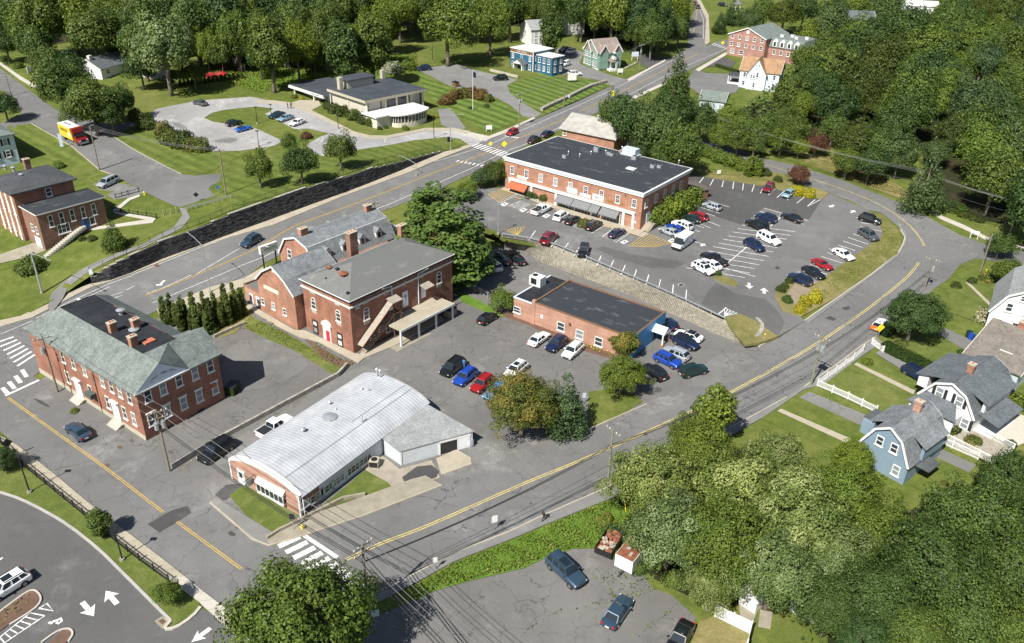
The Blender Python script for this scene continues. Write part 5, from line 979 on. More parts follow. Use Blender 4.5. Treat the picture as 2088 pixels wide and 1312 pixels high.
# -- A: hipped brick building
def bldA():
 B=from_base('brick_building',(299.4,899.5),(459.5,814.4),(115,745),'two storey red brick building with green hipped roof, black flat top and pale pediment');W,D=B.W,B.D
 u,zE=B.uz(278.4,800.7,'F');xa,zr=B.uz(323,739.5,'F',.35);xp,_=B.uz(385,748,'F',.35);B.part('wall',bodymb(W,D,zE),'brick_red',uv=True)
 fbox(B,'L',0,D,-2,.75,-.01,.06,'foundation','stone_cream')
 o=.45;vx,vy=B.lz(308.4,722,zr);yr=max(3.2,min(vy,D*.5));bx,by=B.lz(132.8,622.8,zr);yb=min(max(by,D*.7),D-1);xr=xa
 rx=W-xr;rf=MB();th=.0
 E00,EP,EW0=(-o,-o,zE),(xp,-o,zE),(W+o,-o,zE);EWm,EWD,E0D=(W+o,2*yr+o,zE),(W+o,D+o,zE),(-o,D+o,zE)
 A1=(xa,-o,zr);A2=(xa,yb,zr);Vv=(xp-.3,yr,zr);RW=(W+o,yr,zr);IR=(rx,2*yr-.5,zr);IB=(rx,yb,zr);VR=(rx,2*yr+.8,zr)
 for q in([E00,A1,A2,E0D],[A1,EP,Vv,(xa,yr,zr)],[EP,EW0,RW,Vv],[E0D,A2,IB,EWD],[EWm,(rx,yr+1.2,zr-.05),IB,EWD],[RW,EWm,(rx,yr+1.2,zr-.05),(rx,yr,zr)]):rf.add(q,[tuple(range(len(q)))])
 rf.add([(xa,yr,zr),(rx,yr,zr),(rx,yr,zr-.6),(xa,yr,zr-.6)],[(0,1,2,3)]);rf.box(-o,W+o,-o,D+o,zE-.25,zE-.005)
 roof=B.part('roof',rf,'shingle_green',uv=True)
 B.part('flat_roof',MB().box(xa-.05,rx,yr+.02,yb,zr-.55,zr-.12),'membrane_black',parent=roof)
 tri=MB();tri.add([(0-.3,-.36,zE),(xp-.1,-.36,zE),(xa,-.36,zr-.12),(-.3,0,zE),(xp-.1,0,zE),(xa,0,zr-.12)],[(0,1,2),(0,3,4,1),(1,4,5,2),(2,5,3,0)]);pd=B.part('pediment',tri,'pediment_blue')
 for i,ch in enumerate('JAMES TOWN HALL'):
  t=(i-7)/7;text(ch,.34,'black_sign',pd,Matrix.Translation((xa+.25+t*1.9,-.38,zE+.85+.42*(1-t*t)))@Matrix.Rotation(R(18*t),4,'Y'),.01)
 B.part('cornice',MB().box(-.5,xp,-.5,-.36,zE-.12,zE+.06),'trim_white');B.part('gable_wall',MB().add([(W+.01,0,zE-.1),(W+.01,2*yr,zE-.1),(W+.01,yr,zr-.15),(W-.2,0,zE-.1),(W-.2,2*yr,zE-.1),(W-.2,yr,zr-.15)],[(0,1,2),(3,5,4),(0,3,4,1)]),'brick_red',uv=True)
 for p in((301,807),(332,792),(364,775),(397,761),(428,746)):wpx(B,'F',*p,w_=1.05,h=2.0,style='hood')
 for p in((309,855),(341,838),(374,822),(406,807),(438,791)):wpx(B,'F',*p,w_=1.05,h=1.95,style='hood',glass='blind_glass' if p[0]>360 else None)
 ue,_=B.uz(120,700,'L')
 for p in((262,800),(243,790),(225,778),(206,765),(168,737),(145,723),(123,707)):window(B,'L',B.uz(*p,'L')[0],6.3,w_=1.0,h=1.9,style='sash',frame='trim_cream')
 for p in((274,855),(255,842),(219,813),(178,770),(131,740)):window(B,'L',B.uz(*p,'L')[0],2.8,w_=1.0,h=2.0,style='sash',frame='trim_cream')
 for p,h in(((236,826),2.9),((153,757),2.6)):
  u,z=B.uz(*p,'L');d=fbox(B,'L',u-.65,u+.65,.7,.7+h,0,.12,'door','door_white');fbox(B,'L',u-.9,u+.9,.7+h,.95+h,0,.45,'door_hood','trim_white',d);[fbox(B,'L',u+s*.78-.1,u+s*.78+.1,.7,.7+h,0,.2,'pilaster','trim_white',d)for s in(-1,1)]
  st=MB();[st.box(u-1.2,u+1.2,-.3-.35*(3-i),0,-.6,.2+.18*i-.0,B.face('L'))for i in range(3)];B.part('steps',st,'pale_concrete')
 u,z=B.uz(182,768,'L');fbox(B,'L',u-.8,u+.8,2.4,3.1,.01,.9,'awning','leaf_dark' if False else 'shingle_greygreen')
 for p in((230,672),(272,700),(277,665)):
  x,y=B.lz(*p,zr+.3);chimney(B,x,y,zr-.5,zr+1.35,1.0,.75,'brick_orange',parent=None)
 x,y=B.lz(247,640,zr);vent(B,x,y,zr-.2,.8,.35);x,y=B.lz(273,673,zr);vent(B,x,y,zr-.2,.25,.4)
 x,y=B.lz(303,696,zr);B.part('roof_hatch',MB().box(x-.8,x+.8,y-.5,y+.5,zr-.3,zr+.1),'terracotta')
 for p in((409,836),(349,865)):u,z=B.uz(*p,'F');fbox(B,'F',u-.5,u+.5,.15,.5,.0,.05,'basement_window','shutter_black')
 u,z=B.uz(180,780,'L')
 mb=MB();[mb.tube([(q,-.12,-.3),(q,-.12,zE)],.06,6)for q in[]];
 [fbox(B,'L',a-.06,a+.06,0,zE-.2,0,.14,'downpipe','wood_brown')for a in(D*.33,D*.62)]
 lt=fbox(B,'F',W-1.9,W-1.3,3.0,3.6,.02,.35,'flower_basket','awning_rust')
bldA()
# -- B: tall brick hall with gambrel houses behind
def bldB():
 p0=G(721.4,722.2,'L');zE=top_height(p0,614);Pr=atz(921.8,519,p0.z+zE)
 B=Bld('brick_hall',p0,Pr,atz(625,674.9,p0.z),p0.z,'tall square brick hall with grey hipped roof, arched windows, outside stair and portico');W,D=B.W,B.D
 B.part('wall',bodymb(W,D,zE-.35,1.5),'brick_red',uv=True);B.part('frieze',MB().box(-.04,W+.04,-.04,D+.04,zE-1.5,zE-1.3).box(-.25,W+.25,-.25,D+.25,zE-1.3,zE-1.12),'trim_cream')
 B.part('cornice',MB().box(-.3,W+.3,-.3,D+.3,zE-.35,zE-.05),'membrane_black');B.part('eave_trim',MB().box(-.38,W+.38,-.38,D+.38,zE-.05,zE+.05),'trim_white')
 rf=hip(B,zE+.08,2.7,.28,'felt_grey');
 def arch(f,px,py,h=1.5):
  u,z=B.uz(px,py,f);window(B,f,u,z,w_=1.15,h=h,style='arch',glass='window_glass',frame='trim_cream');fbox(B,f,u-.58,u+.58,z-h/2-.75,z-h/2-.15,0,.05,'panel','stone_cream')
 for p in((640,622),(690.5,647)):arch('L',*p)
 for p in((637,595),(687,619)):u,z=B.uz(*p,'L');fbox(B,'L',u-.6,u+.6,z-.35,z+.3,0,.05,'stone_panel','stone_cream')
 for p in((747,643),(895,569)):arch('F',*p,h=1.6)
 for p in((746,616),(896,546)):u,z=B.uz(*p,'F');fbox(B,'F',u-.6,u+.6,z-.3,z+.3,0,.05,'stone_panel','stone_cream')
 for p in((786,597),(825,578),(861,561)):
  u,z=B.uz(*p,'F');M=B.face('F')@Matrix.Translation((u,0,z))@Matrix.Rotation(R(90),4,'X');k=B.part('round_window',MB().tube([M@Vector((0,0,0)),M@Vector((0,0,.09))],.42,14),'trim_cream');B.part('pane',MB().tube([M@Vector((0,0,.02)),M@Vector((0,0,.11))],.3,14),'window_glass',parent=k)
 u,z=B.uz(826,610,'F');dr=fbox(B,'F',u-.62,u+.62,z-1.4,z+1.4,0,.08,'door','door_white');fbox(B,'F',u-.05,u+.05,z-.4,z+1.0,.08,.11,'cross','black_sign',dr);fbox(B,'F',u-.32,u+.32,z+.5,z+.6,.082,.112,'cross_arm','black_sign',dr)
 u,z=B.uz(728,624,'F');window(B,'F',u,z,w_=.6,h=.7,style='plain')
 u,z=B.uz(669.5,690,'L');dz=0
 dp=fbox(B,'L',u-.95,u+.95,-.3,2.9,0,.18,'door_surround','trim_white');fbox(B,'L',u-.2,u+.7,0,2.1,.18,.22,'door','red_paint',dp)
 n=8;ar=MB();ar.prism([(math.cos(math.pi*i/n)*1.15,math.sin(math.pi*i/n)*1.0)for i in range(n+1)],0,.35,B.face('L')@Matrix.Translation((u,0,2.9))@Matrix.Rotation(R(90),4,'X'));B.part('door_arch',ar,'trim_white',parent=dp)
 for p in((644,667.5),(694,694)):u2,z2=B.uz(*p,'L');s=fbox(B,'L',u2-.65,u2+.65,z2-1.3,z2+1.3,0,.08,'sign_board','black_sign');fbox(B,'L',u2-.4,u2+.4,z2+.4,z2+1,.08,.1,'sign_print','trim_white',s);fbox(B,'L',u2-.4,u2+.4,z2-.9,z2-.1,.08,.1,'sign_print','door_white' if p[0]>650 else 'grey_metal',s)
 zP=3.15;q=[B.lz(*p,zP)for p in((791,661),(899,609),(886,604),(826,642))];x0,x1=q[0][0],q[1][0];yf=min(q[0][1],q[1][1],-4.2);print('PORTICO',q,B.W,B.D)
 pc=B.part('portico_roof',MB().box(x0-.2,x1+.2,yf-.1,-.03,zP-.22,zP),'concrete');B.part('portico_fascia',MB().box(x0-.3,x1+.3,yf-.2,yf-.1,zP-.35,zP+.05),'trim_white',parent=pc)
 for i in range(4):x=x0+(x1-x0)*i/3;B.part('column',MB().box(x-.13,x+.13,yf,yf+.26,-.6,zP-.22),'door_white')
 B.part('portico_floor',MB().box(x0-1.5,x1+1,yf-.6,0,-.8,.08),'old_concrete')
 for i,(a,m_)in enumerate(((.08,'w'),(.2,'w'),(.34,'d'),(.5,'w'),(.62,'d'),(.78,'w'),(.92,'w'))):
  u=x0+(x1-x0)*a
  if m_=='w':window(B,'F',u,1.6,w_=.95,h=1.5,style='sash')
  else:d=fbox(B,'F',u-.5,u+.5,.08,2.2,0,.06,'door','red_paint');fbox(B,'F',u-.62,u+.62,2.2,2.35,0,.1,'door_frame','trim_white',d)
 for p in((777,667),(760,683)):wpx(B,'F',*p,w_=.9,h=1.5)
 ua,za=B.uz(790,622,'F');xt,zt=ua-.1,4.7;xb=.9;ww=1.3;L=xt-xb
 rfm=slab([(xb-.2,-.25-ww,1.55),(xt,-.25-ww,zt+1.9),(xt,-.2,zt+1.9),(xb-.2,-.2,1.55)],.1);stn=B.part('stair_cover',rfm,'weathered_wood')
 B.part('cover_edge',MB().bar((xb-.2,-.28-ww,1.6),(xt,-.28-ww,zt+1.95),.08,.2),'rust',parent=stn)
 st=B.part('stair',MB().bar((xb,-.3,-.1),(xt,-.3,zt-.2),.08,.3).bar((xb,-.2-ww,-.1),(xt,-.2-ww,zt-.2),.08,.3),'wood_brown')
 tm=None
 for i in range(22):
  t=i/21;o=bpy.data.objects.new('tread',tm)if tm else build('tread',MB().box(-.16,.16,-ww-.2,-.25,-.03,.03),'weathered_wood',st);
  if tm:COL.objects.link(o);o.parent=st
  tm=o.data;o.location=(xb+L*t,0,t*(zt-.1))
 B.part('landing',MB().box(xt,xt+1.6,-ww-.25,0,zt-.25,zt-.1),'wood_brown');B.part('stair_post',MB().bar((xt,-ww-.2,-.2),(xt,-ww-.2,zt+1.8),.12).bar((xt+1.6,-ww-.2,-.2),(xt+1.6,-ww-.2,zt+1.8),.12),'wood_brown')
 B.part('landing_roof',slab([(xt-.3,-ww-.5,zt+2.1),(xt+1.9,-ww-.5,zt+2.1),(xt+1.9,-.0,zt+2.5),(xt-.3,-.0,zt+2.5)],.1),'weathered_wood');fbox(B,'F',xt+.3,xt+1.3,zt-.1,zt+2,0,.07,'door','door_white')
 u,z=B.uz(863,595,'F');fbox(B,'F',u-.5,u+.5,z-1.1,z+1.,0,.07,'door','door_white');B.part('landing_roof',slab([(u-1,-1.6,z+1.3),(u+1.2,-1.6,z+1.3),(u+1.2,0,z+1.7),(u-1,0,z+1.7)],.1),'weathered_wood');B.part('stair_cover',slab([(u+1.2,-1.5,z+1.2),(W-.4,-1.5,2.2),(W-.4,-1.35,2.2),(u+1.2,-1.35,z+1.2)],.1),'wood_brown');B.part('stair_side',MB().bar((u+1,-1.4,z-.8),(W-.4,-1.4,.3),.1,.3),'wood_brown')
 dpp=MB();
 for p in((799,620),(852,590)):u,z=B.uz(*p,'F');dpp.box(u-.07,u+.07,-.2,-.06,.2 if p[0]<810 else 3.2,zE-.6);dpp.bar((u,-.15,zE-.6),(u+(1 if p[0]>820 else-1)*2.2,-.35,zE-.3),.14)
 B.part('downpipe',dpp,'pediment_blue')
 for p in((697,565,.28,.45),(688.5,558,.2,.3),(701,567,.42,.45),(671.6,553,.3,.45),(708,592,.16,.4),(664,565,.1,.2)):
  x,y=B.lz(p[0],p[1],zE+1.2);t=min(1,(min(x,y,D-y)+.28)/(D/2));vent(B,x,y,zE+2.7*t-.1,p[3],p[2],'rust' if p[2]>.25 else 'dark_metal')
 x,y=B.lz(868,495,zE+1.);chimney(B,W-1.4,D-.8,zE-.5,zE+2.9,1.5,.9,'brick_orange');
 u,z=0,0
 def gam(name,label,yc0,yc1,x0,x1,zw,zk,zr,mat='brick_orange',roof='shingle_grey',zb=0):
  b=Bld(name,B.M@Vector((x0,yc0,0)),B.M@Vector((x1,yc0,0)),B.M@Vector((x0,yc1,0)),B.z0+zb,label);gablish(b,0,b.W,0,b.D,zw,[(0,0),(.2,zk-zw),(.5,zr-zw),(.8,zk-zw),(1,0)],'x',.3,mat,roof);return b
 yl,_=(B.I@atz(532.4,628,p0.z+.6)).y,0;xw=(B.I@atz(608.3,678.3,p0.z)).x
 zw2=top_height(atz(608.3,678.3,p0.z),604)
 def zat(px,py,xpl):
  o=B.I@CAM;d=(B.I.to_3x3())@ray(px,py);t=(xpl-o.x)/d.x;p=o+d*t;return p.y,p.z
 y_l,z_l=zat(524,567.6,xw);y_r,z_r=zat(599.5,602.5,xw);y_p,z_p=zat(555,543.5,xw);y_k,z_k=zat(567,555,xw);_,zkr=zat(538,554,xw)
 b2=gam('gambrel_wing','small brick gambrel wing with a blank cream panel, left of the tall hall',min(y_r,y_l),max(y_l,y_r),xw,xw+10,(z_l+z_r)/2,zkr+.0,z_p)
 for p in((536.5,614.7),(558,624.5),(581,636)):wpx(b2,'L',*p,w_=.9,h=1.3)
 u,z=b2.uz(553,591,'L');fbox(b2,'L',u-2,u+2,z-.35,z+.35,0,.06,'blank_sign','ivory');u,z=b2.uz(557,550,'L');fbox(b2,'L',u-.3,u+.3,z-.5,z+.5,0,.05,'louvre','door_white');
 u0,z0=b2.uz(524,600,'L');a=Bld('brick_annex',B.M@Vector((xw+.6,max(y_l,y_r)+.02,0)),B.M@Vector((xw+9,max(y_l,y_r)+.02,0)),B.M@Vector((xw+.6,max(y_l,y_r)+5.2,0)),B.z0+1.,'low flat roofed annex with white doors beside the stair to the main street')
 a.part('wall',bodymb(a.W,a.D,2.5),'brick_pink',uv=True);a.part('parapet',MB().box(-.1,a.W,a.D-.2,a.D,2.5,2.9).box(-.1,.2,0,a.D,2.5,2.75),'brick_dark',uv=True);a.part('flat_roof',MB().box(.2,a.W,0,a.D-.2,2.5,2.56),'felt_grey')
 for u in(1.5,3.4):d=fbox(a,'L',a.D-u-.5,a.D-u+.5,-.6,1.5,0,.06,'door','door_white');fbox(a,'L',a.D-u-.25,a.D-u+.25,.3,1.1,.06,.08,'pane','window_glass',d)
 xg=None;yy=[]
 def loc(px,py,z):v=B.I@atz(px,py,B.z0+z);return v.x,v.y
 zw3=7.9;l1=loc(567,515,zw3);l2=loc(650,545,zw3);xg=(l1[0]+l2[0])/2;y1,y2=sorted((l1[1],l2[1]));_,zp3=zat(604.8,485.8,xg);_,zk3=zat(629,507,xg);ex=loc(736,440,zp3)[0]
 b3=gam('gambrel_house','long brick gambrel house with grey shingles and white dormers behind the hall',y1,y2,xg,max(ex,xg+18),zw3,zk3,zp3)
 wpx(b3,'L',591,518,w_=1.1,h=1.7);W3,D3=b3.W,b3.D
 for(sx,side)in[(i,s_)for s_ in(0,1)for i in range(4)]:
  x=W3*(.16+.22*sx);y=D3*.035 if side==0 else D3*.965;z=zw3+.55;dirn=-1 if side==0 else 1;m_=MB();w_=.72;fy=y+dirn*-.0;
  yf=y;yb=y-dirn*2.0;zz=zw3+1.0+(.25)
  m_.add([(x-w_,yf,z),(x+w_,yf,z),(x+w_,yf,z+1.5),(x,yf,z+2.1),(x-w_,yf,z+1.5),(x-w_,yb,z),(x+w_,yb,z),(x+w_,yb,z+1.5),(x,yb,z+2.1),(x-w_,yb,z+1.5)],[(0,1,2,3,4),(0,5,9,4),(1,2,7,6)]);dm=b3.part('dormer',m_,'trim_white')
  b3.part('dormer_roof',MB().add([(x-w_-.15,yf+dirn*.15,z+1.42),(x,yf+dirn*.15,z+2.2),(x,yb,z+2.2),(x-w_-.15,yb,z+1.42),(x+w_+.15,yf+dirn*.15,z+1.42),(x+w_+.15,yb,z+1.42)],[(0,1,2,3),(1,4,5,2)]),'shingle_grey',parent=dm,uv=True);b3.part('pane',MB().box(x-.35,x+.35,min(yf,yf+dirn*.04),max(yf,yf+dirn*.04),z+.25,z+1.3),'window_glass',parent=dm)
 b3.part('ridge_trim',MB().bar((0,D3*.2,zk3+.1),(W3,D3*.2,zk3+.1),.22,.2),'trim_white')
 chimney(b3,1.6,D3*.5,zp3-1,zp3+1.2,1.5,.9,'brick_orange');chimney(b3,W3-1.5,D3*.5,zp3-1,zp3+1.2,1.3,.9,'brick_orange')
 c=loc(719,511,zE+.2);chimney(B,c[0],max(c[1],D+.6),4,zE+3.6,1.7,1.1,'brick_dark',3)
 x,y=loc(618,556,zw2+1.6);b2.part('broken_hood',MB().box(-1,1,-.6,.6,0,.9,b2.I@Matrix.Translation(B.M@Vector((x,y,zw2+1.2)))@Matrix.Rotation(.5,4,'Y')).bar(b2.I@(B.M@Vector((x-1.6,y-.6,zw2+2.3))),b2.I@(B.M@Vector((x+1.2,y-.2,zw2+1.6))),.25),'rust')
 x,y=loc(793,473,7.5);b3.part('roof_plant',MB().box(0,3.2,0,2.4,0,1.7,b3.I@Matrix.Translation(B.M@Vector((x-1.5,y-1,6.6)))@Matrix.Rotation(B.root.rotation_euler.z,4,'Z')),'membrane_white')
 B.part('rear_link',MB().box(4,W-1,D,D+4,-1,zE-1.7),'brick_dark',uv=True)
 drape('walkway',[(500,617),(540,640),(600,675),(622,676),(722,722),(748,728),(731,742),(700,726),(650,699),(610,689),(560,664),(495,624)],'concrete','L',.2,skirt=.15)
 drape('walkway',[(728,738),(806,706),(904,654),(898,645),(860,655),(800,688),(735,722)],'concrete','L',.19,skirt=.15)
 B.part('door_mat',MB().box(-1.6,-.1,D-u-0,D-u+.01,.1,.11)if False else MB().box(-1.4,-.1,D*.5-.9,D*.5+.9,.1,.125),'rubber')
 return B
HB=bldB()
# -- C: brick plaza
def bldC():
 zt=4.4+8.2;P0,P1,P2=atz(1031,319,zt),atz(1312,393.5,zt),atz(1408,344,zt);d=(P1-P0).normalized();n=Vector((-d.y,d.x,0));Dp=(P2-P1).dot(n)
 z0=4.4;B=Bld('brick_plaza',P0,P1,P0+n*Dp,z0,'two storey orange brick shopping plaza with flat dark roof, white cornice and grey awnings');W,D=B.W,B.D;H=8.2
 B.part('wall',bodymb(W,D,H-.9),'brick_orange',uv=True);c=B.part('cornice',MB().box(-.25,W+.25,-.25,D+.25,H-.9,H-.55).box(-.5,W+.5,-.5,D+.5,H-.25,H),'trim_white');B.part('gutter',MB().box(-.38,W+.38,-.38,D+.38,H-.55,H-.25),'pediment_blue')
 B.part('flat_roof',MB().box(-.1,W+.1,-.1,D+.1,H,H+.06),'epdm_worn')
 ua,za=B.uz(1045,341,'F');ub,zb=B.uz(1294,409,'F')
 for i in range(9):window(B,'F',ua+(ub-ua)*i/8,5.5,w_=1.05,h=1.75,style='muntin')
 for p in((1318,412),(1338,401),(1356,390),(1373,379),(1389,369)):u,z=B.uz(*p,'R');window(B,'R',u,5.5,w_=1.05,h=1.75,style='muntin')
 x0,_=B.uz(1040,360,'F');x1,_=B.uz(1297,427,'F');bl=B.part('belt',MB().box(x0,x1,-.45,0,3.2,3.6).box(x0-.1,x1+.1,-.6,0,3.6,3.72),'trim_white')
 for p in((1041,375),(1085,385),(1135,400),(1272,445),(1292,450)):u,z=B.uz(*p,'F');B.part('pilaster',MB().box(u-.28,u+.28,-.35,0,-.1,3.2),'trim_white')
 def awn(pa,pb,mat,zt=3.15,out=1.6,drop=1.25):
  a,_=B.uz(*pa,'F');b_,_=B.uz(*pb,'F');m_=MB().add([(a,-.02,zt),(b_,-.02,zt),(b_,-out,zt-drop),(a,-out,zt-drop),(b_,-out,zt-drop-.2),(a,-out,zt-drop-.2),(a,-.02,zt-.05),(b_,-.02,zt-.05)],[(0,1,2,3),(3,2,4,5),(0,3,5,6),(1,7,4,2)]);return B.part('awning',m_,mat)
 awn((1042,366),(1078,375),'awning_rust')
 for pa,pb in(((1139,393),(1172,403)),((1173,403),(1207,413)),((1208,413),(1226,419)),((1229,420),(1265,430))):awn(pa,pb,'awning_grey')
 s0,_=B.uz(1047,385,'F');s1,_=B.uz(1078,395,'F');window(B,'F',(s0+s1)/2,1.15,w_=(s1-s0)*.9,h=2.2,style='bank',sill=False)
 for(pa,pb)in(((1140,415),(1160,420)),((1173,420),(1205,432)),((1230,440),(1264,450))):a,_=B.uz(*pa,'F');b_,_=B.uz(*pb,'F');window(B,'F',(a+b_)/2,1.25,w_=(b_-a),h=1.9,style='bank',sill=False)
 for p in((1166,420),(1214,435)):u,z=B.uz(*p,'F');d=fbox(B,'F',u-.9,u+.9,.05,2.3,0,.07,'door','door_white');fbox(B,'F',u-.7,u-.06,.2,2.1,.07,.09,'pane','window_glass',d);fbox(B,'F',u+.06,u+.7,.2,2.1,.072,.092,'pane','window_glass',d)
 sg=lambda p,w_,h,m_,txt=None,tm='black_sign':(lambda u:(lambda s:text(txt,h*.5,tm,s,Matrix.Translation((u,-.13,3.98+h/2)))if txt else None)(fbox(B,'F',u-w_/2,u+w_/2,3.98,3.98+h,0,.1,'shop_sign',m_)))(B.uz(*p,'F')[0])
 plain('sign_mint',(.45,.68,.55),.5);sg((1065,357),2.6,.75,'ivory');sg((1167,386),2.6,1.2,'sign_mint','THE SALON','trim_white');sg((1194,393),2.7,.65,'trim_white');sg((1220,401),2.7,1.25,'trim_white','N.K.F')
 u,_=B.uz(1255,411,'F');text('MIRAMUTI',.95,'gold_letter',B.root,Matrix.Translation((u,-.06,4.5)),.05)
 B.part('walkway',MB().box(-.5,W+2.2,-2.5,-.02,-.8,.12),'concrete')
 st=MB();[st.box(W,W+1.9,.6+.32*i-.0,3.4,0,.18*(i+1)-.0)for i in range(6)];B.part('steps',st,'concrete');d=fbox(B,'R',2.3,3.5,1.1,3.4,0,.1,'door','pediment_blue');B.part('hand_rail',MB().bar((W+1.9,.4,.9),(W+1.9,2.6,2.1),.06).bar((W+1.9,.4,0),(W+1.9,.4,.9),.06).bar((W+1.9,2.6,1),(W+1.9,2.6,2.1),.06),'dark_metal')
 for p,s,h in(((1152,320),.9,.7),((1217,307),1.1,1.1),((1242,314),.8,.7),((1248,316),.7,.6),((1294,323),1.1,.8),((1331,340),.9,.7),((1345,340),.9,.6)):x,y=B.lz(*p,H+.3);acunit(B,x,y,H+.05,s,h)
 x,y=B.lz(1287,313,H+.4);B.part('rooftop_unit',MB().box(x-1.8,x+1.6,y-1,y+1,H+.3,H+1.6).box(x-2.1,x+1.9,y-1.2,y+1.2,H+.05,H+.3),'siding_greyblue');B.part('brick_stub',MB().box(x-3,x-2.2,y-.5,y+.3,H,H+.6),'brick_orange')
 x,y=B.lz(1287,345,H+.05);B.part('skylight',MB().box(x-1,x+1,y-.7,y+.7,H+.05,H+.25),'trim_white')
 for p in((1159,315),(1182,320),(1205,315),(1235,313),(1384,333),(1268,305)):x,y=B.lz(*p,H+.2);vent(B,x,y,H+.04,.7,.09)
 for p in((1058,331),(1163,359),(1277,389)):u,z=B.uz(*p,'F');B.part('floodlight',MB().bar((u,-.02,6.9),(u,-.35,6.75),.16),'wood_brown')
 for p in((1295,448),):u,z=B.uz(*p,'F');fbox(B,'F',u-.3,u+.3,1.4,1.9,0,.04,'notice','trim_white')
 p=G(1418,400,'V');e=Bld('storage_shed',atz(1417,408,p.z),atz(1443,404,p.z),atz(1420,388,p.z),p.z,'dark slatted bin store with brown roof beside the plaza end');e.part('wall',bodymb(e.W,e.D,2.0,.5),'wood_brown');e.part('roof',MB().box(-.3,e.W+.3,-.3,e.D+.3,2.0,2.15),'shingle_mauve')
bldC()
# -- D: barrel roofed shop and its garage
def bldD():
 p0=G(614.5,1054.6,'L');zE=2.9;B=Bld('barrel_roof_shop',p0,atz(871,823.4,p0.z+zE),atz(481,973,p0.z),p0.z,'long low shop with white ribbed barrel roof and pink brick gable front');W,D=B.W,B.D;n=20;zs=zE;rise=1.6
 arc=lambda t:(D*t,zs+rise*(1-(2*t-1)**2)**.75)
 sec=[(0,-1)]+[arc(i/n)for i in range(n+1)]+[(D,-1)];m_=len(sec);fm=MB();fm.add([(0,y,z)for y,z in sec]+[(.3,y,z)for y,z in sec],[tuple(range(m_)),tuple(range(m_,2*m_))[::-1]]+[(i,i+1,m_+i+1,m_+i)for i in range(m_-1)]);B.part('gable_wall',fm,'brick_pink',uv=True)
 bk=MB();bk.add([(W-.3,y,z)for y,z in sec]+[(W,y,z)for y,z in sec],[tuple(range(m_)),tuple(range(m_,2*m_))[::-1]]+[(i,i+1,m_+i+1,m_+i)for i in range(m_-1)]);B.part('gable_wall',bk,'siding_block');B.part('wall',MB().box(.3,W-.3,0,.3,-1,zE).box(.3,W-.3,D-.3,D,-1,zE),'siding_block');B.part('brick_panel',MB().box(.05,3.2,-.04,.0,0,zE-.1),'brick_dark',uv=True)
 rf=MB();arc2=lambda t:(-.3+(D+.6)*t,zs+.02+rise*max(0,1-(2*t-1)**2)**.75)
 P=[arc2(i/n)for i in range(n+1)];rf.add([(x,y,z)for x in(.25,W+.3)for y,z in P]+[(x,y,z+.1)for x in(.25,W+.3)for y,z in P],[(i,i+1,n+2+i,n+1+i)for i in range(n)]+[(2*n+2+i,3*n+3+i,3*n+4+i,2*n+3+i)for i in range(n)]+[(i,2*n+2+i,2*n+3+i,i+1)for i in range(n)]+[(n+1+i,n+2+i,3*n+4+i,3*n+3+i)for i in range(n)]);roof=B.part('roof',rf,'barrel_metal')
 rb=MB();k=0;x=.6
 while x<W:
  for i in range(n):(y0,z0),(y1,z1)=P[i],P[i+1];rb.add([(x-.035,y0,z0+.1),(x+.035,y0,z0+.1),(x+.035,y1,z1+.1),(x-.035,y1,z1+.1),(x-.015,y0,z0+.13),(x+.015,y0,z0+.13),(x+.015,y1,z1+.13),(x-.015,y1,z1+.13)],[(4,5,6,7),(0,4,7,3),(1,2,6,5)])
  x+=.5
 o=B.part('rib',rb,'barrel_metal',parent=roof);o['kind']='stuff'
 sm=MB();
 for t in(.24,):
  y,z=arc2(t);sm.box(.6,W,y-.05,y+.05,z+.1,z+.17)
 for t,a in((.33,.35),):y,z=arc2(t);sm.box(W*.55,W,y-.04,y+.04,z+.1,z+.16)
 B.part('roof_seam',sm,'galvanised',parent=roof)
 pr=MB();Q=[(y,z+.15)for y,z in[(-.12+(D+.24)*i/n,zs+.1+rise*max(0,1-(2*i/n-1)**2)**.75)for i in range(n+1)]];pr.add([(xx,y,z+dz)for xx in(-.12,.45)for dz in(-.35,.12)for y,z in Q],[(i,i+1,n+2+i,n+1+i)for i in range(n)]+[(n+1+i,n+2+i,3*n+4+i,3*n+3+i)for i in range(n)]+[(2*n+2+i,2*n+3+i,3*n+4+i,3*n+3+i)for i in range(n)]+[(i,i+1,2*n+3+i,2*n+2+i)for i in range(n)]);B.part('parapet_trim',pr,'trim_white')
 B.part('corner_trim',MB().box(-.1,.12,-.12,.12,-.5,zE+.1).box(-.1,.12,D-.12,D+.12,-.5,zE+.1),'trim_white')
 u,z=B.uz(547,990,'L');u0,_=B.uz(527,975,'L');u1,_=B.uz(583,1018,'L');w_=u1-u0
 bw=fbox(B,'L',u0,u1,.7,1.0,0,.5,'bay_window','trim_white');fbox(B,'L',u0,u1,2.15,2.4,0,.5,'bay_head','trim_white',bw);B.part('bay_roof',slab([B.face('L')@Vector(v)for v in((u0-.1,-.6,2.4),(u1+.1,-.6,2.4),(u1+.1,-.02,2.95),(u0-.1,-.02,2.95))],.08),'trim_white',parent=bw);fbox(B,'L',u0+.05,u1-.05,1.0,2.15,.3,.42,'pane','window_glass',bw)
 for i in range(7):a=u0+(u1-u0)*i/6;fbox(B,'L',a-.06,a+.06,1.0,2.15,.38,.5,'mullion','trim_white',bw)
 u,z=B.uz(492,965,'L');d=fbox(B,'L',u-.7,u+.7,-.1,2.4,0,.1,'door_frame','trim_white');fbox(B,'L',u-.5,u+.5,0,2.2,.1,.14,'door','door_white',d);fbox(B,'L',u-.3,u+.3,1.2,2.0,.14,.16,'pane','window_glass',d)
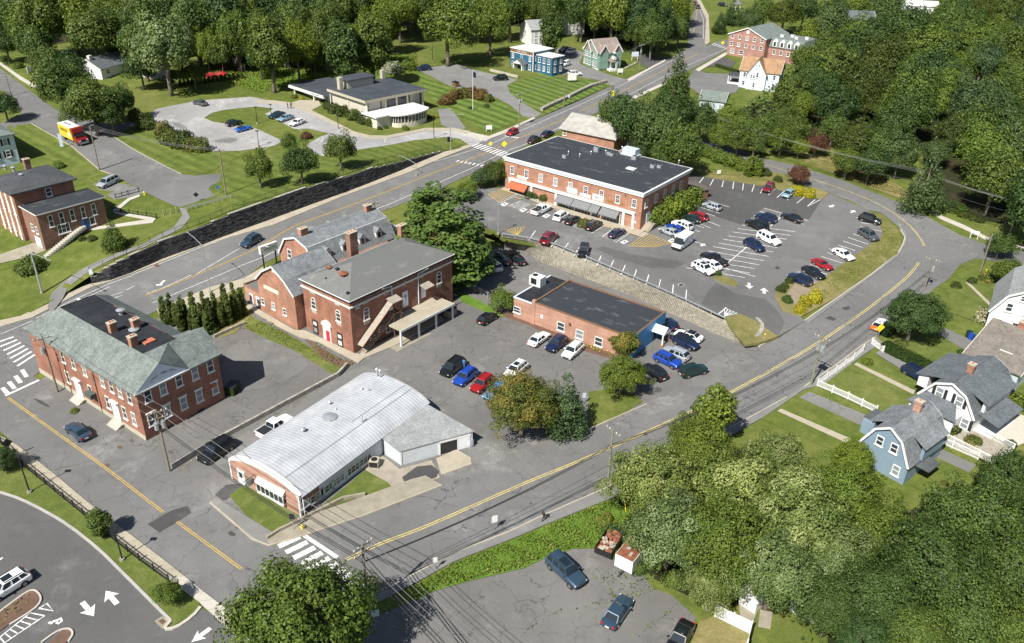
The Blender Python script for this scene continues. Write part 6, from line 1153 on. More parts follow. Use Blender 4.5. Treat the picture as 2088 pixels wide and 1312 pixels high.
 u,z=B.uz(522,980,'L');s=B.part('hanging_sign',MB().prism([(math.cos(i*.5236)*.75,math.sin(i*.5236)*.55)for i in range(12)],-.05,.05,B.face('L')@Matrix.Translation((u,-1.0,2.3))@Matrix.Rotation(R(90),4,'Y')@Matrix.Rotation(R(90),4,'Z')),'galvanised');B.part('sign_bracket',MB().bar(B.face('L')@Vector((u,0,2.95)),B.face('L')@Vector((u,-1.9,2.95)),.06),'dark_metal',parent=s)
 M=B.face('L')@Matrix.Translation((u-.06,-1.0,2.3))@Matrix.Rotation(R(-90),4,'Z');text('Clay\nStudio',.42,'black_sign',s,M,.005)
 for p in((643,985),(663,967.5),(686,949),(717,921),(742,905)):u,z=B.uz(*p,'F');window(B,'F',u,1.35,w_=2.3,h=1.15,style='bank')
 u,z=B.uz(631,1003,'F');window(B,'F',u-.9,1.6,w_=1.2,h=1.0,style='plain');fbox(B,'F',2.2,3.1,0,2.1,.04,.1,'door','brick_dark');B.part('downpipe',MB().tube([(.3,-.3,2.6),(.3,-.35,.3),(.4,-.6,0)],.08,6),'trim_white')
 for p,r_,h in(((673,857),.55,.15),((619,886),.2,.5),((673,827),.12,.5),((739,863),.07,.9),((738,799),.12,.2),((780,764),.13,1.3),((787,766),.13,1.2),((752,803),.06,.4),((685,841),.1,.12)):
  x,y=B.lz(*p,zs+rise*.8);x=min(max(x,1),W-.5);y=min(max(y,.8),D-.8);t=y/D;z=zs+.1+rise*max(0,1-(2*t-1)**2)**.75;vent(B,x,y,z-.05,h,r_,'galvanised',True,roof)
 zg=p0.z;b=[atz(*p,zg)for p in((780.6,928.3),(816.5,958.5),(962,916))];g=Bld('garage_annex',b[1],b[2],b[0],zg,'white walled garage with a large pale shingle shed roof joined to the barrel roofed shop')
 a0=Vector(g.I@b[0]);far=g.I@atz(872,850,zg);gw=[(0,0),(g.W,0),(far.x,far.y),(a0.x,a0.y)];zt0=2.65;V=[(-.35,-.35,zt0),(g.W+.4,-.35,zt0),(far.x+.6,far.y+.3,3.2),(a0.x-.3,a0.y+.0,3.05)]
 top=[g.I@atz(*p,zg+z)for p,z in(((815,921),2.55),((967.4,879.5),2.75),((871.5,824.5),3.15),((779,893),2.95))]
 g.part('roof',slab(top,.18),'shingle_pale',uv=True);wl=MB();q=[Vector((t.x,t.y,0))for t in top];c=sum(q,Vector())/4;q=[p.lerp(c,.035)for p in q];wl.add([(p.x,p.y,-1)for p in q]+[(p.x,p.y,t.z-.15)for p,t in zip(q,top)],[(i,(i+1)%4,4+(i+1)%4,4+i)for i in range(4)]);g.part('wall',wl,'siding_block')
 d=(q[1]-q[0]).normalized();nn=Vector((d.y,-d.x,0));L=(q[1]-q[0]).length;Mx=Matrix.Translation(q[0])@Matrix.Rotation(math.atan2(d.y,d.x),4,'Z')
 g.part('bay_shade_panel',MB().box(L*.54,L*.78,-.03,.1,-.2,2.1,Mx),'shutter_black');dd=g.part('garage_door',MB().box(L*.79,L*.96,-.08,.02,-.1,2.15,Mx),'door_white');g.part('bay_frame',MB().box(L*.52,L*.54,-.1,.02,-.1,2.3,Mx).box(L*.78,L*.79,-.1,.02,-.1,2.3,Mx).box(L*.52,L*.97,-.1,.02,2.15,2.4,Mx),'trim_white');g.part('quoin',MB().box(-.08,.12,-.08,.12,-.5,2.5,Mx),'membrane_white')  # black panel on the wall paints the shade inside the garage opening
 g.part('lean_plant',MB().box(L*.97,L*1.0,-.35,-.02,.5,1.5,Mx),'galvanised',)
 drape('ramp',[(890,937),(930,918),(960,935),(962,948),(900,970)],'concrete','L',.14,skirt=.15)
 p=G(764,951,'L');a=Bld('condenser',p,p+Vector((1,-.1,0)),p+Vector((.1,1,0)),p.z,'cream air conditioning unit on the gravel beside the shop','machine');a.part('casing',MB().box(-.6,.6,-.6,.6,.15,1.15),'stone_cream');a.part('fan',MB().tube([(0,0,1.15),(0,0,1.2)],.42,14),'dark_metal');a.part('grille',MB().box(-.55,.55,-.63,-.6,.25,1.05),'dark_metal');a.part('base',MB().box(-.7,.7,-.7,.7,-.1,.15),'old_concrete')
bldD()
# -- E: flat roofed pink brick shop with a blue end
def bldE():
 z0=.95;zt=3.9;P=[atz(*p,z0+zt)for p in((1048,602),(1289,690),(1107,553))];B=Bld('flat_roof_shop',P[0],P[1],P[2],z0,'single storey pink brick shop with black flat roof and bright blue end wall');W,D=B.W,B.D;xs_,_=B.uz(1088,628,'F')
 B.part('wall',MB().box(0,xs_,0,D,-1,zt-.45),'brick_pink',uv=True);B.part('wall',MB().box(xs_,W,0,D,-1,zt-.1),'brick_pink',uv=True);B.part('blue_wall',MB().box(W,W+.12,-.1,D+.1,-.5,zt+.1),'siding_bright_blue')
 B.part('flat_roof',MB().box(.2,xs_,.2,D-.1,zt-.45,zt-.35),'membrane_black');B.part('flat_roof',MB().box(xs_+.3,W-.2,.3,D-.3,zt-.1,zt-.04),'epdm_worn')
 B.part('parapet',MB().box(xs_-.1,xs_+.25,-.08,D+.05,zt-.45,zt+.15).box(xs_+.25,W,-.02,.25,zt-.1,zt+.08).box(xs_+.25,W,D-.25,D,zt-.1,zt+.12).box(W-.2,W+.1,-.1,D+.1,zt+.1,zt+.2),'wood_brown');B.part('brick_pier',MB().box(xs_-.3,xs_+.35,-.12,.5,-.5,zt+.35),'brick_pink',uv=True)
 B.part('edge_trim',MB().box(-.08,xs_-.1,-.08,.2,zt-.47,zt-.3).box(-.08,.2,.2,D,zt-.47,zt-.3),'pediment_blue')
 for p in((1144,666),(1182,682),(1221,697)):wpx(B,'F',*p,w_=1.5,h=1.6,style='sash')
 wpx(B,'F',1054.5,632,w_=1.5,h=1.2,style='sash');u,z=B.uz(1105,646,'F');fbox(B,'F',u-.25,u+.25,z-.3,z+.3,0,.08,'meter_box','trim_white')
 for p in((1163,660),(1242,691)):u,z=B.uz(*p,'F');B.part('wall_lamp',MB().box(u-.18,u+.18,-.35,0,z-.15,z+.15),'wood_brown')
 x,y=B.lz(1097,574,zt+.3);a=B.part('rooftop_unit',MB().box(x-1.3,x+1.1,y-.9,y+.9,zt-.35,zt+1.35),'membrane_white');B.part('fan',MB().tube([(x-.6,y,zt+1.35),(x-.6,y,zt+1.42)],.5,14),'dark_metal',parent=a);B.part('grille',MB().box(x-1.32,x-1.3,y-.7,y+.7,zt,zt+1.1).box(x-.9,x+.3,y-.93,y-.9,zt,zt+1.1),'dark_metal',parent=a)
 yc,zc=B.uz(1333,685,'R');yc=min(max(yc,2),D-2);cn=MB();x1=W+2.4;zr,ze=3.3,2.4
 cn.add([(W+.1,yc-1.3,ze),(x1,yc-1.3,ze),(x1,yc,zr),(W+.1,yc,zr),(x1,yc+1.3,ze),(W+.1,yc+1.3,ze)],[(0,1,2,3),(3,2,4,5)]);c=B.part('canopy',cn,'siding_paleblue');B.part('canopy_gable',MB().add([(x1-.05,yc-1.2,ze),(x1-.05,yc+1.2,ze),(x1-.05,yc,zr-.05)],[(0,1,2)]).box(x1-.2,x1,yc-1.3,yc+1.3,ze-.2,ze),'trim_white',parent=c)
 for s in(-1.15,1.15):k=B.part('column',MB().tube([(x1-.2,yc+s,0),(x1-.2,yc+s,ze-.2)],.13,10),'trim_white');B.part('column_base',MB().box(x1-.45,x1+.05,yc+s-.25,yc+s+.25,-.3,.5),'brick_orange',parent=k,uv=True)
 fbox(B,'R',yc-.5,yc+.5,0,2.1,.13,.2,'door','shutter_black');fbox(B,'R',yc+1.8,yc+4,.6,2.1,.13,.18,'shop_window','window_glass');B.part('step',MB().box(W+.1,W+2.6,yc-1.6,D,-.3,.12),'old_concrete')
 for i,q in enumerate(((W+2.9,yc+1.8),(W+2.9,yc+3.2),(W+2.9,yc+4.6))):
  w_=B.M@Vector((q[0],q[1],0));e=empty('planter',(w_.x,w_.y,HZ(w_.x,w_.y)+.04),0,['red planter nearest the blue canopy column','middle red planter along the blue end wall','red planter farthest along the blue end wall'][i],'planter','red planters by the blue wall');build('pot',MB().lathe([(.22,0),(.36,.6)],10),'red_paint',e);build('plant',MB().lathe([(.3,.6),(.35,.75),(.1,.95)],8),'leaf_hedge',e)
bldE()
# -- F: black roofed brick building on the left
def bldF():
 p0=G(94,511,'U');zt=top_height(p0,437);B=Bld('brick_annex',p0,atz(209,401,p0.z+zt),atz(44.8,418,p0.z+zt),p0.z,'brown brick annex with tall narrow windows, blue door and dark flat roof');W,D=B.W,B.D
 B.part('wall',bodymb(W,D,zt-.2,1),'brick_dark',uv=True);B.part('flat_roof',MB().box(-.3,W+.3,-.3,D,zt-.05,zt+.02),'epdm_worn');B.part('roof_trim',MB().box(-.35,W+.35,-.35,D,zt-.25,zt-.05),'trim_white')
 for p in((101,441),(123,435),(145,429),(167,423),(189,417.5)):window(B,'F',B.uz(*p,'F')[0],zt-2.0,w_=.85,h=2.3,style='sash')
 wpx(B,'F',130,465.5,w_=2.3,h=1.9,style='bank');u,z=B.uz(174,455,'F');d=fbox(B,'F',u-.6,u+.6,z-1.25,z+1.1,0,.1,'door','blue_paint');fbox(B,'F',u-.3,u+.3,z,z+.8,.1,.13,'pane','window_glass',d);window(B,'F',u+1.4,z+.1,w_=1.1,h=1.6,style='plain')
 for p in((67,464),(76,470)):wpx(B,'L',*p,w_=.9,h=1.4)
 u,z=B.uz(79,492,'L');fbox(B,'L',u-1.2,u+1.2,-.2,2.0,0,.08,'garage_door','door_white')
 zm=zt+2.6;q=[B.lz(*p,zm)for p in((162,366),(32,398),(72.6,322))];M=Bld('brick_hall',B.M@Vector((q[1][0],D+.02,0)),B.M@Vector((W*.83,D+.02,0)),B.M@Vector((q[1][0],D+11,0)),p0.z,'larger brown brick block with low black hipped roof and blue doors at the left edge')
 M.part('wall',bodymb(M.W,M.D,zm-.2,1),'brick_red',uv=True);M.root['label']='larger brown brick block with low black hipped roof at the left edge';hip(M,zm,1.4,.7,'shingle_charcoal');wpx(M,'F',99,392,w_=1.1,h=1.7)
 for k in range(4):
  u=M.D-1.2-k*2.4;pl=fbox(M,'L',u-.35,u+.35,0,zm-.4,0,.1,'pilaster','trim_cream');[window(M,'L',u,z_,w_=.9,h=1.8)for z_ in(2.2,6.2)]
 for p,h in(((55,335),1.5),((27,345),.9),((10,341),.8),((43,357),.7)):
  x,y=M.lz(*p,zm+1.2);(chimney(M,x,y,zm,zm+2.2,1.1,.9,'brick_dark')if h>1 else vent(M,x,y,zm+.6,h,.25))
 st=MB();N=16
 a,b_=G(97,515,'U'),G(175,468,'U')
 s=empty('garden_steps',a,0,'run of pale concrete steps climbing along the annex wall to the blue door','steps')
 for i in range(N):p=a.lerp(b_,i/N)-a;o=build('step',MB().box(-.5,.5,-.55,.55,-.5,.06),'pale_concrete',s);o.location=p+Vector((.6,-1.2,HZ(a.x+p.x,a.y+p.y,'U')-a.z));o.rotation_euler.z=B.root.rotation_euler.z
 for pp,nm in((((228,432),(262,405),(284,398),(286,402),(265,410),(236,436)),'r'),(((236,432),(300,442),(318,447),(312,455),(240,464),(205,468),(180,472),(178,466),(235,459),(300,449),(236,437)),'r2')):drape('footpath',list(pp),'pale_concrete','U',.14,skirt=.12,step=2)
 p=G(0,497,'U');drape('drive',[(-40,530),(0,520),(70,496),(94,512),(60,525),(0,538),(-60,560)],'old_concrete','U',.1,step=2)
 q0=G(10,270,'U');h=Bld('blue_house',atz(-60,345,q0.z),atz(40,325,q0.z),atz(-70,300,q0.z),q0.z,'pale blue clapboard house with grey roof cut by the left edge');H=6.0;h.part('wall',bodymb(h.W,h.D+4,H,1),'siding_paleblue');hip(h,H,2.2,.5,'shingle_greygreen',y1=h.D+4)
 for u in(h.W-2.0,h.W-4.5):[window(h,'F',u,z,w_=1,h=1.5,shutters=True)for z in(1.7,4.4)]
bldF()
# -- houses farther off
GA=[(0,0),(.5,1),(1,0)]
def house(name,label,eL,eR,base,zw,D,rise,wall,roof,lay=None,prof=None,wins=(),axis='y',over=.35,style='sash',shutters=False,cat='house',cx=0):
 z0=G(*base,lay).z;P0,P1=atz(*eL,z0+zw),atz(*eR,z0+zw);d=(P1-P0).normalized();n=Vector((-d.y,d.x,0));B=Bld(name,P0,P1,P0+n*D,z0,label,cat);H=B.W if axis=='y' else D
 pr=prof or[(0,0),(.5,rise),(1,0)];gablish(B,0,B.W,0,D,zw,pr,axis,over,wall,roof)
 for f,us,zs,w_,h in wins:
  L=B.W if f in 'FB' else D
  for u in us:
   for z in zs:window(B,f,u*L,z,w_=w_,h=h,style=style,shutters=shutters)
 return B
gm=lambda a,b_:[(0,0),(.22,a),(.5,b_),(.78,a),(1,0)]
S=house('white_house','white gambrel house with slate roof, black shutters and deck',(1877,800),(1987,852),(1880,838),3.0,11.5,0,'siding_white','shingle_slate','L',gm(2.5,3.5),[('F',(.32,.68),(4.3,),1.1,1.6),('F',(.1,.88),(1.5,),1.1,1.6)],shutters=True)
S.part('wall',MB().box(-1.4,0,1.5,10,3.0,5.0).box(S.W,S.W+.4,1.5,9.5,3.0,4.9),'siding_white');S.part('dormer_roof',slab([(-1.8,1.1,4.9),(-1.8,10.6,4.9),(S.W*.5,10.6,6.65),(S.W*.5,1.1,6.65)],.16),'shingle_slate',uv=True);S.part('dormer_roof',slab([(S.W+.9,1.1,4.9),(S.W+.9,9.8,4.9),(S.W*.5,9.8,6.65),(S.W*.5,1.1,6.65)],.16),'shingle_slate',uv=True)
S.part('bay',MB().box(-.2,6.1,-2.2,0,-1,2.5),'siding_white');S.part('bay_roof',slab([(-.6,-2.6,2.5),(6.5,-2.6,2.5),(5.0,0,3.7),(.8,0,3.7)],.12),'shingle_slate',uv=True);fb=S.part('pane',MB().box(1.6,4.4,-2.25,-2.2,1.0,1.9),'window_glass')
chimney(S,S.W*.5,4.5,6,7.9,.8,.8,'brick_orange',1);S.part('porch',MB().box(S.W,S.W+2.6,1,8,-1,.6),'siding_white');S.part('porch_roof',slab([(S.W-.2,.8,3.5),(S.W-.2,8.2,3.5),(S.W+3,8.2,2.7),(S.W+3,.8,2.7)],.14),'shingle_slate',uv=True)
S.part('deck',MB().box(S.W-1,S.W+5.5,-4.2,1,.3,.5),'weathered_wood');rl=MB()
for a,b_ in(((S.W-1,-4.2),(S.W+5.5,-4.2)),((S.W+5.5,-4.2),(S.W+5.5,1)),((S.W+1.5,1),(S.W+5.5,1))):
 n=int(Vector((b_[0]-a[0],b_[1]-a[1])).length/.16);[rl.box(a[0]+(b_[0]-a[0])*i/n-.025,a[0]+(b_[0]-a[0])*i/n+.025,a[1]+(b_[1]-a[1])*i/n-.025,a[1]+(b_[1]-a[1])*i/n+.025,.5,1.4)for i in range(n+1)];rl.bar((*a,1.42),(*b_,1.42),.09)
o=S.part('railing',rl,'trim_white');o['kind']='stuff'
Tb=house('blue_house','blue house with grey gambrel roof and white trim beside the silvery grove',(1757,898),(1853,950),(1800,990),3.2,9,0,'siding_sky','shingle_grey','L',gm(2.8,4.0),[('F',(.35,.65),(4.5,),1,1.4),('F',(.2,.8),(1.6,),1,1.5)])
Tb.part('wall',MB().box(-.4,0,2.5,7.6,3.0,5.2).box(Tb.W,Tb.W+.4,2.5,7.6,3.0,5.2),'siding_sky');[Tb.part('dormer_roof',slab([(x,2.1,5.1),(x,8,5.1),(Tb.W*.5,8,7.35),(Tb.W*.5,2.1,7.35)],.15),'shingle_grey',uv=True)for x in(-.7,Tb.W+.7)]
chimney(Tb,Tb.W*.5,6,7,8.7,.9,.7,'brick_pink',1);Tb.part('porch',MB().box(-3,0,5.5,8,-1,2.4),'siding_sky');Tb.part('porch_roof',MB().box(-3.3,0,6.2,9.3,2.4,2.55).box(Tb.W,Tb.W+2,1.5,4.5,2.6,2.75),'shingle_grey')
U=house('brown_roof_house','house with a broad brown shingle roof and two skylights at the right edge',(1969,722),(2078,765),(1975,725),3.0,10,3.2,'siding_greyblue','shingle_brown','L',[(0,0),(.88,2.9),(1,2.2)],[('F',(.1,.8),(1.6,),1,1.2)],axis='x')
U.part('skylight',MB().box(U.W*.45,U.W*.45+1.8,3.0,3.7,3.7,4.25,None),'trim_white');chimney(U,U.W*.5,9,4.5,7,.9,.9,'brick_red',1)
house('white_gable_house','white gabled house with peeling paint at the right edge',(2020,632),(2135,660),(2030,655),3.4,12,0,'siding_white','shingle_pale','L',gm(3.2,4.6),[('F',(.3,.62),(4.6,),1,1.5),('F',(.48,),(6.6,),.8,1.0),('F',(.2,.5),(1.6,),1,1.3)])
sh=house('white_shed','small white garage half hidden by the lower right trees',(1512,1200),(1546,1222),(1515,1215),2.3,5,1.6,'siding_white','shingle_pale','L')
K=house('brick_office','three storey rose brick office with white trimmed gable and grey roof',(1487,69),(1562.5,81),(1477,133),7.6,17,2.9,'brick_rose','shingle_greygreen','L',None,[('F',(.1,.3,.5,.7,.9),(7.0,4.4),1.1,1.4),('F',(.15,.4),(1.9,),1.6,1.5)],style='sash',cat='office building')
K.part('round_window',MB().tube([(K.W*.5,-.1,9.1),(K.W*.5,.1,9.1)],.6,14),'trim_white');K.part('awning_strip',MB().box(0,K.W*.45,-1,0,-.4,.2),'terracotta')
K.part('wing_wall',MB().box(K.W,K.W+13,3,15,-2,4.9),'brick_rose',uv=True);mz=MB();a=(K.W,K.W+13.4);mz.add([(a[0],2.7,4.9),(a[1],2.7,4.9),(a[1]-1,3.9,8),(a[0],3.9,8),(a[1],15.3,4.9),(a[1]-1,14,8),(a[0],15.3,4.9),(a[0],14,8)],[(0,1,2,3),(1,4,5,2),(3,2,5,7),(4,6,7,5)]);K.part('mansard_roof',mz,'shingle_greygreen',uv=True)
for i in range(4):
 x=K.W+2.2+i*2.7;dm=K.part('dormer',MB().add([(x-.8,2.6,5.2),(x+.8,2.6,5.2),(x+.8,2.6,6.9),(x,2.6,7.8),(x-.8,2.6,6.9),(x-.8,4,6.9),(x+.8,4,6.9),(x,4,7.8),(x-.8,4,5.2),(x+.8,4,5.2)],[(0,1,2,3,4),(4,3,7,5),(3,2,6,7),(0,4,5,8),(1,9,6,2)]),'trim_white');K.part('pane',MB().box(x-.45,x+.45,2.54,2.6,5.4,6.8),'window_glass',parent=dm)
 window(K,'F',x,3.3,w_=1.1,h=1.5,out=-3.0)if i<3 else None;acunit(K,x+.4,7+(i%2)*2.5,8.0,1.2,.9,'membrane_white')
Lb=house('paleblue_house','pale blue house with a tan shingle roof and a steep front gable',(1510,143),(1590,152),(1520,183),5.4,9,3.4,'siding_paleblue','shingle_tan','L',None,[('F',(.12,.88),(4.2,1.6),.9,1.5)],axis='x')
gx=Lb.W;g=MB();g.add([(gx*.2,-1,-2),(gx*.68,-1,-2),(gx*.68,-1,5.0),(gx*.44,-1,9.4),(gx*.2,-1,5.0),(gx*.2,1,-2),(gx*.68,1,-2),(gx*.68,1,5),(gx*.2,1,5)],[(0,1,2,3,4),(0,5,8,4),(1,2,7,6)]);Lb.part('gable_wall',g,'siding_paleblue');[Lb.part('gable_roof',slab([(gx*(.44+s*.28),-1.3,4.4),(gx*.44,-1.3,9.6),(gx*.44,5,9.6),(gx*(.44+s*.28),5,4.4)],.14),'shingle_tan',uv=True)for s in(-1,1)]
for u,z,w_,h in((.4,7.3,.5,1),(.47,7.3,.5,1),(.46,4.6,.8,1.5),(.31,4,.7,1.1),(.38,4,.7,1.1),(.4,1.4,.8,1.5)):window(Lb,'F',gx*u,z,w_=w_,h=h,out=1)
Lb.part('porch_roof',MB().box(-4,0,2,7,2.9,3.1),'shingle_slate');[Lb.part('porch_post',MB().box(-3.9,-3.7,y,y+.2,-.5,2.9),'trim_white')for y in(2.1,6.7)];Lb.part('porch',MB().box(-4,0,2,7,-1,.5),'trim_white')
house('grey_cottage','low grey blue house with a plain grey roof above the plaza trees',(1427,203),(1477,209),(1440,215),2.8,7.5,1.9,'siding_greyblue','shingle_greygreen','L',None,[('F',(.35,.85),(1.5,),.9,1.3)],axis='x')
house('brick_barn','brick building with a pale grey roof between the street and the plaza',(1146,262),(1253,284),(1148,277),2.6,12,2.6,'brick_orange','felt_light','L',None,[('F',(.06,),(1.6,),1,1.3)],axis='x',over=.6)
N1=house('white_house','white house with grey roof behind the blue office building',(1084,62),(1114,60),(1082,84),5.2,9,2.6,'siding_white','shingle_pale','U',None,[('F',(.3,.6),(4,1.6),.9,1.3),('L',(.5,),(3.8,),.9,1.3)],axis='x')
house('white_house','white house with grey roof and side porch beyond the slender tree',(1160,42),(1193,39),(1161,58),4.8,10,3.0,'siding_white','shingle_pale','U',None,[('F',(.3,.7),(3.6,1.4),.9,1.3)],axis='x')
R1=house('ranch_house','long white ranch house with dark grey roof behind the leafy clump',(205,141),(290,117),(210,152),2.9,8.5,2.4,'siding_white','shingle_slate','U',None,[('F',(.15,.5),(1.6,),1.3,1.3)],axis='x',over=.5)
R1.part('chimney',MB().box(.2,1.4,3.5,4.4,3,6.3),'membrane_white');chimney(R1,R1.W-1,5,3.5,6,.9,.8,'membrane_white',0)
gr=house('white_garage','white garage with two panelled doors beside the ranch house',(303,143),(345,136),(305,158),2.7,7,1.8,'siding_white','shingle_slate','U',None,[],axis='x');[fbox(gr,'F',gr.W*a,gr.W*(a+.38),0,2.2,0,.08,'garage_door','door_white')for a in(.07,.54)]
house('white_house','white house corner in the top left beyond the maples',(3,18),(38,24),(10,30),4.5,9,2.4,'siding_white','shingle_pale','U',None,[('F',(.3,.7),(1.5,3.6),.9,1.3)],axis='x')
house('grey_roof_house','white house with a long steel grey roof over the upper right wood',(1708,45),(1786,48),(1715,62),5,12,3.6,'siding_white','shingle_slate','L',None,[('F',(.6,.8),(3.4,),1,1.4)],axis='x')
house('white_garage','long white outbuilding at the top right among trees',(1850,12),(1915,15),(1855,22),3,9,1.8,'siding_white','membrane_white','L',None,[],axis='x')
V=house('victorian_house','green Victorian house with mauve roof, gables and a white porch',(1221,108),(1267,104),(1220,143),5.6,9,3.4,'siding_green','shingle_mauve','U',None,[('F',(.12,.85),(4.2,1.6),.9,1.6)],axis='x',over=.5)
D=V.D;V.part('foundation',MB().box(-.06,V.W+.06,-.06,D+.06,-2,.4),'trim_cream')
def vgable(x0,x1,y0,out,zt,f='L'):
 m=MB();
 if f=='F':w_=[(x0,-out,.4),(x1,-out,.4),(x1,-out,5.6),((x0+x1)/2,-out,zt),(x0,-out,5.6)];bk=[(a,1,c)for a,b_,c in w_]
 else:w_=[(-out,x0,.4),(-out,x1,.4),(-out,x1,5.6),(-out,(x0+x1)/2,zt),(-out,x0,5.6)];bk=[(1,b_,c)for a,b_,c in w_]
 m.add(w_+bk,[(0,1,2,3,4),(0,5,9,4),(1,2,7,6),(0,1,6,5)]);V.part('gable_wall',m,'siding_green')
 t=MB();e=.02;tri=[w_[4],w_[2],w_[3]];t.add([((a-e)if f=='L' else a,b_-(e if f=='F' else 0),c)for a,b_,c in tri],[(0,1,2)]);V.part('gable_panel',t,'shingle_mauve',uv=True)
 for k,s in((4,-1),(2,1)):
  a,b_=Vector(w_[k]),Vector(w_[3]);d=(a-b_).normalized()*.5;a=a+d;dn=Vector((0,-.4,0))if f=='F' else Vector((-.4,0,0));V.part('gable_roof',slab([a+dn+Vector((0,0,.1)),b_+dn+Vector((0,0,.1)),b_-dn*11+Vector((0,0,.1)),a-dn*11+Vector((0,0,.1))],.12),'shingle_mauve',uv=True);V.part('barge_board',MB().bar(a+dn,b_+dn,.08,.28),'trim_white')
vgable(3.5,8.0,0,.5,8.6);vgable(.2,3.6,0,.5,8.0,'F');vgable(V.W-3.4,V.W-.2,0,.5,8.0,'F')
for u in(.15,.33,.52,.68,.85):[window(V,'L',D*u,z,w_=.85,h=1.5,out=.5 if.1<1-u<.5 and False else(.5 if D*(1-u)>3.5 and D*(1-u)<8 else 0))for z in(4.3,1.7)]
V.part('porch_roof',slab([(3.4,-2.4,2.7),(V.W-3.2,-2.4,2.7),(V.W-3.2,0,3.4),(3.4,0,3.4)],.12),'shingle_mauve',uv=True);V.part('balcony',MB().box(5,V.W-3,-1.8,0,3.3,4.1).box(5,V.W-3,-1.8,0,5.3,5.5),'trim_white');[V.part('porch_post',MB().box(x,x+.15,-2.3,-2.15,-.4,2.7),'trim_white')for x in(3.5,6,V.W-3.4)];V.part('porch_floor',MB().box(3.4,V.W-3.2,-2.4,0,-.8,.4),'trim_white')
z0=G(1088,147,'U').z;Hh=6.2;P=[atz(*p,z0+Hh)for p in((1041,97),(1088,107),(1132,100))];d=(P[1]-P[0]).normalized();n=Vector((-d.y,d.x,0));I=Bld('blue_office',P[0],P[1],P[0]+n*(P[2]-P[1]).dot(n),z0,'dark blue two storey office with white windows, brown sign band and pale flat roof','office building')
W,D=I.W,I.D;I.part('wall',bodymb(W,D,Hh-.1),'siding_blue');I.part('flat_roof',MB().box(-.2,W+.2,-.2,D+.2,Hh-.1,Hh+.1),'membrane_white');I.part('corner_board',MB().box(W-.2,W+.05,-.06,.2,-1,Hh-.1),'trim_white');sb=I.part('sign_band',MB().box(0,W-.3,-.08,0,Hh-1.15,Hh-.2),'wood_brown');I.part('trim',MB().box(0,W,-.12,0,Hh-1.35,Hh-1.15),'trim_white');text('FAMILY DENTAL',.62,'trim_white',sb,Matrix.Translation((W*.5,-.1,Hh-.68)),.01)
for u in(.12,.5,.86):window(I,'F',W*u,3.9,w_=.9,h=1.5)
window(I,'F',W*.86,1.3,w_=.9,h=1.6);window(I,'F',W*.12,1.3,w_=.9,h=1.6);[window(I,'R',u,z,w_=.9,h=1.6)for u in(1.5,)for z in(1.4,4.2)]
I.part('porch_wall',MB().box(W*.33,W*.33+.3,-2.2,0,-.5,2.3).box(W*.72-.3,W*.72,-2.2,0,-.5,2.3),'trim_white');[I.part('porch_roof',slab([(W*.525+s*W*.25,-2.6,2.2),(W*.525,-2.6,3.7),(W*.525,0,3.7),(W*.525+s*W*.25,0,2.2)],.12),'shingle_slate',uv=True)for s in(-1,1)];I.part('porch_gable',MB().add([(W*.3,-2.4,2.2),(W*.75,-2.4,2.2),(W*.525,-2.4,3.5)],[(0,1,2)]),'trim_white');I.part('door',MB().box(W*.47,W*.58,-.1,0,0,2.1),'door_white')
An=Bld('blue_office',I.M@Vector((W+.02,D*.15,0)),I.M@Vector((W+6.8,D*.15,0)),I.M@Vector((W+.02,D*.75,0)),z0,'lower blue wing of the office with a white flat roof and paired windows','office building');An.part('wall',bodymb(An.W,An.D,5.2),'siding_blue');An.part('flat_roof',MB().box(-.1,An.W+.2,-.2,An.D+.2,5.2,5.4),'membrane_white');[window(An,'F',An.W*u,z,w_=.9,h=1.6)for u in(.2,.5,.8)for z in(1.5,3.9)];[window(An,'R',An.D*u,z,w_=.9,h=1.6)for u in(.25,.75)for z in(1.5,3.9)]
z0=G(744.8,257,'U').z;p0=G(744.8,257,'U');Hh=top_height(p0,209);P=[atz(*p,z0+Hh)for p in((744,206),(869,181),(660,182))];B=Bld('library',P[0],P[1],P[2],z0,'modern flat roofed library with pale stucco walls, tall windows and a round white canopy');W,D=B.W,B.D
B.part('wall',MB().box(.9,W-.9,.9,D-.9,-1,Hh-.4),'stucco');B.part('roof',MB().box(0,W,0,D,Hh-.05,Hh+.05),'membrane_slate');B.part('fascia',MB().box(-.05,W+.05,-.05,D+.05,Hh-.75,Hh-.05),'stone_cream')
for a in(.04,.34,.52,.7,.96):B.part('column',MB().box(W*a-.2,W*a+.2,.45,.88,-1,Hh-.75),'ivory')
for a,b_ in((.35,.51),(.53,.69)):window(B,'F',W*(a+b_)/2,Hh*.56,w_=W*(b_-a)*.95,h=Hh*.6,style='thin',frame='dark_metal',out=-.9,sill=False)
for a in(.28,.74,.93,.07):fbox(B,'F',W*a-.25,W*a+.25,Hh*.25,Hh-.8,-.9,-.85,'window_slit','window_glass')
for a in(.02,.5,.98):fbox(B,'L',D*a-.15,D*a+.15,-1,Hh-.75,-.9,-.6,'column','ivory')
B.part('penthouse',MB().box(W*.2,W*.62,D*.78,D*1.05,Hh,Hh+2.0),'stucco');B.part('roof',MB().box(W*.18,W*.66,D*.75,D*1.1,Hh+2,Hh+2.2),'membrane_slate');B.part('chimney',MB().box(W*.08,W*.08+1.2,D*.78,D*.78+1.2,Hh-1,Hh+3.2),'stone_cream');B.part('chimney',MB().box(W*.88,W*.88+1.1,D*.95,D*.95+1.1,Hh-1,Hh+2.4),'stone_cream')
q=[B.lz(*p,2.9)for p in((748,236),(885,223),(773,247))];x0,x1,yf=q[0][0]+.3,q[1][0],-5.5
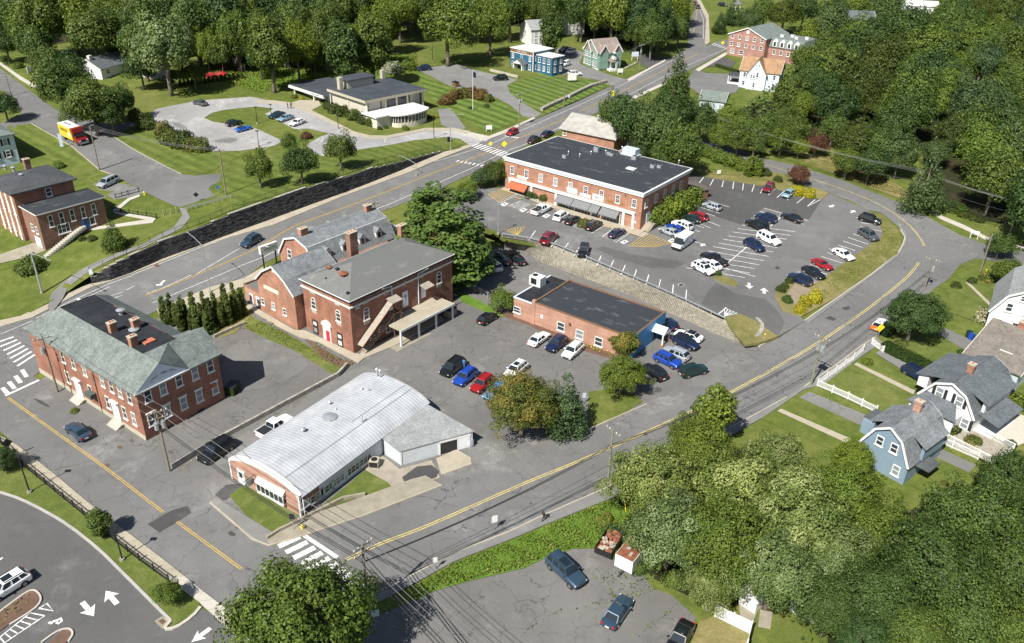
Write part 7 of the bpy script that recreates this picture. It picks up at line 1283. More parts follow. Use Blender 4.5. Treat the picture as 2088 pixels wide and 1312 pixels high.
B.part('entrance_wall',MB().box(x0+.6,x1-.4,yf+.5,1,-1,2.7),'ivory');ec=B.part('canopy',MB().box(x0,x1,yf,.9,2.7,3.0),'membrane_white');cx_,r_=(x0+x1)*.5+2.2,6.4;arcp=[(cx_+r_*math.cos(t),yf+3.0*math.sin(t))for t in[math.pi+math.pi*i/16 for i in range(17)]];B.part('round_canopy',MB().prism(arcp,2.702,3.002),'membrane_white');B.part('round_wall',MB().prism([(cx_+(x-cx_)*.88,yf+(y-yf)*.86+.02)for x,y in arcp],-1,.8),'ivory');B.part('curved_window',MB().prism([(cx_+(x-cx_)*.86,yf+(y-yf)*.83+.02)for x,y in arcp],.8,2.7),'window_glass')
[B.part('mullion',MB().box(x-.06,x+.06,y-.06,y+.06,.8,2.7),'ivory')for x,y in[(cx_+(a-cx_)*.88,yf+(b_-yf)*.86)for a,b_ in arcp[1:-1]]]
Pw=[atz(*p,z0+3.3)for p in((588,173),(659,196),(690,157))];d=(Pw[1]-Pw[0]).normalized();n=Vector((-d.y,d.x,0));Wg=Bld('library_wing',Pw[0],Pw[1],Pw[0]+n*14,z0,'low flat roofed wing on the left of the library with a deep cream fascia');Wg.part('wall',MB().box(1.5,Wg.W,2.5,14,-1,2.6),'stucco');Wg.part('roof',MB().box(0,Wg.W+3,0,14,3.35,3.42),'membrane_slate');f_=Wg.part('fascia',MB().box(-.06,Wg.W+.1,-.06,14,2.5,3.35),'membrane_white');[Wg.part('column',MB().box(x,x+.4,.3,.7,-1,2.5),'ivory')for x in(Wg.W*.12,Wg.W*.68)];text('MEMORIAL LIBRARY',.42,'black_sign',f_,Matrix.Translation((Wg.W*.78,-.08,2.9)),.01);[fbox(Wg,'F',a,b_,.3,2.3,-2.5,-2.45,'shop_window','window_glass')for a,b_ in((2,3.6),(Wg.W*.7,Wg.W*.9))]
# -- vehicles
def paint(n,c,metal=.3):
 m,nt,b=newmat('paint_'+n);b.inputs['Base Color'].default_value=(*c,1);b.inputs['Roughness'].default_value=.35;b.inputs['Metallic'].default_value=metal;b.inputs['Coat Weight'].default_value=.8;b.inputs['Coat Roughness'].default_value=.08
for n,c in dict(white=(.78,.79,.8),black=(.012,.013,.015),navy=(.01,.022,.07),blue=(.015,.07,.42),lightblue=(.12,.3,.55),skyblue=(.28,.42,.52),red=(.38,.012,.014),darkred=(.2,.01,.02),silver=(.42,.46,.5),grey=(.09,.1,.115),slate=(.035,.07,.11),green=(.01,.035,.03),teal=(.012,.05,.07),orange=(.7,.17,.03),yellow=(.75,.58,.05),azure=(.02,.15,.6)).items():paint(n,c,0 if n in('white','yellow','orange')else.3)
m,nt,b=newmat('car_glass');b.inputs['Base Color'].default_value=(.012,.02,.026,1);b.inputs['Roughness'].default_value=.06;b.inputs['Specular IOR Level'].default_value=.8
plain('headlight',(.75,.77,.8),.15);plain('tail_light',(.4,.01,.01),.25);plain('alloy',(.4,.41,.43),.3,.8)
CT=dict(sedan=(4.8,1.84,.92,1.45,.95,.25,-1.15,-1.75,.98),suv=(4.65,1.9,1.08,1.7,1.05,.5,-1.75,-2.2,1.15),hatch=(4.3,1.78,.95,1.52,1.0,.35,-1.5,-1.98,1.0),minivan=(5.1,1.98,1.08,1.76,1.5,.75,-2.0,-2.42,1.15),bigsuv=(5.2,2.0,1.15,1.85,1.15,.6,-2.2,-2.5,1.2),coupe=(4.4,1.8,.85,1.25,.6,0,-.95,-1.5,.9),pickup=(5.6,2.0,1.12,1.8,1.1,.5,-.75,-.95,1.12))
CM={}
def carmesh(kind):
 if kind in CM:return CM[kind]
 L,W,zb,zr,xh,xs,xr,xg,zt=CT[kind];h=L/2;w=W/2;b=MB();g0=.24
 st=[(h,.55,.62,.72),(h-.12,.3,zb*.82,.9),(h-.7,g0,zb*.93,1),(xh,g0,zb,1),(xs,g0,zb,1.0),(xr,g0,zt,1),(xg,g0,zt,.99),(-h+.35,g0+.03,zt-.02,.97),(-h+.05,.35,zt-.08,.9),(-h,.5,zt*.75,.86)]
 ring=lambda x,z0,z1,k:[(x,-w*k*.8,z0),(x,-w*k*.97,z0+.1),(x,-w*k,z0+(z1-z0)*.45),(x,-w*k*.97,z1-.12),(x,-w*k*.84,z1),(x,0,z1+.035),(x,w*k*.84,z1),(x,w*k*.97,z1-.12),(x,w*k,z0+(z1-z0)*.45),(x,w*k*.97,z0+.1),(x,w*k*.8,z0)]
 V=sum([ring(*s)for s in st],[]);n=11;F=[(i*n+j,i*n+j+1,(i+1)*n+j+1,(i+1)*n+j)for i in range(len(st)-1)for j in range(n-1)]+[(i*n,i*n+n-1,(i+1)*n+n-1,(i+1)*n)for i in range(len(st)-1)]+[tuple(range(n)),tuple(range((len(st)-1)*n,len(st)*n))[::-1]];b.add(V,F)
 wb,wt=w*.9,w*.74;G_=[(xh,-wb,zb-.02),(xs,-wt,zr-.05),(xr,-wt,zr-.05),(xg,-wb*.97,zt-.02)];top=[(xs-.1,0,zr),(xr+.05,0,zr)]
 gv=[*G_,*[(x,-y,z)for x,y,z in G_]];b.add(gv+[(xs-.05,-wt*.85,zr),(xr+.05,-wt*.85,zr),(xs-.05,wt*.85,zr),(xr+.05,wt*.85,zr)],[(0,1,2,3),(4,7,6,5),(0,4,5,1),(3,2,6,7),(1,5,10,8),(2,9,11,6),(1,8,9,2),(5,6,11,10),(8,10,11,9)])
 if kind=='pickup':b.box(-h+.1,-1.0,-w*.97,-w*.88,zb-.1,zb+.08).box(-h+.1,-1.0,w*.88,w*.97,zb-.1,zb+.08).box(-h,-h+.1,-w*.95,w*.95,zb-.1,zb+.08)
 P={};q=lambda a,b_,s,t:Vector(a).lerp(Vector(b_),s)
 def quadset(c,ins,off):
  c=[Vector(v)for v in c];m_=sum(c,Vector())/4;nrm=(c[1]-c[0]).cross(c[2]-c[0]).normalized();nrm=nrm if nrm.dot(m_-Vector((0,0,.6)))>0 else-nrm;k=[v.lerp(m_,ins)+nrm*off for v in c];mb=MB();mb.add(k+[v-nrm*.05 for v in k],[(0,1,2,3),(0,4,5,1),(1,5,6,2),(2,6,7,3),(3,7,4,0)]);return mb
 P['windscreen']=quadset([gv[0],gv[4],gv[5],gv[1]],.07,.02);P['rear_window']=quadset([gv[3],gv[2],gv[6],gv[7]],.1,.02);sw=[]
 for s_ in(0,4):
  A,B_,C_,D_=[Vector(v)for v in gv[s_:s_+4]];cuts=(.03,.48,.54,.97)if kind in('sedan','coupe','pickup')else(.03,.36,.39,.68)
  tops=lambda t:B_.lerp(C_,t);bots=lambda t:A.lerp(D_,t)
  for t0,t1 in((cuts[0],cuts[1]),(cuts[2],cuts[3])):sw.append(quadset([bots(t0+.03),bots(t1),tops(t1),tops(t0)],.1,.02))
  if cuts[3]<.9:sw.append(quadset([bots(.71),bots(.95),tops(.97),tops(.71)],.12,.02))
 wh=MB().tube([(0,-.11,0),(0,.11,0)],.34,16);rim=MB().tube([(0,-.125,0),(0,.125,0)],.21,10);wl=MB()
 wx=(h-.88,-h+.95);wl.tube([(0,-.1,0),(0,.1,0)],.43,14)
 sm={}
 mk=lambda nm,mb,mt:(lambda me:(me.from_pydata(mb.v,[],mb.f),me.materials.append(MATS[mt]),me)[2])(bpy.data.meshes.new(nm))
 out=[('body',mk('body',b,'paint_white'),(0,0,0)),('windscreen',mk('windscreen',P['windscreen'],'car_glass'),(0,0,0)),('rear_window',mk('rear_window',P['rear_window'],'car_glass'),(0,0,0))]
 am=mk('wheel_arch',wl,'rubber');out+=[('wheel_arch',am,(x,s*(w-.098),.34))for x in wx for s in(-1,1)]
 bm=bmesh.new();bm.from_mesh(out[0][1]);bmesh.ops.recalc_face_normals(bm,faces=bm.faces);bm.to_mesh(out[0][1]);bm.free();me=out[0][1];me.polygons.foreach_set('use_smooth',[True]*len(me.polygons));me.set_sharp_from_angle(angle=R(38))
 out+=[('side_window',mk('side_window',x,'car_glass'),(0,0,0))for x in sw];wm,rm=mk('wheel',wh,'rubber'),mk('rim',rim,'alloy')
 hl=mk('headlight',MB().box(-.12,.05,-.2,.2,-.07,.07),'headlight');tl=mk('tail_light',MB().box(-.05,.06,-.13,.13,-.12,.12),'tail_light');mr=mk('mirror',MB().box(-.08,.08,-.12,.12,-.06,.07),'paint_black');pl=mk('number_plate',MB().box(-.02,.02,-.22,.22,-.08,.08),'trim_white');gr_=mk('grille',MB().box(-.05,.04,-w*.5,w*.5,-.1,.1),'dark_metal')
 out+=[('headlight',hl,(h-.13,s*w*.68,zb*.68))for s in(-1,1)]+[('tail_light',tl,(-h+.05,s*w*.72,zt*.82))for s in(-1,1)]+[('mirror',mr,(xh-.25,s*(w+.08),zb+.05))for s in(-1,1)]+[('number_plate',pl,(-h-.01,0,.6)),('grille',gr_,(h-.02,0,.55))]
 if kind in('suv','bigsuv','minivan'):out+=[('roof_rail',mk('roof_rail',MB().bar((xs-.2,0,0),(xr+.2,0,0),.05),'dark_metal'),(0,s*wt*.9,zr+.06))for s in(-1,1)]
 if kind=='pickup':out.append(('load_bed',mk('load_bed',MB().box(-h+.12,-1.02,-w*.86,w*.86,zb+.03,zb+.045),'shutter_black'),(0,0,.0)))
 CM[kind]=(out,[(x,s*(w-.1),.34)for x in wx for s in(-1,1)],wm,rm,(xs,xr,wt,zr));return CM[kind]
def vroot(name,c,nose,lay,label,cat,group=None,hz=.75):
 z=G(*c,lay).z
 for _ in range(6):q=atz(*c,z+hz);z=HZ(q.x,q.y,lay)
 q2=atz(*nose,z+hz);a=math.atan2(q2.y-q.y,q2.x-q.x);f=Vector((math.cos(a),math.sin(a)));s=Vector((-f.y,f.x));h=lambda v:HZ(q.x+v.x,q.y+v.y,lay);pit=math.atan2(h(f*1.4)-h(-f*1.4),2.8);rol=math.atan2(h(s*.8)-h(-s*.8),1.6)
 e=empty(name,(q.x,q.y,z+.05),a,label,cat,group);e.rotation_euler=(rol,-pit,a);return e
def car(c,d,kind,col,label,lay='V',sc=1.,sunroof=False,roof=None):
 out,wp,wm,rm,(xs,xr,wt,zr)=carmesh(kind);nm={'suv':'suv','bigsuv':'suv','hatch':'hatchback','coupe':'sports_car'}.get(kind,kind);e=vroot('parked_'+nm,c,(c[0]+d[0],c[1]+d[1]),lay,label,'car' if kind!='pickup' else 'pickup truck','parked and driving cars');e.scale=(sc,)*3
 for n_,me,p in out:
  o=bpy.data.objects.new(n_,me);COL.objects.link(o);o.parent=e;o.location=p
  if n_=='body' or(n_=='mirror' and col!='black'):o.material_slots[0].link='OBJECT';o.material_slots[0].material=MATS['paint_'+col]
 for p in wp:
  o=bpy.data.objects.new('wheel',wm);COL.objects.link(o);o.parent=e;o.location=p;r_=bpy.data.objects.new('rim',rm);COL.objects.link(r_);r_.parent=o
 if sunroof:build('sunroof',MB().box(xr*.4,xs-.2,-wt*.6,wt*.6,zr,zr+.03),'car_glass',e)
 if roof:build('roof_panel',MB().box(xr,xs-.1,-wt*.9,wt*.9,zr-.03,zr+.03),'paint_'+roof,e)
 return e
UR,LL,UL,LR=(15,-9),(-14,11),(-16,-6),(17,8)
V_=[((1145,440),UR,'suv','white','white crossover before the second awning, nose to the plaza'),((1168,448),UR,'hatch','black','black car left of the orange planted bay island'),((1211,459),UR,'suv','black','dark wagon right of the orange planted bay island'),((1258,474),UR,'sedan','navy','dark sedan last in the row before the plaza, by the white hatched bay'),((1120,485),(13,-11),'bigsuv','darkred','boxy red suv by the guard rail'),((1190,511),(-4,13),'suv','black','black suv beside the guard rail facing away from the plaza'),((1366,472),UL,'sedan','silver','silver sedan nearest the white van at the plaza end'),((1379,466),UL,'sedan','blue','blue car between silver sedan and white crossover at the plaza end'),((1391,459),UL,'suv','white','white crossover under the big clipped shrubs'),((1409,444),UL,'sedan','green','dark green sedan beside the small red car'),((1425,440),UL,'hatch','red','small red car by the bin store'),((1452,420),(-16,-5),'hatch','silver','silver wagon alone in the fresh dark asphalt bays'),((1455,528),(-18,-8),'pickup','black','black pickup beside two white cars'),((1449,538),(-15,-7),'sedan','white','white sedan between black pickup and white suv'),((1434,547),LR,'suv','white','white suv with black sunroof before the small island'),((1562,444),(-17,-5),'suv','navy','dark blue suv next to the long black suv'),((1543,459),(-18,-7),'bigsuv','black','long black suv in the middle bays'),((1614,443),(-16,-5),'sedan','black','black sedan nearest the side road in the middle bays'),((1568,487),(18,8),'bigsuv','white','white suv in the middle bays, nose to the right'),((1538,500),LR,'suv','navy','dark suv below the white suv in the middle bays'),((1567,383),(-8,8),'suv','darkred','dark red car in the bays along the hedge'),((1607,395),(-8,6),'hatch','skyblue','small pale silver car in the bays along the hedge'),((1774,447),(16,4),'suv','black','black wagon at the top of the right hand bays'),((1771,479),LR,'suv','grey','grey crossover second in the right hand bays'),((1720,518),LR,'sedan','white','white sedan in the right hand bays'),((1677,538),LR,'coupe','red','red coupe in the right hand bays'),((1659,555),LR,'sedan','black','black sedan between red coupe and dark blue suv'),((1631,569),(-18,-7),'suv','navy','dark blue suv beside the clipped ball shrubs')]
for v in V_:car(*v[:4],v[4],'V',sunroof='sunroof' in v[4])
car((1104,427),(17,-8),'pickup','white','white pickup with junk in its bed before the kerbed shrub bed')
W_=[((984,548),(-14,-11),'sedan','black','dark sedan at the left of the shaded pocket under the pine'),((1006,541),(-14,-10),'suv','white','white suv in the shaded pocket under the pine'),((1023,528),(-14,-10),'suv','black','dark suv between white suv and black sedan by the block wall'),((1055,528),(-15,-10),'sedan','black','black sedan nearest the block wall in the shaded pocket'),((994,648),UR,'hatch','black','black car alone beside the round small tree'),((1099,690),(14,-10),'sedan','white','white sedan left of three along the pink brick shop'),((1135,701),(-13,10),'suv','navy','navy suv middle of three along the pink brick shop'),((1168,715),(-13,11),'suv','white','white suv right of three along the pink brick shop'),((1052,754),LL,'suv','white','white suv with black sunroof above the yellowing tree'),((923,748),LL,'minivan','black','black minivan left of the row in the lower lot'),((949,768),LL,'suv','blue','bright blue suv beside the black minivan'),((984,782),LL,'suv','red','red suv beside the bright blue one'),((1011,797),LL,'sedan','lightblue','light blue car under the yellowing tree'),((1405,684),(-17,-6),'sedan','white','white sedan with a black roof before the blue canopy'),((1399,698),LR,'suv','navy','dark blue suv beside the white sedan with black roof'),((1378,721),(-16,-7),'suv','silver','silver suv behind the blue suv before the blue canopy'),((1362,734),LR,'suv','blue','blue suv nearest the bright green tree'),((1414,755),(19,-4),'suv','green','dark grey green suv standing across the lot exit'),((1334,758),(-13,-9),'suv','black','black suv in the shade of the bright green tree'),((1364,659),(-10,-8),'hatch','navy','navy car behind the blue end wall'),((512,491),(-17,8),'suv','slate','grey blue suv driving down the main street'),((1090,285),(14,-7),'suv','black','black suv driving behind the plaza roof'),((1116,272),(13,-6),'sedan','navy','dark car driving ahead of the black suv'),((159,878),(-15,-12),'sedan','slate','dark car driving along the lower left street'),((441,919),(-17,11),'bigsuv','black','black suv waiting at the end of the alley'),((1870,762),(14,8),'suv','navy','dark blue suv in the driveway behind the clipped hedge'),((1797,661),(13,-10),'hatch','white','white hatchback with orange rear beside the dark round tree'),((1154,1163),(22,20),'bigsuv','slate','large dark blue suv with sunroof in the back lot'),((1259,1246),(16,-23),'sedan','slate','slate blue sedan in the back lot'),((1386,1300),(-12,22),'sedan','black','black sedan with sunroof cut by the bottom edge'),((14,1194),(-20,12),'suv','white','white suv with a dark glass roof cut by the left edge')]
for v in W_:car(*v[:4],v[4],'L',sunroof='sunroof' in v[4]or 'glass roof' in v[4],roof='black' if 'black roof' in v[4]else None)
oc=[o for o in bpy.data.objects if o.get('label')=='white hatchback with orange rear beside the dark round tree'][0];build('rear_panel',MB().box(-2.17,-1.6,-.9,.9,.35,1.0),'paint_orange',oc)
car((561,869),(14,-9),'pickup','white','white pickup half hidden behind the barrel roof','L')
U_=[((221,371),(-16,6),'minivan','silver','silver minivan parked in the short drive'),((408,209),(-12,-3),'sedan','grey','grey sedan alone in the top row of the library car park'),((477,250),(13,-3),'hatch','green','dark green hatchback by the library car park island'),((496,261),(13,-3),'coupe','azure','bright blue sports car with black top'),((564,234),(-13,3),'sedan','teal','dark teal sedan left of three before the library'),((582,240),(-13,4),'sedan','skyblue','pale blue sedan middle of three before the library'),((606,249),(-13,4),'sedan','white','white sedan right of three before the library'),((864,139),(-12,1),'suv','navy','blue suv at the top of the hill car park'),((1020,159),(-12,1),'suv','black','black suv by the pale stone wall'),((1151,101),(-12,3),'pickup','grey','grey pickup behind the blue office'),((1164,105),(-12,3),'suv','white','white suv beside the grey pickup'),((1153,130),(-10,3),'suv','white','white suv half hidden by the blue wing'),((1172,150),(13,-1),'suv','white','white suv at the corner of the house drive'),((340,161),(12,3),'sedan','black','black car beside the white garage'),((1044,269),(-11,5),'hatch','red','red car stopped at the main street kerb'),((1297,58),(10,2),'suv','white','white car in the trees behind the green house')]
for v in U_:car(*v[:4],v[4],'U',roof='black' if 'black top' in v[4]else None)
for v in[((1423,14),(-1,-9),'suv','black','dark car on the uphill road'),((1417,7),(1,9),'hatch','darkred','maroon car on the uphill road'),((1474,10),(10,1),'suv','black','dark car beside the far gazebo')]:car(*v[:4],v[4],'L')
def boxy(c,d,name,label,cat,parts,lay='L',hz=1.2):
 e=vroot(name,c,(c[0]+d[0],c[1]+d[1]),lay,label,cat,None,hz)
 for nm,bx,mt in parts:mb=MB();[mb.box(*b_)for b_ in bx];build(nm,mb,mt,e)
 return e
def wheels(e,xs_,w_,r_=.42):
 for x in xs_:
  for s in(-1,1):o=build('wheel',MB().tube([(x,s*(w_-.28),r_),(x,s*w_,r_)],r_,16),'rubber',e);build('rim',MB().tube([(x,s*(w_-.02),r_),(x,s*(w_+.015),r_)],r_*.55,10),'alloy',o)
t=boxy((152,274),(36,16),'box_truck','yellow box truck with red cab driving down the upper road','truck',[('box',[(-4.4,1.5,-1.15,1.15,.75,3.35)],'paint_yellow'),('box_roof',[(-4.35,1.4,-1.1,1.1,3.35,3.4)],'trim_white'),('cab',[(1.5,2.9,-1.05,1.05,.55,1.9),(2.9,4.0,-1.0,1.0,.55,1.45),(1.5,2.2,-1.05,1.05,1.9,2.5),(1.3,2.4,-1.17,1.17,2.5,3.4)],'paint_red'),('windscreen',[(2.55,2.93,-.9,.9,1.45,2.2)],'car_glass'),('side_window',[(1.8,2.5,-1.08,1.08,1.5,2.2)],'car_glass'),('bumper',[(4.0,4.15,-1.0,1.0,.45,.8)],'alloy'),('grille',[(3.98,4.03,-.5,.5,.8,1.3)],'dark_metal'),('chassis',[(-4.3,3.9,-.9,.9,.45,.75)],'dark_metal')],'U',1.8);t.scale=(1.14,)*3;wheels(t,(3.1,-2.9),1.12,.42)
for s in(-1,1):text('MARTIN',.85,'black_sign',t,Matrix.Translation((-1.8,s*1.17,2.4))@Matrix.Rotation(0 if s<0 else math.pi,4,'Z'),.01);build('headlight',MB().box(4.0,4.06,s*.75-.18,s*.75+.18,1.0,1.25),'headlight',t)
text('MARTIN',.8,'black_sign',t,Matrix.Translation((-2.2,0,3.42))@Matrix.Rotation(R(-90),4,'X'),.01)
for s_ in(-1,1):build('round_emblem',MB().tube([(.3,s_*1.15,1.8),(.3,s_*1.18,1.8)],.55,14),'trim_white',t)
t=boxy((1391,491),(-14,10),'delivery_van','white high roofed delivery van with blue lettering beside the yellow hatched bay','van',[('body',[(-2.8,1.5,-1.0,1.0,.4,2.45),(1.5,2.1,-.98,.98,.4,1.25),(2.1,2.75,-.95,.95,.4,1.2)],'paint_white'),('side_window',[(1.1,1.75,-1.02,1.02,1.3,1.9)],'car_glass'),('bumper',[(2.75,2.85,-.95,.95,.35,.7)],'dark_metal')],'V',1.3);wheels(t,(1.9,-1.8),1.0,.36);build('windscreen',slab([(2.15,-.9,1.25),(2.15,.9,1.25),(1.5,.85,2.35),(1.5,-.85,2.35)],.06),'car_glass',t)
for s in(-1,1):text('EM',.8,'blue_paint',t,Matrix.Translation((.1,s*1.02,1.75))@Matrix.Rotation(0 if s<0 else math.pi,4,'Z'),.01);build('headlight',MB().box(2.7,2.78,s*.75-.15,s*.75+.15,.9,1.1),'headlight',t)
t=boxy((1290,1130),(-17,21),'box_trailer','white box trailer with a rusty brown roof among the weeds','trailer',[('box',[(-2.6,2.2,-1.1,1.1,.55,2.35)],'paint_white'),('roof',[(-2.55,2.15,-1.05,1.05,2.35,2.4)],'rust'),('debris',[(.4,.8,-.5,-.1,2.4,2.46),(1.0,1.6,.2,.5,2.4,2.45),(-.6,-.2,.3,.6,2.4,2.5),(-1.5,-1.1,-.4,0,2.4,2.47)],'felt_light'),('tow_bar',[(2.2,3.4,-.06,.06,.45,.55)],'dark_metal')],'L',1.2);wheels(t,(-.3,),1.1,.34)
t=boxy((1243,1107),(-14,22),'tipping_trailer','black open trailer full of rusty scrap among the weeds','trailer',[('bed',[(-2,2,-1,1,.5,.6),(-2,2,-1.05,-.97,.5,1.3),(-2,2,.97,1.05,.5,1.3),(-2.05,-1.97,-1,1,.5,1.3),(1.97,2.05,-1,1,.5,1.3)],'dark_metal')],'L',.8);sc=MB();r=random.Random(2);[sc.box(-.2,.2,-.12,.12,-.05,.08,Matrix.Translation((r.uniform(-1.7,1.7),r.uniform(-.8,.8),r.uniform(.75,1.1)))@Matrix.Rotation(r.uniform(0,3),4,(r.uniform(-.4,.4),.3,1)))for _ in range(90)];o=build('scrap',sc,'rust',t);o['kind']='stuff';sc=MB();[sc.box(-.2,.2,-.15,.15,-.05,.1,Matrix.Translation((r.uniform(-.2,1.7),r.uniform(-.8,.8),1.1))@Matrix.Rotation(r.uniform(0,3),4,'Z'))for _ in range(16)];build('rubble',sc,'stone_cream',t)['kind']='stuff';wheels(t,(0,),1.1,.33)
for c,d,mt,lb,lay in(((929,172),(8,3),'wood_brown','brown skip on the hill car park by the rust tinted shrubs','U'),((474,792),(8,-9),'leaf_hedge','green metal clothes bank in the shadow of the hipped brick building','L'),((918,636),(8,-5),'brick_dark','small brick bin enclosure at the end of the portico','L')):boxy(c,d,'dumpster',lb,'bin',[('bin',[(-1,1,-.7,.7,0,1.3)],mt),('lid',[(-1.05,1.05,-.75,.75,1.3,1.4)],'dark_metal')],lay,.7)
for c,mt,lb in(((1976,682),'green','dark green wheelie bin at the corner of the brown roof'),((1981,688),'blue','blue wheelie bin beside the dark green one')):boxy(c,(6,3),'wheelie_bin',lb,'bin',[('bin',[(-.35,.35,-.35,.35,0,1.0)],'paint_'+mt),('lid',[(-.38,.38,-.38,.38,1.0,1.07)],'paint_'+mt)],'L',.5)
# -- poles, wires, lamps, signs, fences, people
leafmat('pole_moss',(.12,.12,.08),(.2,.19,.14))if False else None
plain('pole_wood',(.2,.17,.13),.9,var=.25);plain('pole_green_wood',(.19,.21,.13),.9,var=.2);plain('wire_pale',(.2,.2,.2),.5);plain('tarp_red',(.3,.02,.02),.7);plain('wire_dark',(.03,.03,.03),.6);plain('sign_yellow',(.8,.72,.04),.4);plain('hydrant_yellow',(.7,.55,.04),.5)
TOPS={}
def pole(key,base,ty,label,ang=0.,arms=1,tr=0,lay=None,mat='pole_wood',lean=None,r_=.16):
 p=G(*base,lay);h=top_height(p,ty);h=min(max(h,6),14);e=empty('utility_pole',p,ang,label,'utility pole','utility poles along the streets');t=Vector((0,0,h))
 build('pole',MB().tube([(0,0,-.3),(0,0,h)],[r_,r_*.7],8),mat,e);TOPS[key]=(p,h,ang)
 for k in range(arms):
  z=h-.35-k*.9;a=build('cross_arm',MB().box(-1.25,1.25,-.13,-.02,z-.06,z+.06),'pole_wood',e)
  for x in(-1.15,-.6,.6,1.15):build('insulator',MB().tube([(x,-.07,z+.06),(x,-.07,z+.24)],.06,6),'trim_white',a)
 for k in range(tr):x=(-.42,.42,0)[k];build('transformer',MB().tube([(x,-.38 if tr<3 else-.3,h-2.6),(x,-.38,h-1.6)],.27,10).tube([(x,-.38,h-1.6),(x,-.38,h-1.42)],.1,6),'galvanised',e)
 return e
a0=0
for k in[('a',(118,800),686,'utility pole at the left end of the hipped brick building',.6,1,1,'L'),('b',(346,962),836,'utility pole with many insulators in front of the hipped brick building corner',.65,2,2,'L'),('c',(751,1253),1108,'tall utility pole carrying the web of wires by the striped crosswalk',.9,2,0,'L'),('d',(1237,1006),876,'greenish utility pole beside the silvery grove',2.2,1,0,'L','pole_green_wood'),('e',(1653,787),686,'utility pole with three transformers beside the white picket fence',2.3,1,3,'L','pole_green_wood'),('f',(1885,588),541,'utility pole behind the dark round tree',2.4,1,1,'L'),('g',(1999,553),477,'slim utility pole between the road fork and the yellow hydrant',2.,0,0,'L'),('h',(2055,488),411,'utility pole at the right edge beside the pavement',2.,1,0,'L'),('i',(1858,417),347,'green stained utility pole on the bank above the road curve',1.2,1,1,'L','pole_green_wood'),('j',(1426,272),229,'utility pole in the trees above the plaza hedge',1.2,2,0,'L'),('k',(1375,336),303,'utility pole with three arms behind the plaza roof',.9,2,0,'L'),('l',(1058,258),190,'utility pole with twin transformers by the red car',.8,1,2,'U'),('m',(1150,217),150,'utility pole on the striped bank by the dry stone wall',.8,1,0,'U'),('n',(1303,147),91,'utility pole beside the blue and white sign board',.8,1,1,'U'),('o',(1379,101),51,'utility pole with large transformers at the main street bend',.8,1,2,'U'),('p',(203,348),257,'thin utility pole with a street light beside the yellow truck',.3,0,0,'U'),('q',(461,398),304,'utility pole at the end of the upper road by the guard rail',.5,1,0,'U'),('r',(766,468),416,'utility pole behind the gambrel house ridge',.7,2,0,'L'),('s',(1526,55),19,'far utility pole on the striped lawn',.8,1,0,'L'),('t',(23,197),171,'utility pole at the upper left side drive',.4,1,0,'U'),('v',(1690,90),30,'utility pole far among the trees of the upper right',.4,1,0,'L')]:pole(*k)
def wires(ka,kb,label,offs_=(-1.15,0,1.15),drop=0.,sag=.03,mat='wire_pale',r_=.022):
 def P(k):
  if not isinstance(k,str):return k[0],k[1],k[2]
  return TOPS[k]
 (pa,ha,aa),(pb,hb,ab)=P(ka),P(kb);e=empty('overhead_wires',pa,0,label,'wires','overhead wires');
 sgn=1 if math.cos(aa-ab)>0 else-1
 for o in offs_:
  A=pa+Vector((math.cos(aa)*o,math.sin(aa)*o,ha-.15-drop));B_=pb+Vector((math.cos(ab)*o*sgn,math.sin(ab)*o*sgn,hb-.15-drop));L=(B_-A).length;pts=[]
  for i in range(13):t=i/12;q=A.lerp(B_,t);q.z-=4*sag*L*t*(1-t)*(1+.15*o);pts.append(q-pa)
  build('wire',MB().tube(pts,r_,4,False),mat,e)
far=lambda px,py,z:(atz(px,py,z),0,1.)
for a,b_,nm in(('a','b','along the lower left street'),('b','c','from the shop front to the corner pole'),('c','d','over the side street to the greenish pole'),('d','e','over the side street past the silvery grove'),('e','f','over the side street past the dark round tree'),('f','g','at the road fork'),('h','i','over the road curve bank'),('i','j','above the curving side road hedge'),('l','m','beside the striped bank'),('m','n','beside the green Victorian house'),('n','o','at the upper bend of the main street'),('p','q','over the end of the upper road'),('t','p','over the upper road')):
 wires(a,b_,'pale overhead wires '+nm,sag=.02,r_=.028 if a in 'bcdehi' else.02)
 if a in 'bcdehi':wires(a,b_,'black telephone cables '+nm,(-.1,.12,.3),2.4,.025,'wire_dark',.033)
wires('c',far(1000,1345,9),'pale overhead wires leaving over the back lot',(-1.1,-.5,.5,1.1),0,.02,r_=.022);wires('c',far(960,1345,6),'black telephone cables leaving over the back lot',(-.4,0,.4),2.0,.02,'wire_dark',.045)
wires('a',far(-60,640,8),'overhead wires leaving past the left edge');wires('g','h','black cables between the two right hand poles',(0,.2),1,.02,'wire_dark',.033);wires('h',far(2150,380,16),'overhead wires leaving at the right edge');wires('t',far(-60,130,18),'overhead wires leaving at the upper left')
gw=TOPS['d'];build('guy_guard',MB().tube([(1.4,-2.2,0),(.9,-1.4,2.6)],.05,6),'hydrant_yellow',None);g_=bpy.data.objects['guy_guard'];g_.location=G(1250,1020,'L');tag(g_,'orange yellow guy wire guard beside the greenish utility pole','guy guard')
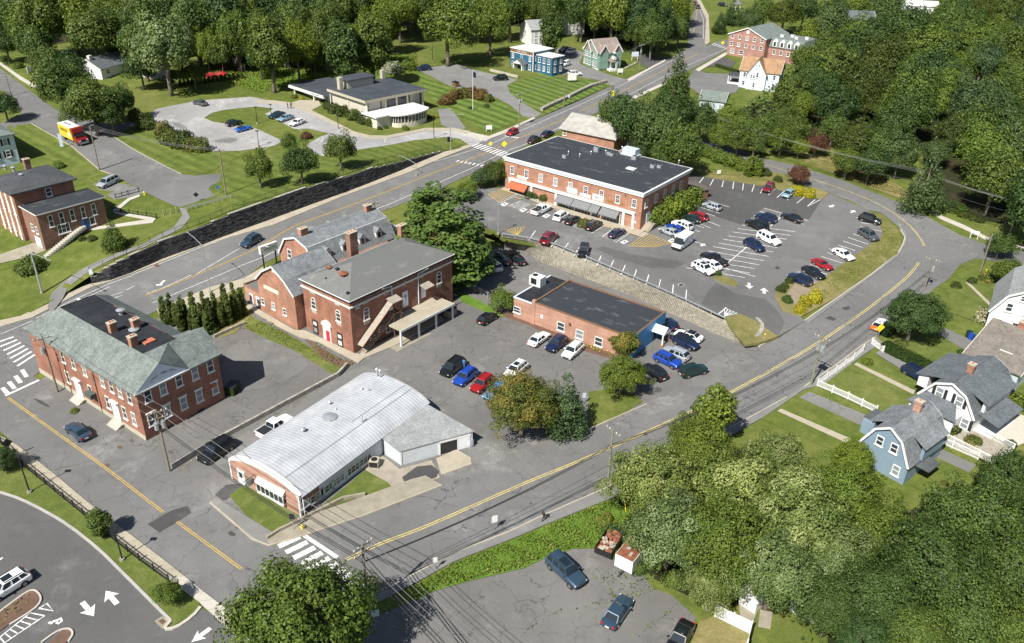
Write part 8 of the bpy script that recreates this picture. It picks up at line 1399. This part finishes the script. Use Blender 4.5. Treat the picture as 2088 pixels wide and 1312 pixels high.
def lamp(base,ty,head,label,lay,arm=True,dark=False,grp=None,r_=.1):
 p=G(*base,lay);h=top_height(p,ty);e=empty('street_lamp',p,0,label,'street lamp',grp);mt='dark_metal' if dark else 'galvanised';build('post',MB().tube([(0,0,0),(0,0,h)],[r_,r_*.6],8),mt,e);build('base',MB().lathe([(.32,0),(.3,.35)],10),'old_concrete',e)
 if arm:
  q=atz(*head,p.z+h+.8)-p;build('arm',MB().tube([(0,0,h-.1),tuple(q*.5+Vector((0,0,h*.0+.1+h*.5*0)))if False else(q.x*.5,q.y*.5,h+.5),(q.x,q.y,h+.8)],.05,6),mt,e);d=q.normalized();build('lamp_head',MB().bar((q.x-.35*d.x,q.y-.35*d.y,h+.8),(q.x+.35*d.x,q.y+.35*d.y,h+.8),.28,.14),'galvanised',e)
 else:build('lamp_head',MB().box(-.35,.35,-.2,.2,h-.12,h+.04),mt,e)
for b_,ty,hd,l,lay in(((429,598),500,(382,474),'tall street lamp with angled arm in front of the arborvitae','L'),((919,307),236,(945,234),'street lamp at the right end of the long retaining wall','L'),((849,359),334,(815,317),'street lamp over the main street near the wall end','L'),((86,598),516,(102,532),'thick grey traffic signal mast on the lawn','U'),((203,347),258,(190,256),'street light arm on the thin pole by the yellow truck','U')):lamp(b_,ty,hd,l,lay,r_=.2 if 'mast' in l else.1)
for b_,ty,l,lay in(((61,1005),930,'black lamp post nearest the left edge by the lower left fence','L'),((250,1143),1080,'black lamp post between the two young street trees','L'),((525,253),219,'left black lamp post in the library car park island','U'),((554,240),213,'right black lamp post in the library car park island','U'),((528,300),267,'black lamp post at the lower side of the library car park','U'),((885,282),239,'black lamp post before the round library canopy','U'),((690,263),236,'black lamp post on the library walkway','U'),((882,127),80,'slim bare post on the open meadow','U'),((1016,478),414,'grey lamp post between the big pine and the plaza','V')):lamp(b_,ty,None,l,lay,False,'grey' not in l)
p=G(964,224,'U');h=top_height(p,143);e=empty('flagpole',p,0,'white flagpole with a dark limp flag in the rust tinted shrub ring','flagpole');build('pole',MB().tube([(0,0,0),(0,0,h)],[.09,.05],8),'trim_white',e);build('flag',MB().add([(.05,0,h-.4),(.9,.3,h-.9),(.8,.2,h-2.2),(.05,0,h-1.9),(.5,-.1,h-1.4)],[(0,1,4),(1,2,4),(2,3,4),(3,0,4)]),'paint_navy',e)
def sign(base,w_,h,zb,mt,label,lay=None,shape='box',ang=.3,post='galvanised',two=False,txt=None):
 p=G(*base,lay);e=empty('sign',p,ang,label,'sign');
 for x in((-w_*.42,w_*.42)if two else(0,)):build('post',MB().tube([(x,.04,-.2),(x,.04,zb+h*.9)],.045 if not two else.08,6),post,e)
 if shape=='diamond':f=MB().box(-w_/2,w_/2,-.04,0,-w_/2,w_/2,Matrix.Translation((0,0,zb+w_*.7))@Matrix.Rotation(R(45),4,'Y'))
 else:f=MB().box(-w_/2,w_/2,-.05,.0,zb,zb+h)
 b_=build('panel',f,mt,e)
 if txt:text(txt,h*.42,'black_sign',b_,Matrix.Translation((0,-.07,zb+h/2)),.005)
for a in[((1028,318),1.1,1,2.2,'sign_yellow','large yellow diamond sign at the main street crosswalk, right one','L','diamond'),((1000,309),.8,1,1.4,'sign_yellow','small yellow diamond sign at the main street crosswalk, left one','L','diamond'),((1249,210),1.2,1,2,'sign_yellow','yellow diamond sign beside the main street below the Victorian house','L','diamond'),((1472,101),1.1,1,1.6,'sign_yellow','yellow diamond sign near the rose brick office','L','diamond'),((1790,690),1.1,1,1.2,'sign_yellow','yellow diamond sign behind the white and orange car','L','diamond'),((997,268),1.6,1.1,.5,'trim_white','white notice board on the library lawn by the kerb','U','box',.2,'trim_white',True),((1264,152),2,1.3,.6,'trim_white','pale sign board before the green Victorian house','U','box',.3,'trim_white',True),((1294,124),2.6,1.6,1.4,'pediment_blue','white and blue sign board beside the dark side lot','U','box',.3,'trim_white',True),((1166,168),2.8,2.2,.6,'trim_white','tall white sign board on the striped bank','U','box',.2,'dark_metal',True),((127,302),.7,3.2,.3,'siding_paleblue','tall white and pale blue totem sign at the garden path','U','box',.4),((25,935),.9,.9,1.9,'dark_metal','grey back of a diamond sign on the lower left pavement','L','diamond',.7),((599,1082),.6,.8,1.8,'dark_metal','small dark sign post at the crosswalk corner beside the hydrant','L'),((1008,1082),.7,1,1.3,'trim_white','small white sign on the far side kerb above the weed bank','L'),((888,1164),.5,.7,1.3,'trim_white','small white sign by the corner of the weed bank','L'),((764,1278),1.1,.9,1.5,'siding_greyblue','grey sign board at the foot of the tall corner pole','L'),((402,412),.8,.8,1,'dark_metal','dark diamond sign behind the guard rail at the road end','U','diamond'),((446,396),.6,.6,1.2,'blue_paint','small blue sign at the road end by the utility pole','U'),((1190,765+60),.5,.8,1.2,'pediment_blue','small blue sign at the grass corner of the lower lot','L'),((187,563),.6,1.0,.3,'siding_paleblue','pale blue marker box at the low end of the long retaining wall','U'),((222,570),.5,.6,2.0,'galvanised','sign post at the start of the long retaining wall','L'),((1160,205),.5,.8,.8,'pediment_blue','tiny blue sign on the verge before the stone wall','U'),((1695,668),.1,.1,.1,'galvanised','small marker post on the far kerb','L'),((1985,487),1.6,.5,1.2,'trim_white','white rail sign on the verge by the road fork','L','box',-.5,'trim_white',True),((1465,358),1.0,.9,.4,'trim_white','small white board at the corner of the fresh asphalt','V')]:sign(*a)
p=G(552,545,'L');e=empty('lit_sign_box',p,HB.root.rotation_euler.z,'white roadside sign box on posts beside the gambrel house','sign');build('box',MB().box(-1.9,1.9,-.3,.3,3.2,4.7),'trim_white',e);[build('post',MB().box(x-.1,x+.1,-.1,.1,-.3,3.2),'dark_metal',e)for x in(-1.4,1.4)];build('lamp_arm',MB().bar((-1,-.3,4.8),(-1,-1.6,4.9),.08),'trim_white',e);text('COMMUNITY',.45,'grey_metal',e,Matrix.Translation((0,-.32,4.1)),.005)
for b_,l,lay in(((617,1081),'yellow fire hydrant at the corner by the crosswalk','L'),((295,398),'yellow fire hydrant at the end of the side drive','U'),((1559,690),'yellow fire hydrant on the grass by the plaza drive','L'),((2010,558),'yellow fire hydrant at the road fork','L')):
 p=G(*b_,lay);e=empty('fire_hydrant',p,0,l,'fire hydrant');build('barrel',MB().lathe([(.2,0),(.2,.08),(.13,.1),(.13,.6),(.17,.62),(.15,.75),(.05,.85)],10),'hydrant_yellow',e);[build('nozzle',MB().tube([(0,0,.48),(s*.24,0,.48)],.07,6),'hydrant_yellow',e)for s in(-1,1)]
p=G(929-14,290,'U');e=empty('mail_box',p,.3,'blue collection box on the verge before the street lamp','mail box');build('box',MB().box(-.35,.35,-.3,.3,.2,1.3),'paint_navy',e)
def fence(name,pix,lay,h,label,mat,step=2.0,picket=.14,pw=.07,solid=False,wave=0,pm=None):
 P=gxy(pix,lay);o=P[0];z=HZ(o.x,o.y,lay);e=empty(name,(o.x,o.y,z),0,label,'fence');pk=MB();pme=None;first=True
 for a,b_ in zip(P,P[1:]):
  L=(b_-a).length;n=max(1,round(L/step));d=(b_-a).normalized()
  for i in range(n+1):
   if i==0 and not first:continue
   q=a.lerp(b_,i/n);w_=Vector((q.x-o.x,q.y-o.y,HZ(q.x,q.y,lay)-z));po=bpy.data.objects.new('post',pme)if pme else build('post',MB().box(-.07,.07,-.07,.07,-.2,h+.12),pm or mat,e)
   if pme:COL.objects.link(po);po.parent=e
   pme=po.data;po.location=w_;po.rotation_euler.z=math.atan2(d.y,d.x)
  first=False;A=Vector((a.x-o.x,a.y-o.y,HZ(a.x,a.y,lay)-z));B_=Vector((b_.x-o.x,b_.y-o.y,HZ(b_.x,b_.y,lay)-z));U3=Vector((0,0,1))
  for hz in(h*.2,h*.85):build('rail',MB().bar(A+U3*hz,B_+U3*hz,.05,.09),mat,e)
  if solid:
   k=int(L/.25)
   for i in range(k):q0,q1=A.lerp(B_,i/k),A.lerp(B_,(i+.96)/k);s_=.01*(i%2);pk.bar(q0+U3*(h*.5+s_),q1+U3*(h*.5+s_),.04,h*.98)
  else:
   k=int(L/picket)
   for i in range(k):q0=A.lerp(B_,(i+.5)/k);hh=h*(1-wave*math.sin(math.pi*((i+.5)/k*n%1)));pk.bar(q0+U3*.06,q0+U3*hh,pw,.03)
 build('picket',pk,mat,e)['kind']='stuff';return e
fence('picket_fence',[(1759,718),(1740,735),(1666,788),(1728,815),(1786,843)],'L',1.25,'white picket fence with dipped panels round the lawn by the side street','trim_white',2.4,wave=.15)
fence('picket_fence',[(1777,703),(1800,720)],'L',1.2,'short piece of white picket fence at the clipped hedge','trim_white',2.4,wave=.15);fence('picket_fence',[(1889,893),(1940,915),(1993,938)],'L',1.25,'white picket fence between the blue house drive and the white house','trim_white',2.4,wave=.15)
fence('board_fence',[(1468,1238),(1457,1258),(1529,1293),(1520,1330)],'L',1.8,'tall white vinyl fence round the yard at the bottom','trim_white',2.4,solid=True);fence('board_fence',[(1610,1248),(1661,1277)],'L',1.8,'second tall white vinyl fence among the lower right trees','trim_white',2.4,solid=True)
fence('board_fence',[(475,128),(500,146)],'U',1.8,'white board fence at the far yard by the wood','trim_white',2.4,solid=True);fence('board_fence',[(57,150),(78,144)],'U',1.8,'white board fence by the upper left pavement','trim_white',2.4,solid=True);fence('picket_fence',[(68,118),(95,125)],'U',1.3,'white garden fence in the shade of the maples','trim_white',2.4)
fence('metal_fence',[(-30,885),(5,909),(58,960),(171,1052),(215,1090),(285,1145),(345,1188)],'L',1.1,'black metal fence along the lower left pavement','dark_metal',2.4,.16,.03)
fence('metal_fence',[(236,405),(262,398),(284,392)],'U',.95,'dark handrail beside the short concrete ramp','dark_metal',1.6,.5,.03);fence('metal_fence',[(230,432),(300,443),(320,446)],'U',.95,'dark handrail along the zigzag path','dark_metal',2,2,.03);fence('wire_fence',[(952,585),(995,608)],'L',1.2,'galvanised wire fence beside the bright grass strip','galvanised',2,.3,.02)
g=empty('guard_rail',G(382,430,'U'),0,'short galvanised guard rail closing the end of the upper road','guard rail');q=[G(x,y,'U')-g.location for x,y in((382,430),(425,418),(471,405))];[build('rail',MB().bar(a+Vector((0,0,.6)),b_+Vector((0,0,.6)),.06,.32),'galvanised',g)for a,b_ in zip(q,q[1:])];[build('post',MB().box(-.08,.08,-.08,.08,-.1,.7),'weathered_wood',g).__setattr__('location',q[0].lerp(q[2],i/5))for i in range(6)]
for i,b_ in enumerate(((334,440),(349,437),(360,433))):p=G(*b_,'U');o=build('bollard',MB().tube([(0,0,-.1),(0,0,1.1)],.1,8),'weathered_wood');o.location=p;tag(o,['left','middle','right'][i]+' wooden bollard before the curved footpath','bollard','wooden bollards by the footpath')
def hedge(a,b_,w_,h,label,mat='leaf_hedge',lay='L'):
 P,Q=gxy([a,b_],lay);d=(Q-P).normalized();n=Vector((-d.y,d.x));L=(Q-P).length;r=np.random.default_rng(int(L*10));k=int((L*w_+2*L*h)*34);u=r.uniform(0,L,k);s=r.uniform(-h,w_+h,k);C=np.zeros((k,3));N=np.zeros((k,3))
 o=np.clip(s,0,w_)-w_/2;z=np.where(s<0,h+s,np.where(s>w_,h-(s-w_),h));C[:,0]=P.x+d.x*u+n.x*o;C[:,1]=P.y+d.y*u+n.y*o;C+=r.normal(size=C.shape)*.05;N[:,:2]=np.where(((s<0)|(s>w_))[:,None],np.sign(o)[:,None]*np.array([n.x,n.y]),0);N[:,2]=np.where((s<0)|(s>w_),.2,1);N+=r.normal(size=N.shape)*.35
 C[:,2]=z+HF[lay](C[:,0],C[:,1]);me=leafmesh('hedge',C,N,.2,r.uniform(0,1,k),5,mat);o_=link('hedge',me);tag(o_,label,'hedge');c=MB();zz=HZ(P.x,P.y,lay);A=(P.x,P.y,zz+h/2-.1);B_=(Q.x,Q.y,HZ(Q.x,Q.y,lay)+h/2-.1);c.bar(A,B_,w_*.9,h);build('hedge_core',c,'leaf_dark',o_)
hedge((1800,686),(1838,668),1.6,1.5,'clipped hedge stub along the pavement below the dark round tree');hedge((1800,712),(1905,764),1.8,1.5,'long clipped hedge between the lawn and the driveway with the dark blue suv');hedge((1888,856),(1952,892),1.4,1.3,'yellowing clipped hedge before the white house','leaf_autumn');hedge((1460,136),(1505,150),1.2,1.0,'low hedge in front of the rose brick office')
def person(base,az,lay,top,trou,label,walk=.25,cat='person'):
 p=G(*base,lay);J=dict(pel=(0,0,.95),ch=(0,0,1.3),nk=(0,0,1.48),hd=(.02,0,1.62),ht=(.02,0,1.74));
 for s,n in((1,'l'),(-1,'r')):J.update({n+'h':(0,s*.1,.9),n+'k':(walk*s*.6+.03,s*.11,.5),n+'a':(walk*s,s*.11,.1),n+'t':(walk*s+.16,s*.12,.04),n+'s':(0,s*.2,1.42),n+'e':(-walk*s*.5,s*.26,1.14),n+'w':(-walk*s*.7+.1,s*.25,.9),n+'f':(-walk*s*.7+.15,s*.25,.82)})
 E_=[('pel','ch'),('ch','nk'),('nk','hd'),('hd','ht')]+sum([[('pel',n+'h'),(n+'h',n+'k'),(n+'k',n+'a'),(n+'a',n+'t'),('ch',n+'s'),(n+'s',n+'e'),(n+'e',n+'w'),(n+'w',n+'f')]for n in 'lr'],[])
 K=list(J);me=bpy.data.meshes.new('person');me.from_pydata([J[k]for k in K],[(K.index(a),K.index(b_))for a,b_ in E_],[]);rad=dict(pel=.15,ch=.16,nk=.06,hd=.1,ht=.09,h=.1,k=.065,a=.045,t=.04,s=.07,e=.045,w=.035,f=.035)
 o=bpy.data.objects.new('body',me);COL.objects.link(o);o.modifiers.new('s','SKIN')
 for i,k in enumerate(K):q=rad.get(k,rad.get(k[-1],.05));me.skin_vertices[0].data[i].radius=(q,q*(1.25 if k in('ch','pel')else 1));me.skin_vertices[0].data[i].use_root=i==0
 sm=o.modifiers.new('d','SUBSURF');sm.levels=1;dg=bpy.context.evaluated_depsgraph_get();m2=bpy.data.meshes.new_from_object(o.evaluated_get(dg));bpy.data.objects.remove(o);m2.name='person'
 m2.materials.clear();[m2.materials.append(MATS[x])for x in(top,trou,'skin','hair','rubber')]
 for f in m2.polygons:c=f.center;f.material_index=4 if c.z<.09 else 1 if c.z<.95 and abs(c.y)<.215 else(3 if c.z>1.66 or(c.z>1.56 and c.x<0)else 2 if c.z>1.49 or(c.z<.93)else 0);f.use_smooth=True
 b_=bpy.data.objects.new('person',m2);COL.objects.link(b_);b_.location=p+Vector((0,0,.05));b_.rotation_euler.z=az;tag(b_,label,cat)
plain('skin',(.5,.3,.2),.6);plain('hair',(.04,.025,.015),.8);plain('cloth_black',(.02,.02,.025),.9);plain('cloth_blue',(.06,.15,.35),.9);plain('cloth_grey',(.1,.1,.11),.9)
person((1108,1064),.4,'L','cloth_black','cloth_black','person in dark clothes walking on the pavement above the weed bank',.3);person((587,222),.2,'U','cloth_black','cloth_grey','left of two dark clad people standing in the library car park',.1);person((594,222),2.,'U','cloth_grey','cloth_black','right of two dark clad people standing in the library car park',.1);person((946,752),1.,'L','cloth_blue','cloth_blue','person in blue standing behind the black minivan',.08)
p=G(1502,20,'L');e=empty('gazebo',p,0,'small pale gazebo on the far striped lawn','gazebo');[build('post',MB().box(-.1,.1,-.1,.1,0,2.6),'trim_white',e).__setattr__('location',(2*math.cos(i*1.047),2*math.sin(i*1.047),0))for i in range(6)];build('roof',MB().lathe([(2.8,2.6),(.2,4.1)],6),'shingle_pale',e)
for c,l in(((430,157),'left red covered heap in the far yard'),((452,155),'right red covered heap in the far yard')):p=G(*c,'U');o=build('tarpaulin',MB().lathe([(1.9,0),(1.7,.7),(.9,1.2),(.1,1.3)],9),'tarp_red');o.location=p;tag(o,l,'tarpaulin')
drape('patio',[(1995,855),(2040,830),(2088,850),(2088,905),(2040,925),(2000,890)],'stucco','L',.13);drape('yard_slab',[(1505,1225),(1520,1205),(1550,1235),(1535,1270),(1510,1265)],'old_concrete','L',.12);drape('yard_slab',[(1550,1245),(1575,1250),(1570,1285),(1545,1280)],'old_concrete','L',.12);drape('lawn',[(1425,1270),(1455,1258),(1530,1295),(1520,1340),(1400,1340)],'dry_grass','L',.11);drape('lawn',[(1575,1255),(1610,1245),(1690,1290),(1680,1340),(1540,1340)],'grass','L',.11)
for q in([(738,748),(790,762),(910,838),(885,846),(865,822),(800,772),(745,760)],[(432,930),(470,900),(600,826),(700,762),(738,748),(745,762),(640,830),(560,880),(480,940),(445,950)]):drape('worn_asphalt',q,'old_asphalt','L',.042)
for q in([(955,905),(985,880),(1010,905),(1040,935),(1000,950),(950,945)],[(1440,735),(1500,715),(1560,745),(1520,775),(1450,790),(1400,790)],[(470,700),(540,690),(640,735),(600,770),(520,800),(450,790),(455,740)],[(1290,830),(1380,800),(1400,830),(1310,850)]):drape('worn_asphalt',q,'lot_worn','L',.058,smooth=1)
drape('side_lot',[(1416,141),(1440,150),(1500,152),(1518,165),(1500,190),(1430,196),(1398,172)],'main_asphalt','L',.1);drape('side_lot',[(1430,135),(1470,115),(1500,128),(1490,140)],'dark_asphalt','L',.11)
cover('bed_planting',[(625,690),(700,730),(718,738),(700,752),(655,728)],'L',5,.3,'leaf_bright',.5,'yellow green and bronze planting in the bed by the walkway');cover('bed_planting',[(1160,690),(1250,722),(1262,738),(1180,708)],'L',6,.28,'leaf_gold',.5,'yellow flowering plants along the pink brick shop');cover('bed_planting',[(-5,1262),(20,1240),(60,1213),(72,1216),(78,1228),(40,1250),(0,1278)],'L',8,.3,'weed_green',.4,'low planting on the near car park island')
drape('kerbed_island',[(-60,1310),(-20,1265),(30,1227),(58,1208),(72,1206),(82,1216),(84,1228),(70,1244),(20,1275),(-60,1330)],'mulch','L',.16,skirt=.16);strip('kerb',[(-20,1265),(30,1227),(58,1207),(72,1205),(83,1216),(84,1229),(70,1245),(20,1276)],.2,'pale_concrete','L',.2,.2,smooth=1);drape('kerbed_island',[(95,1320),(130,1285),(144,1283),(150,1294),(140,1308),(120,1330)],'mulch','L',.16,skirt=.16);strip('kerb',[(85,1312),(115,1290),(132,1284),(145,1285),(150,1295),(140,1310)],.2,'pale_concrete','L',.2,.2,smooth=1)
for q in([(1240,1212),(1300,1185),(1345,1168),(1348,1173),(1300,1192),(1243,1219)],[(1255,1232),(1310,1210),(1360,1180),(1365,1186),(1312,1219),(1258,1240)],[(1290,1295),(1335,1265),(1385,1228),(1392,1233),(1340,1273),(1297,1303)],[(1215,1160),(1240,1185),(1262,1230),(1255,1232),(1232,1190),(1210,1164)],[(1065,1290),(1100,1268),(1150,1240),(1152,1243),(1102,1272),(1068,1294)]):cover('weeds',q,'L',12,.22,'weed_green',.15,'weeds along the cracks of the back lot')
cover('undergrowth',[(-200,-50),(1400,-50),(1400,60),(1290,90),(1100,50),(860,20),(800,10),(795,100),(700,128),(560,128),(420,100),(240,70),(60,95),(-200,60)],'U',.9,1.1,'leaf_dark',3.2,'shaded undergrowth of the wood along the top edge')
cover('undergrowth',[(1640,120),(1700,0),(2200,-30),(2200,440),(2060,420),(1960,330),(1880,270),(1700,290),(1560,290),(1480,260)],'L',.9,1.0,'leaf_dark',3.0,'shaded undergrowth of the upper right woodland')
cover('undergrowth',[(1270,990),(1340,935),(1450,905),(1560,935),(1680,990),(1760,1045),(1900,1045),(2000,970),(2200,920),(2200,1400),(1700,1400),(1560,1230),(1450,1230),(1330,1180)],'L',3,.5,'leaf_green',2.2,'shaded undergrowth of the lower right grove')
drape('pavement',[(1021,387),(1067,401),(1100,416),(1137,428),(1182,446),(1228,462),(1303,480),(1318,470),(1306,462),(1140,412),(1035,380)],'concrete','V',.18,skirt=.15)
lines('wheel_stop',[[(1050,404.5),(1063,408)],[(1084,418),(1096,421)],[(1132,430),(1147,435)],[(1178,444),(1190,448)],[(1233,463),(1250,467)],[(1283,477),(1296,481)],[(1024,389),(1046,396)]],.3,'yellow_marking','V',.2)
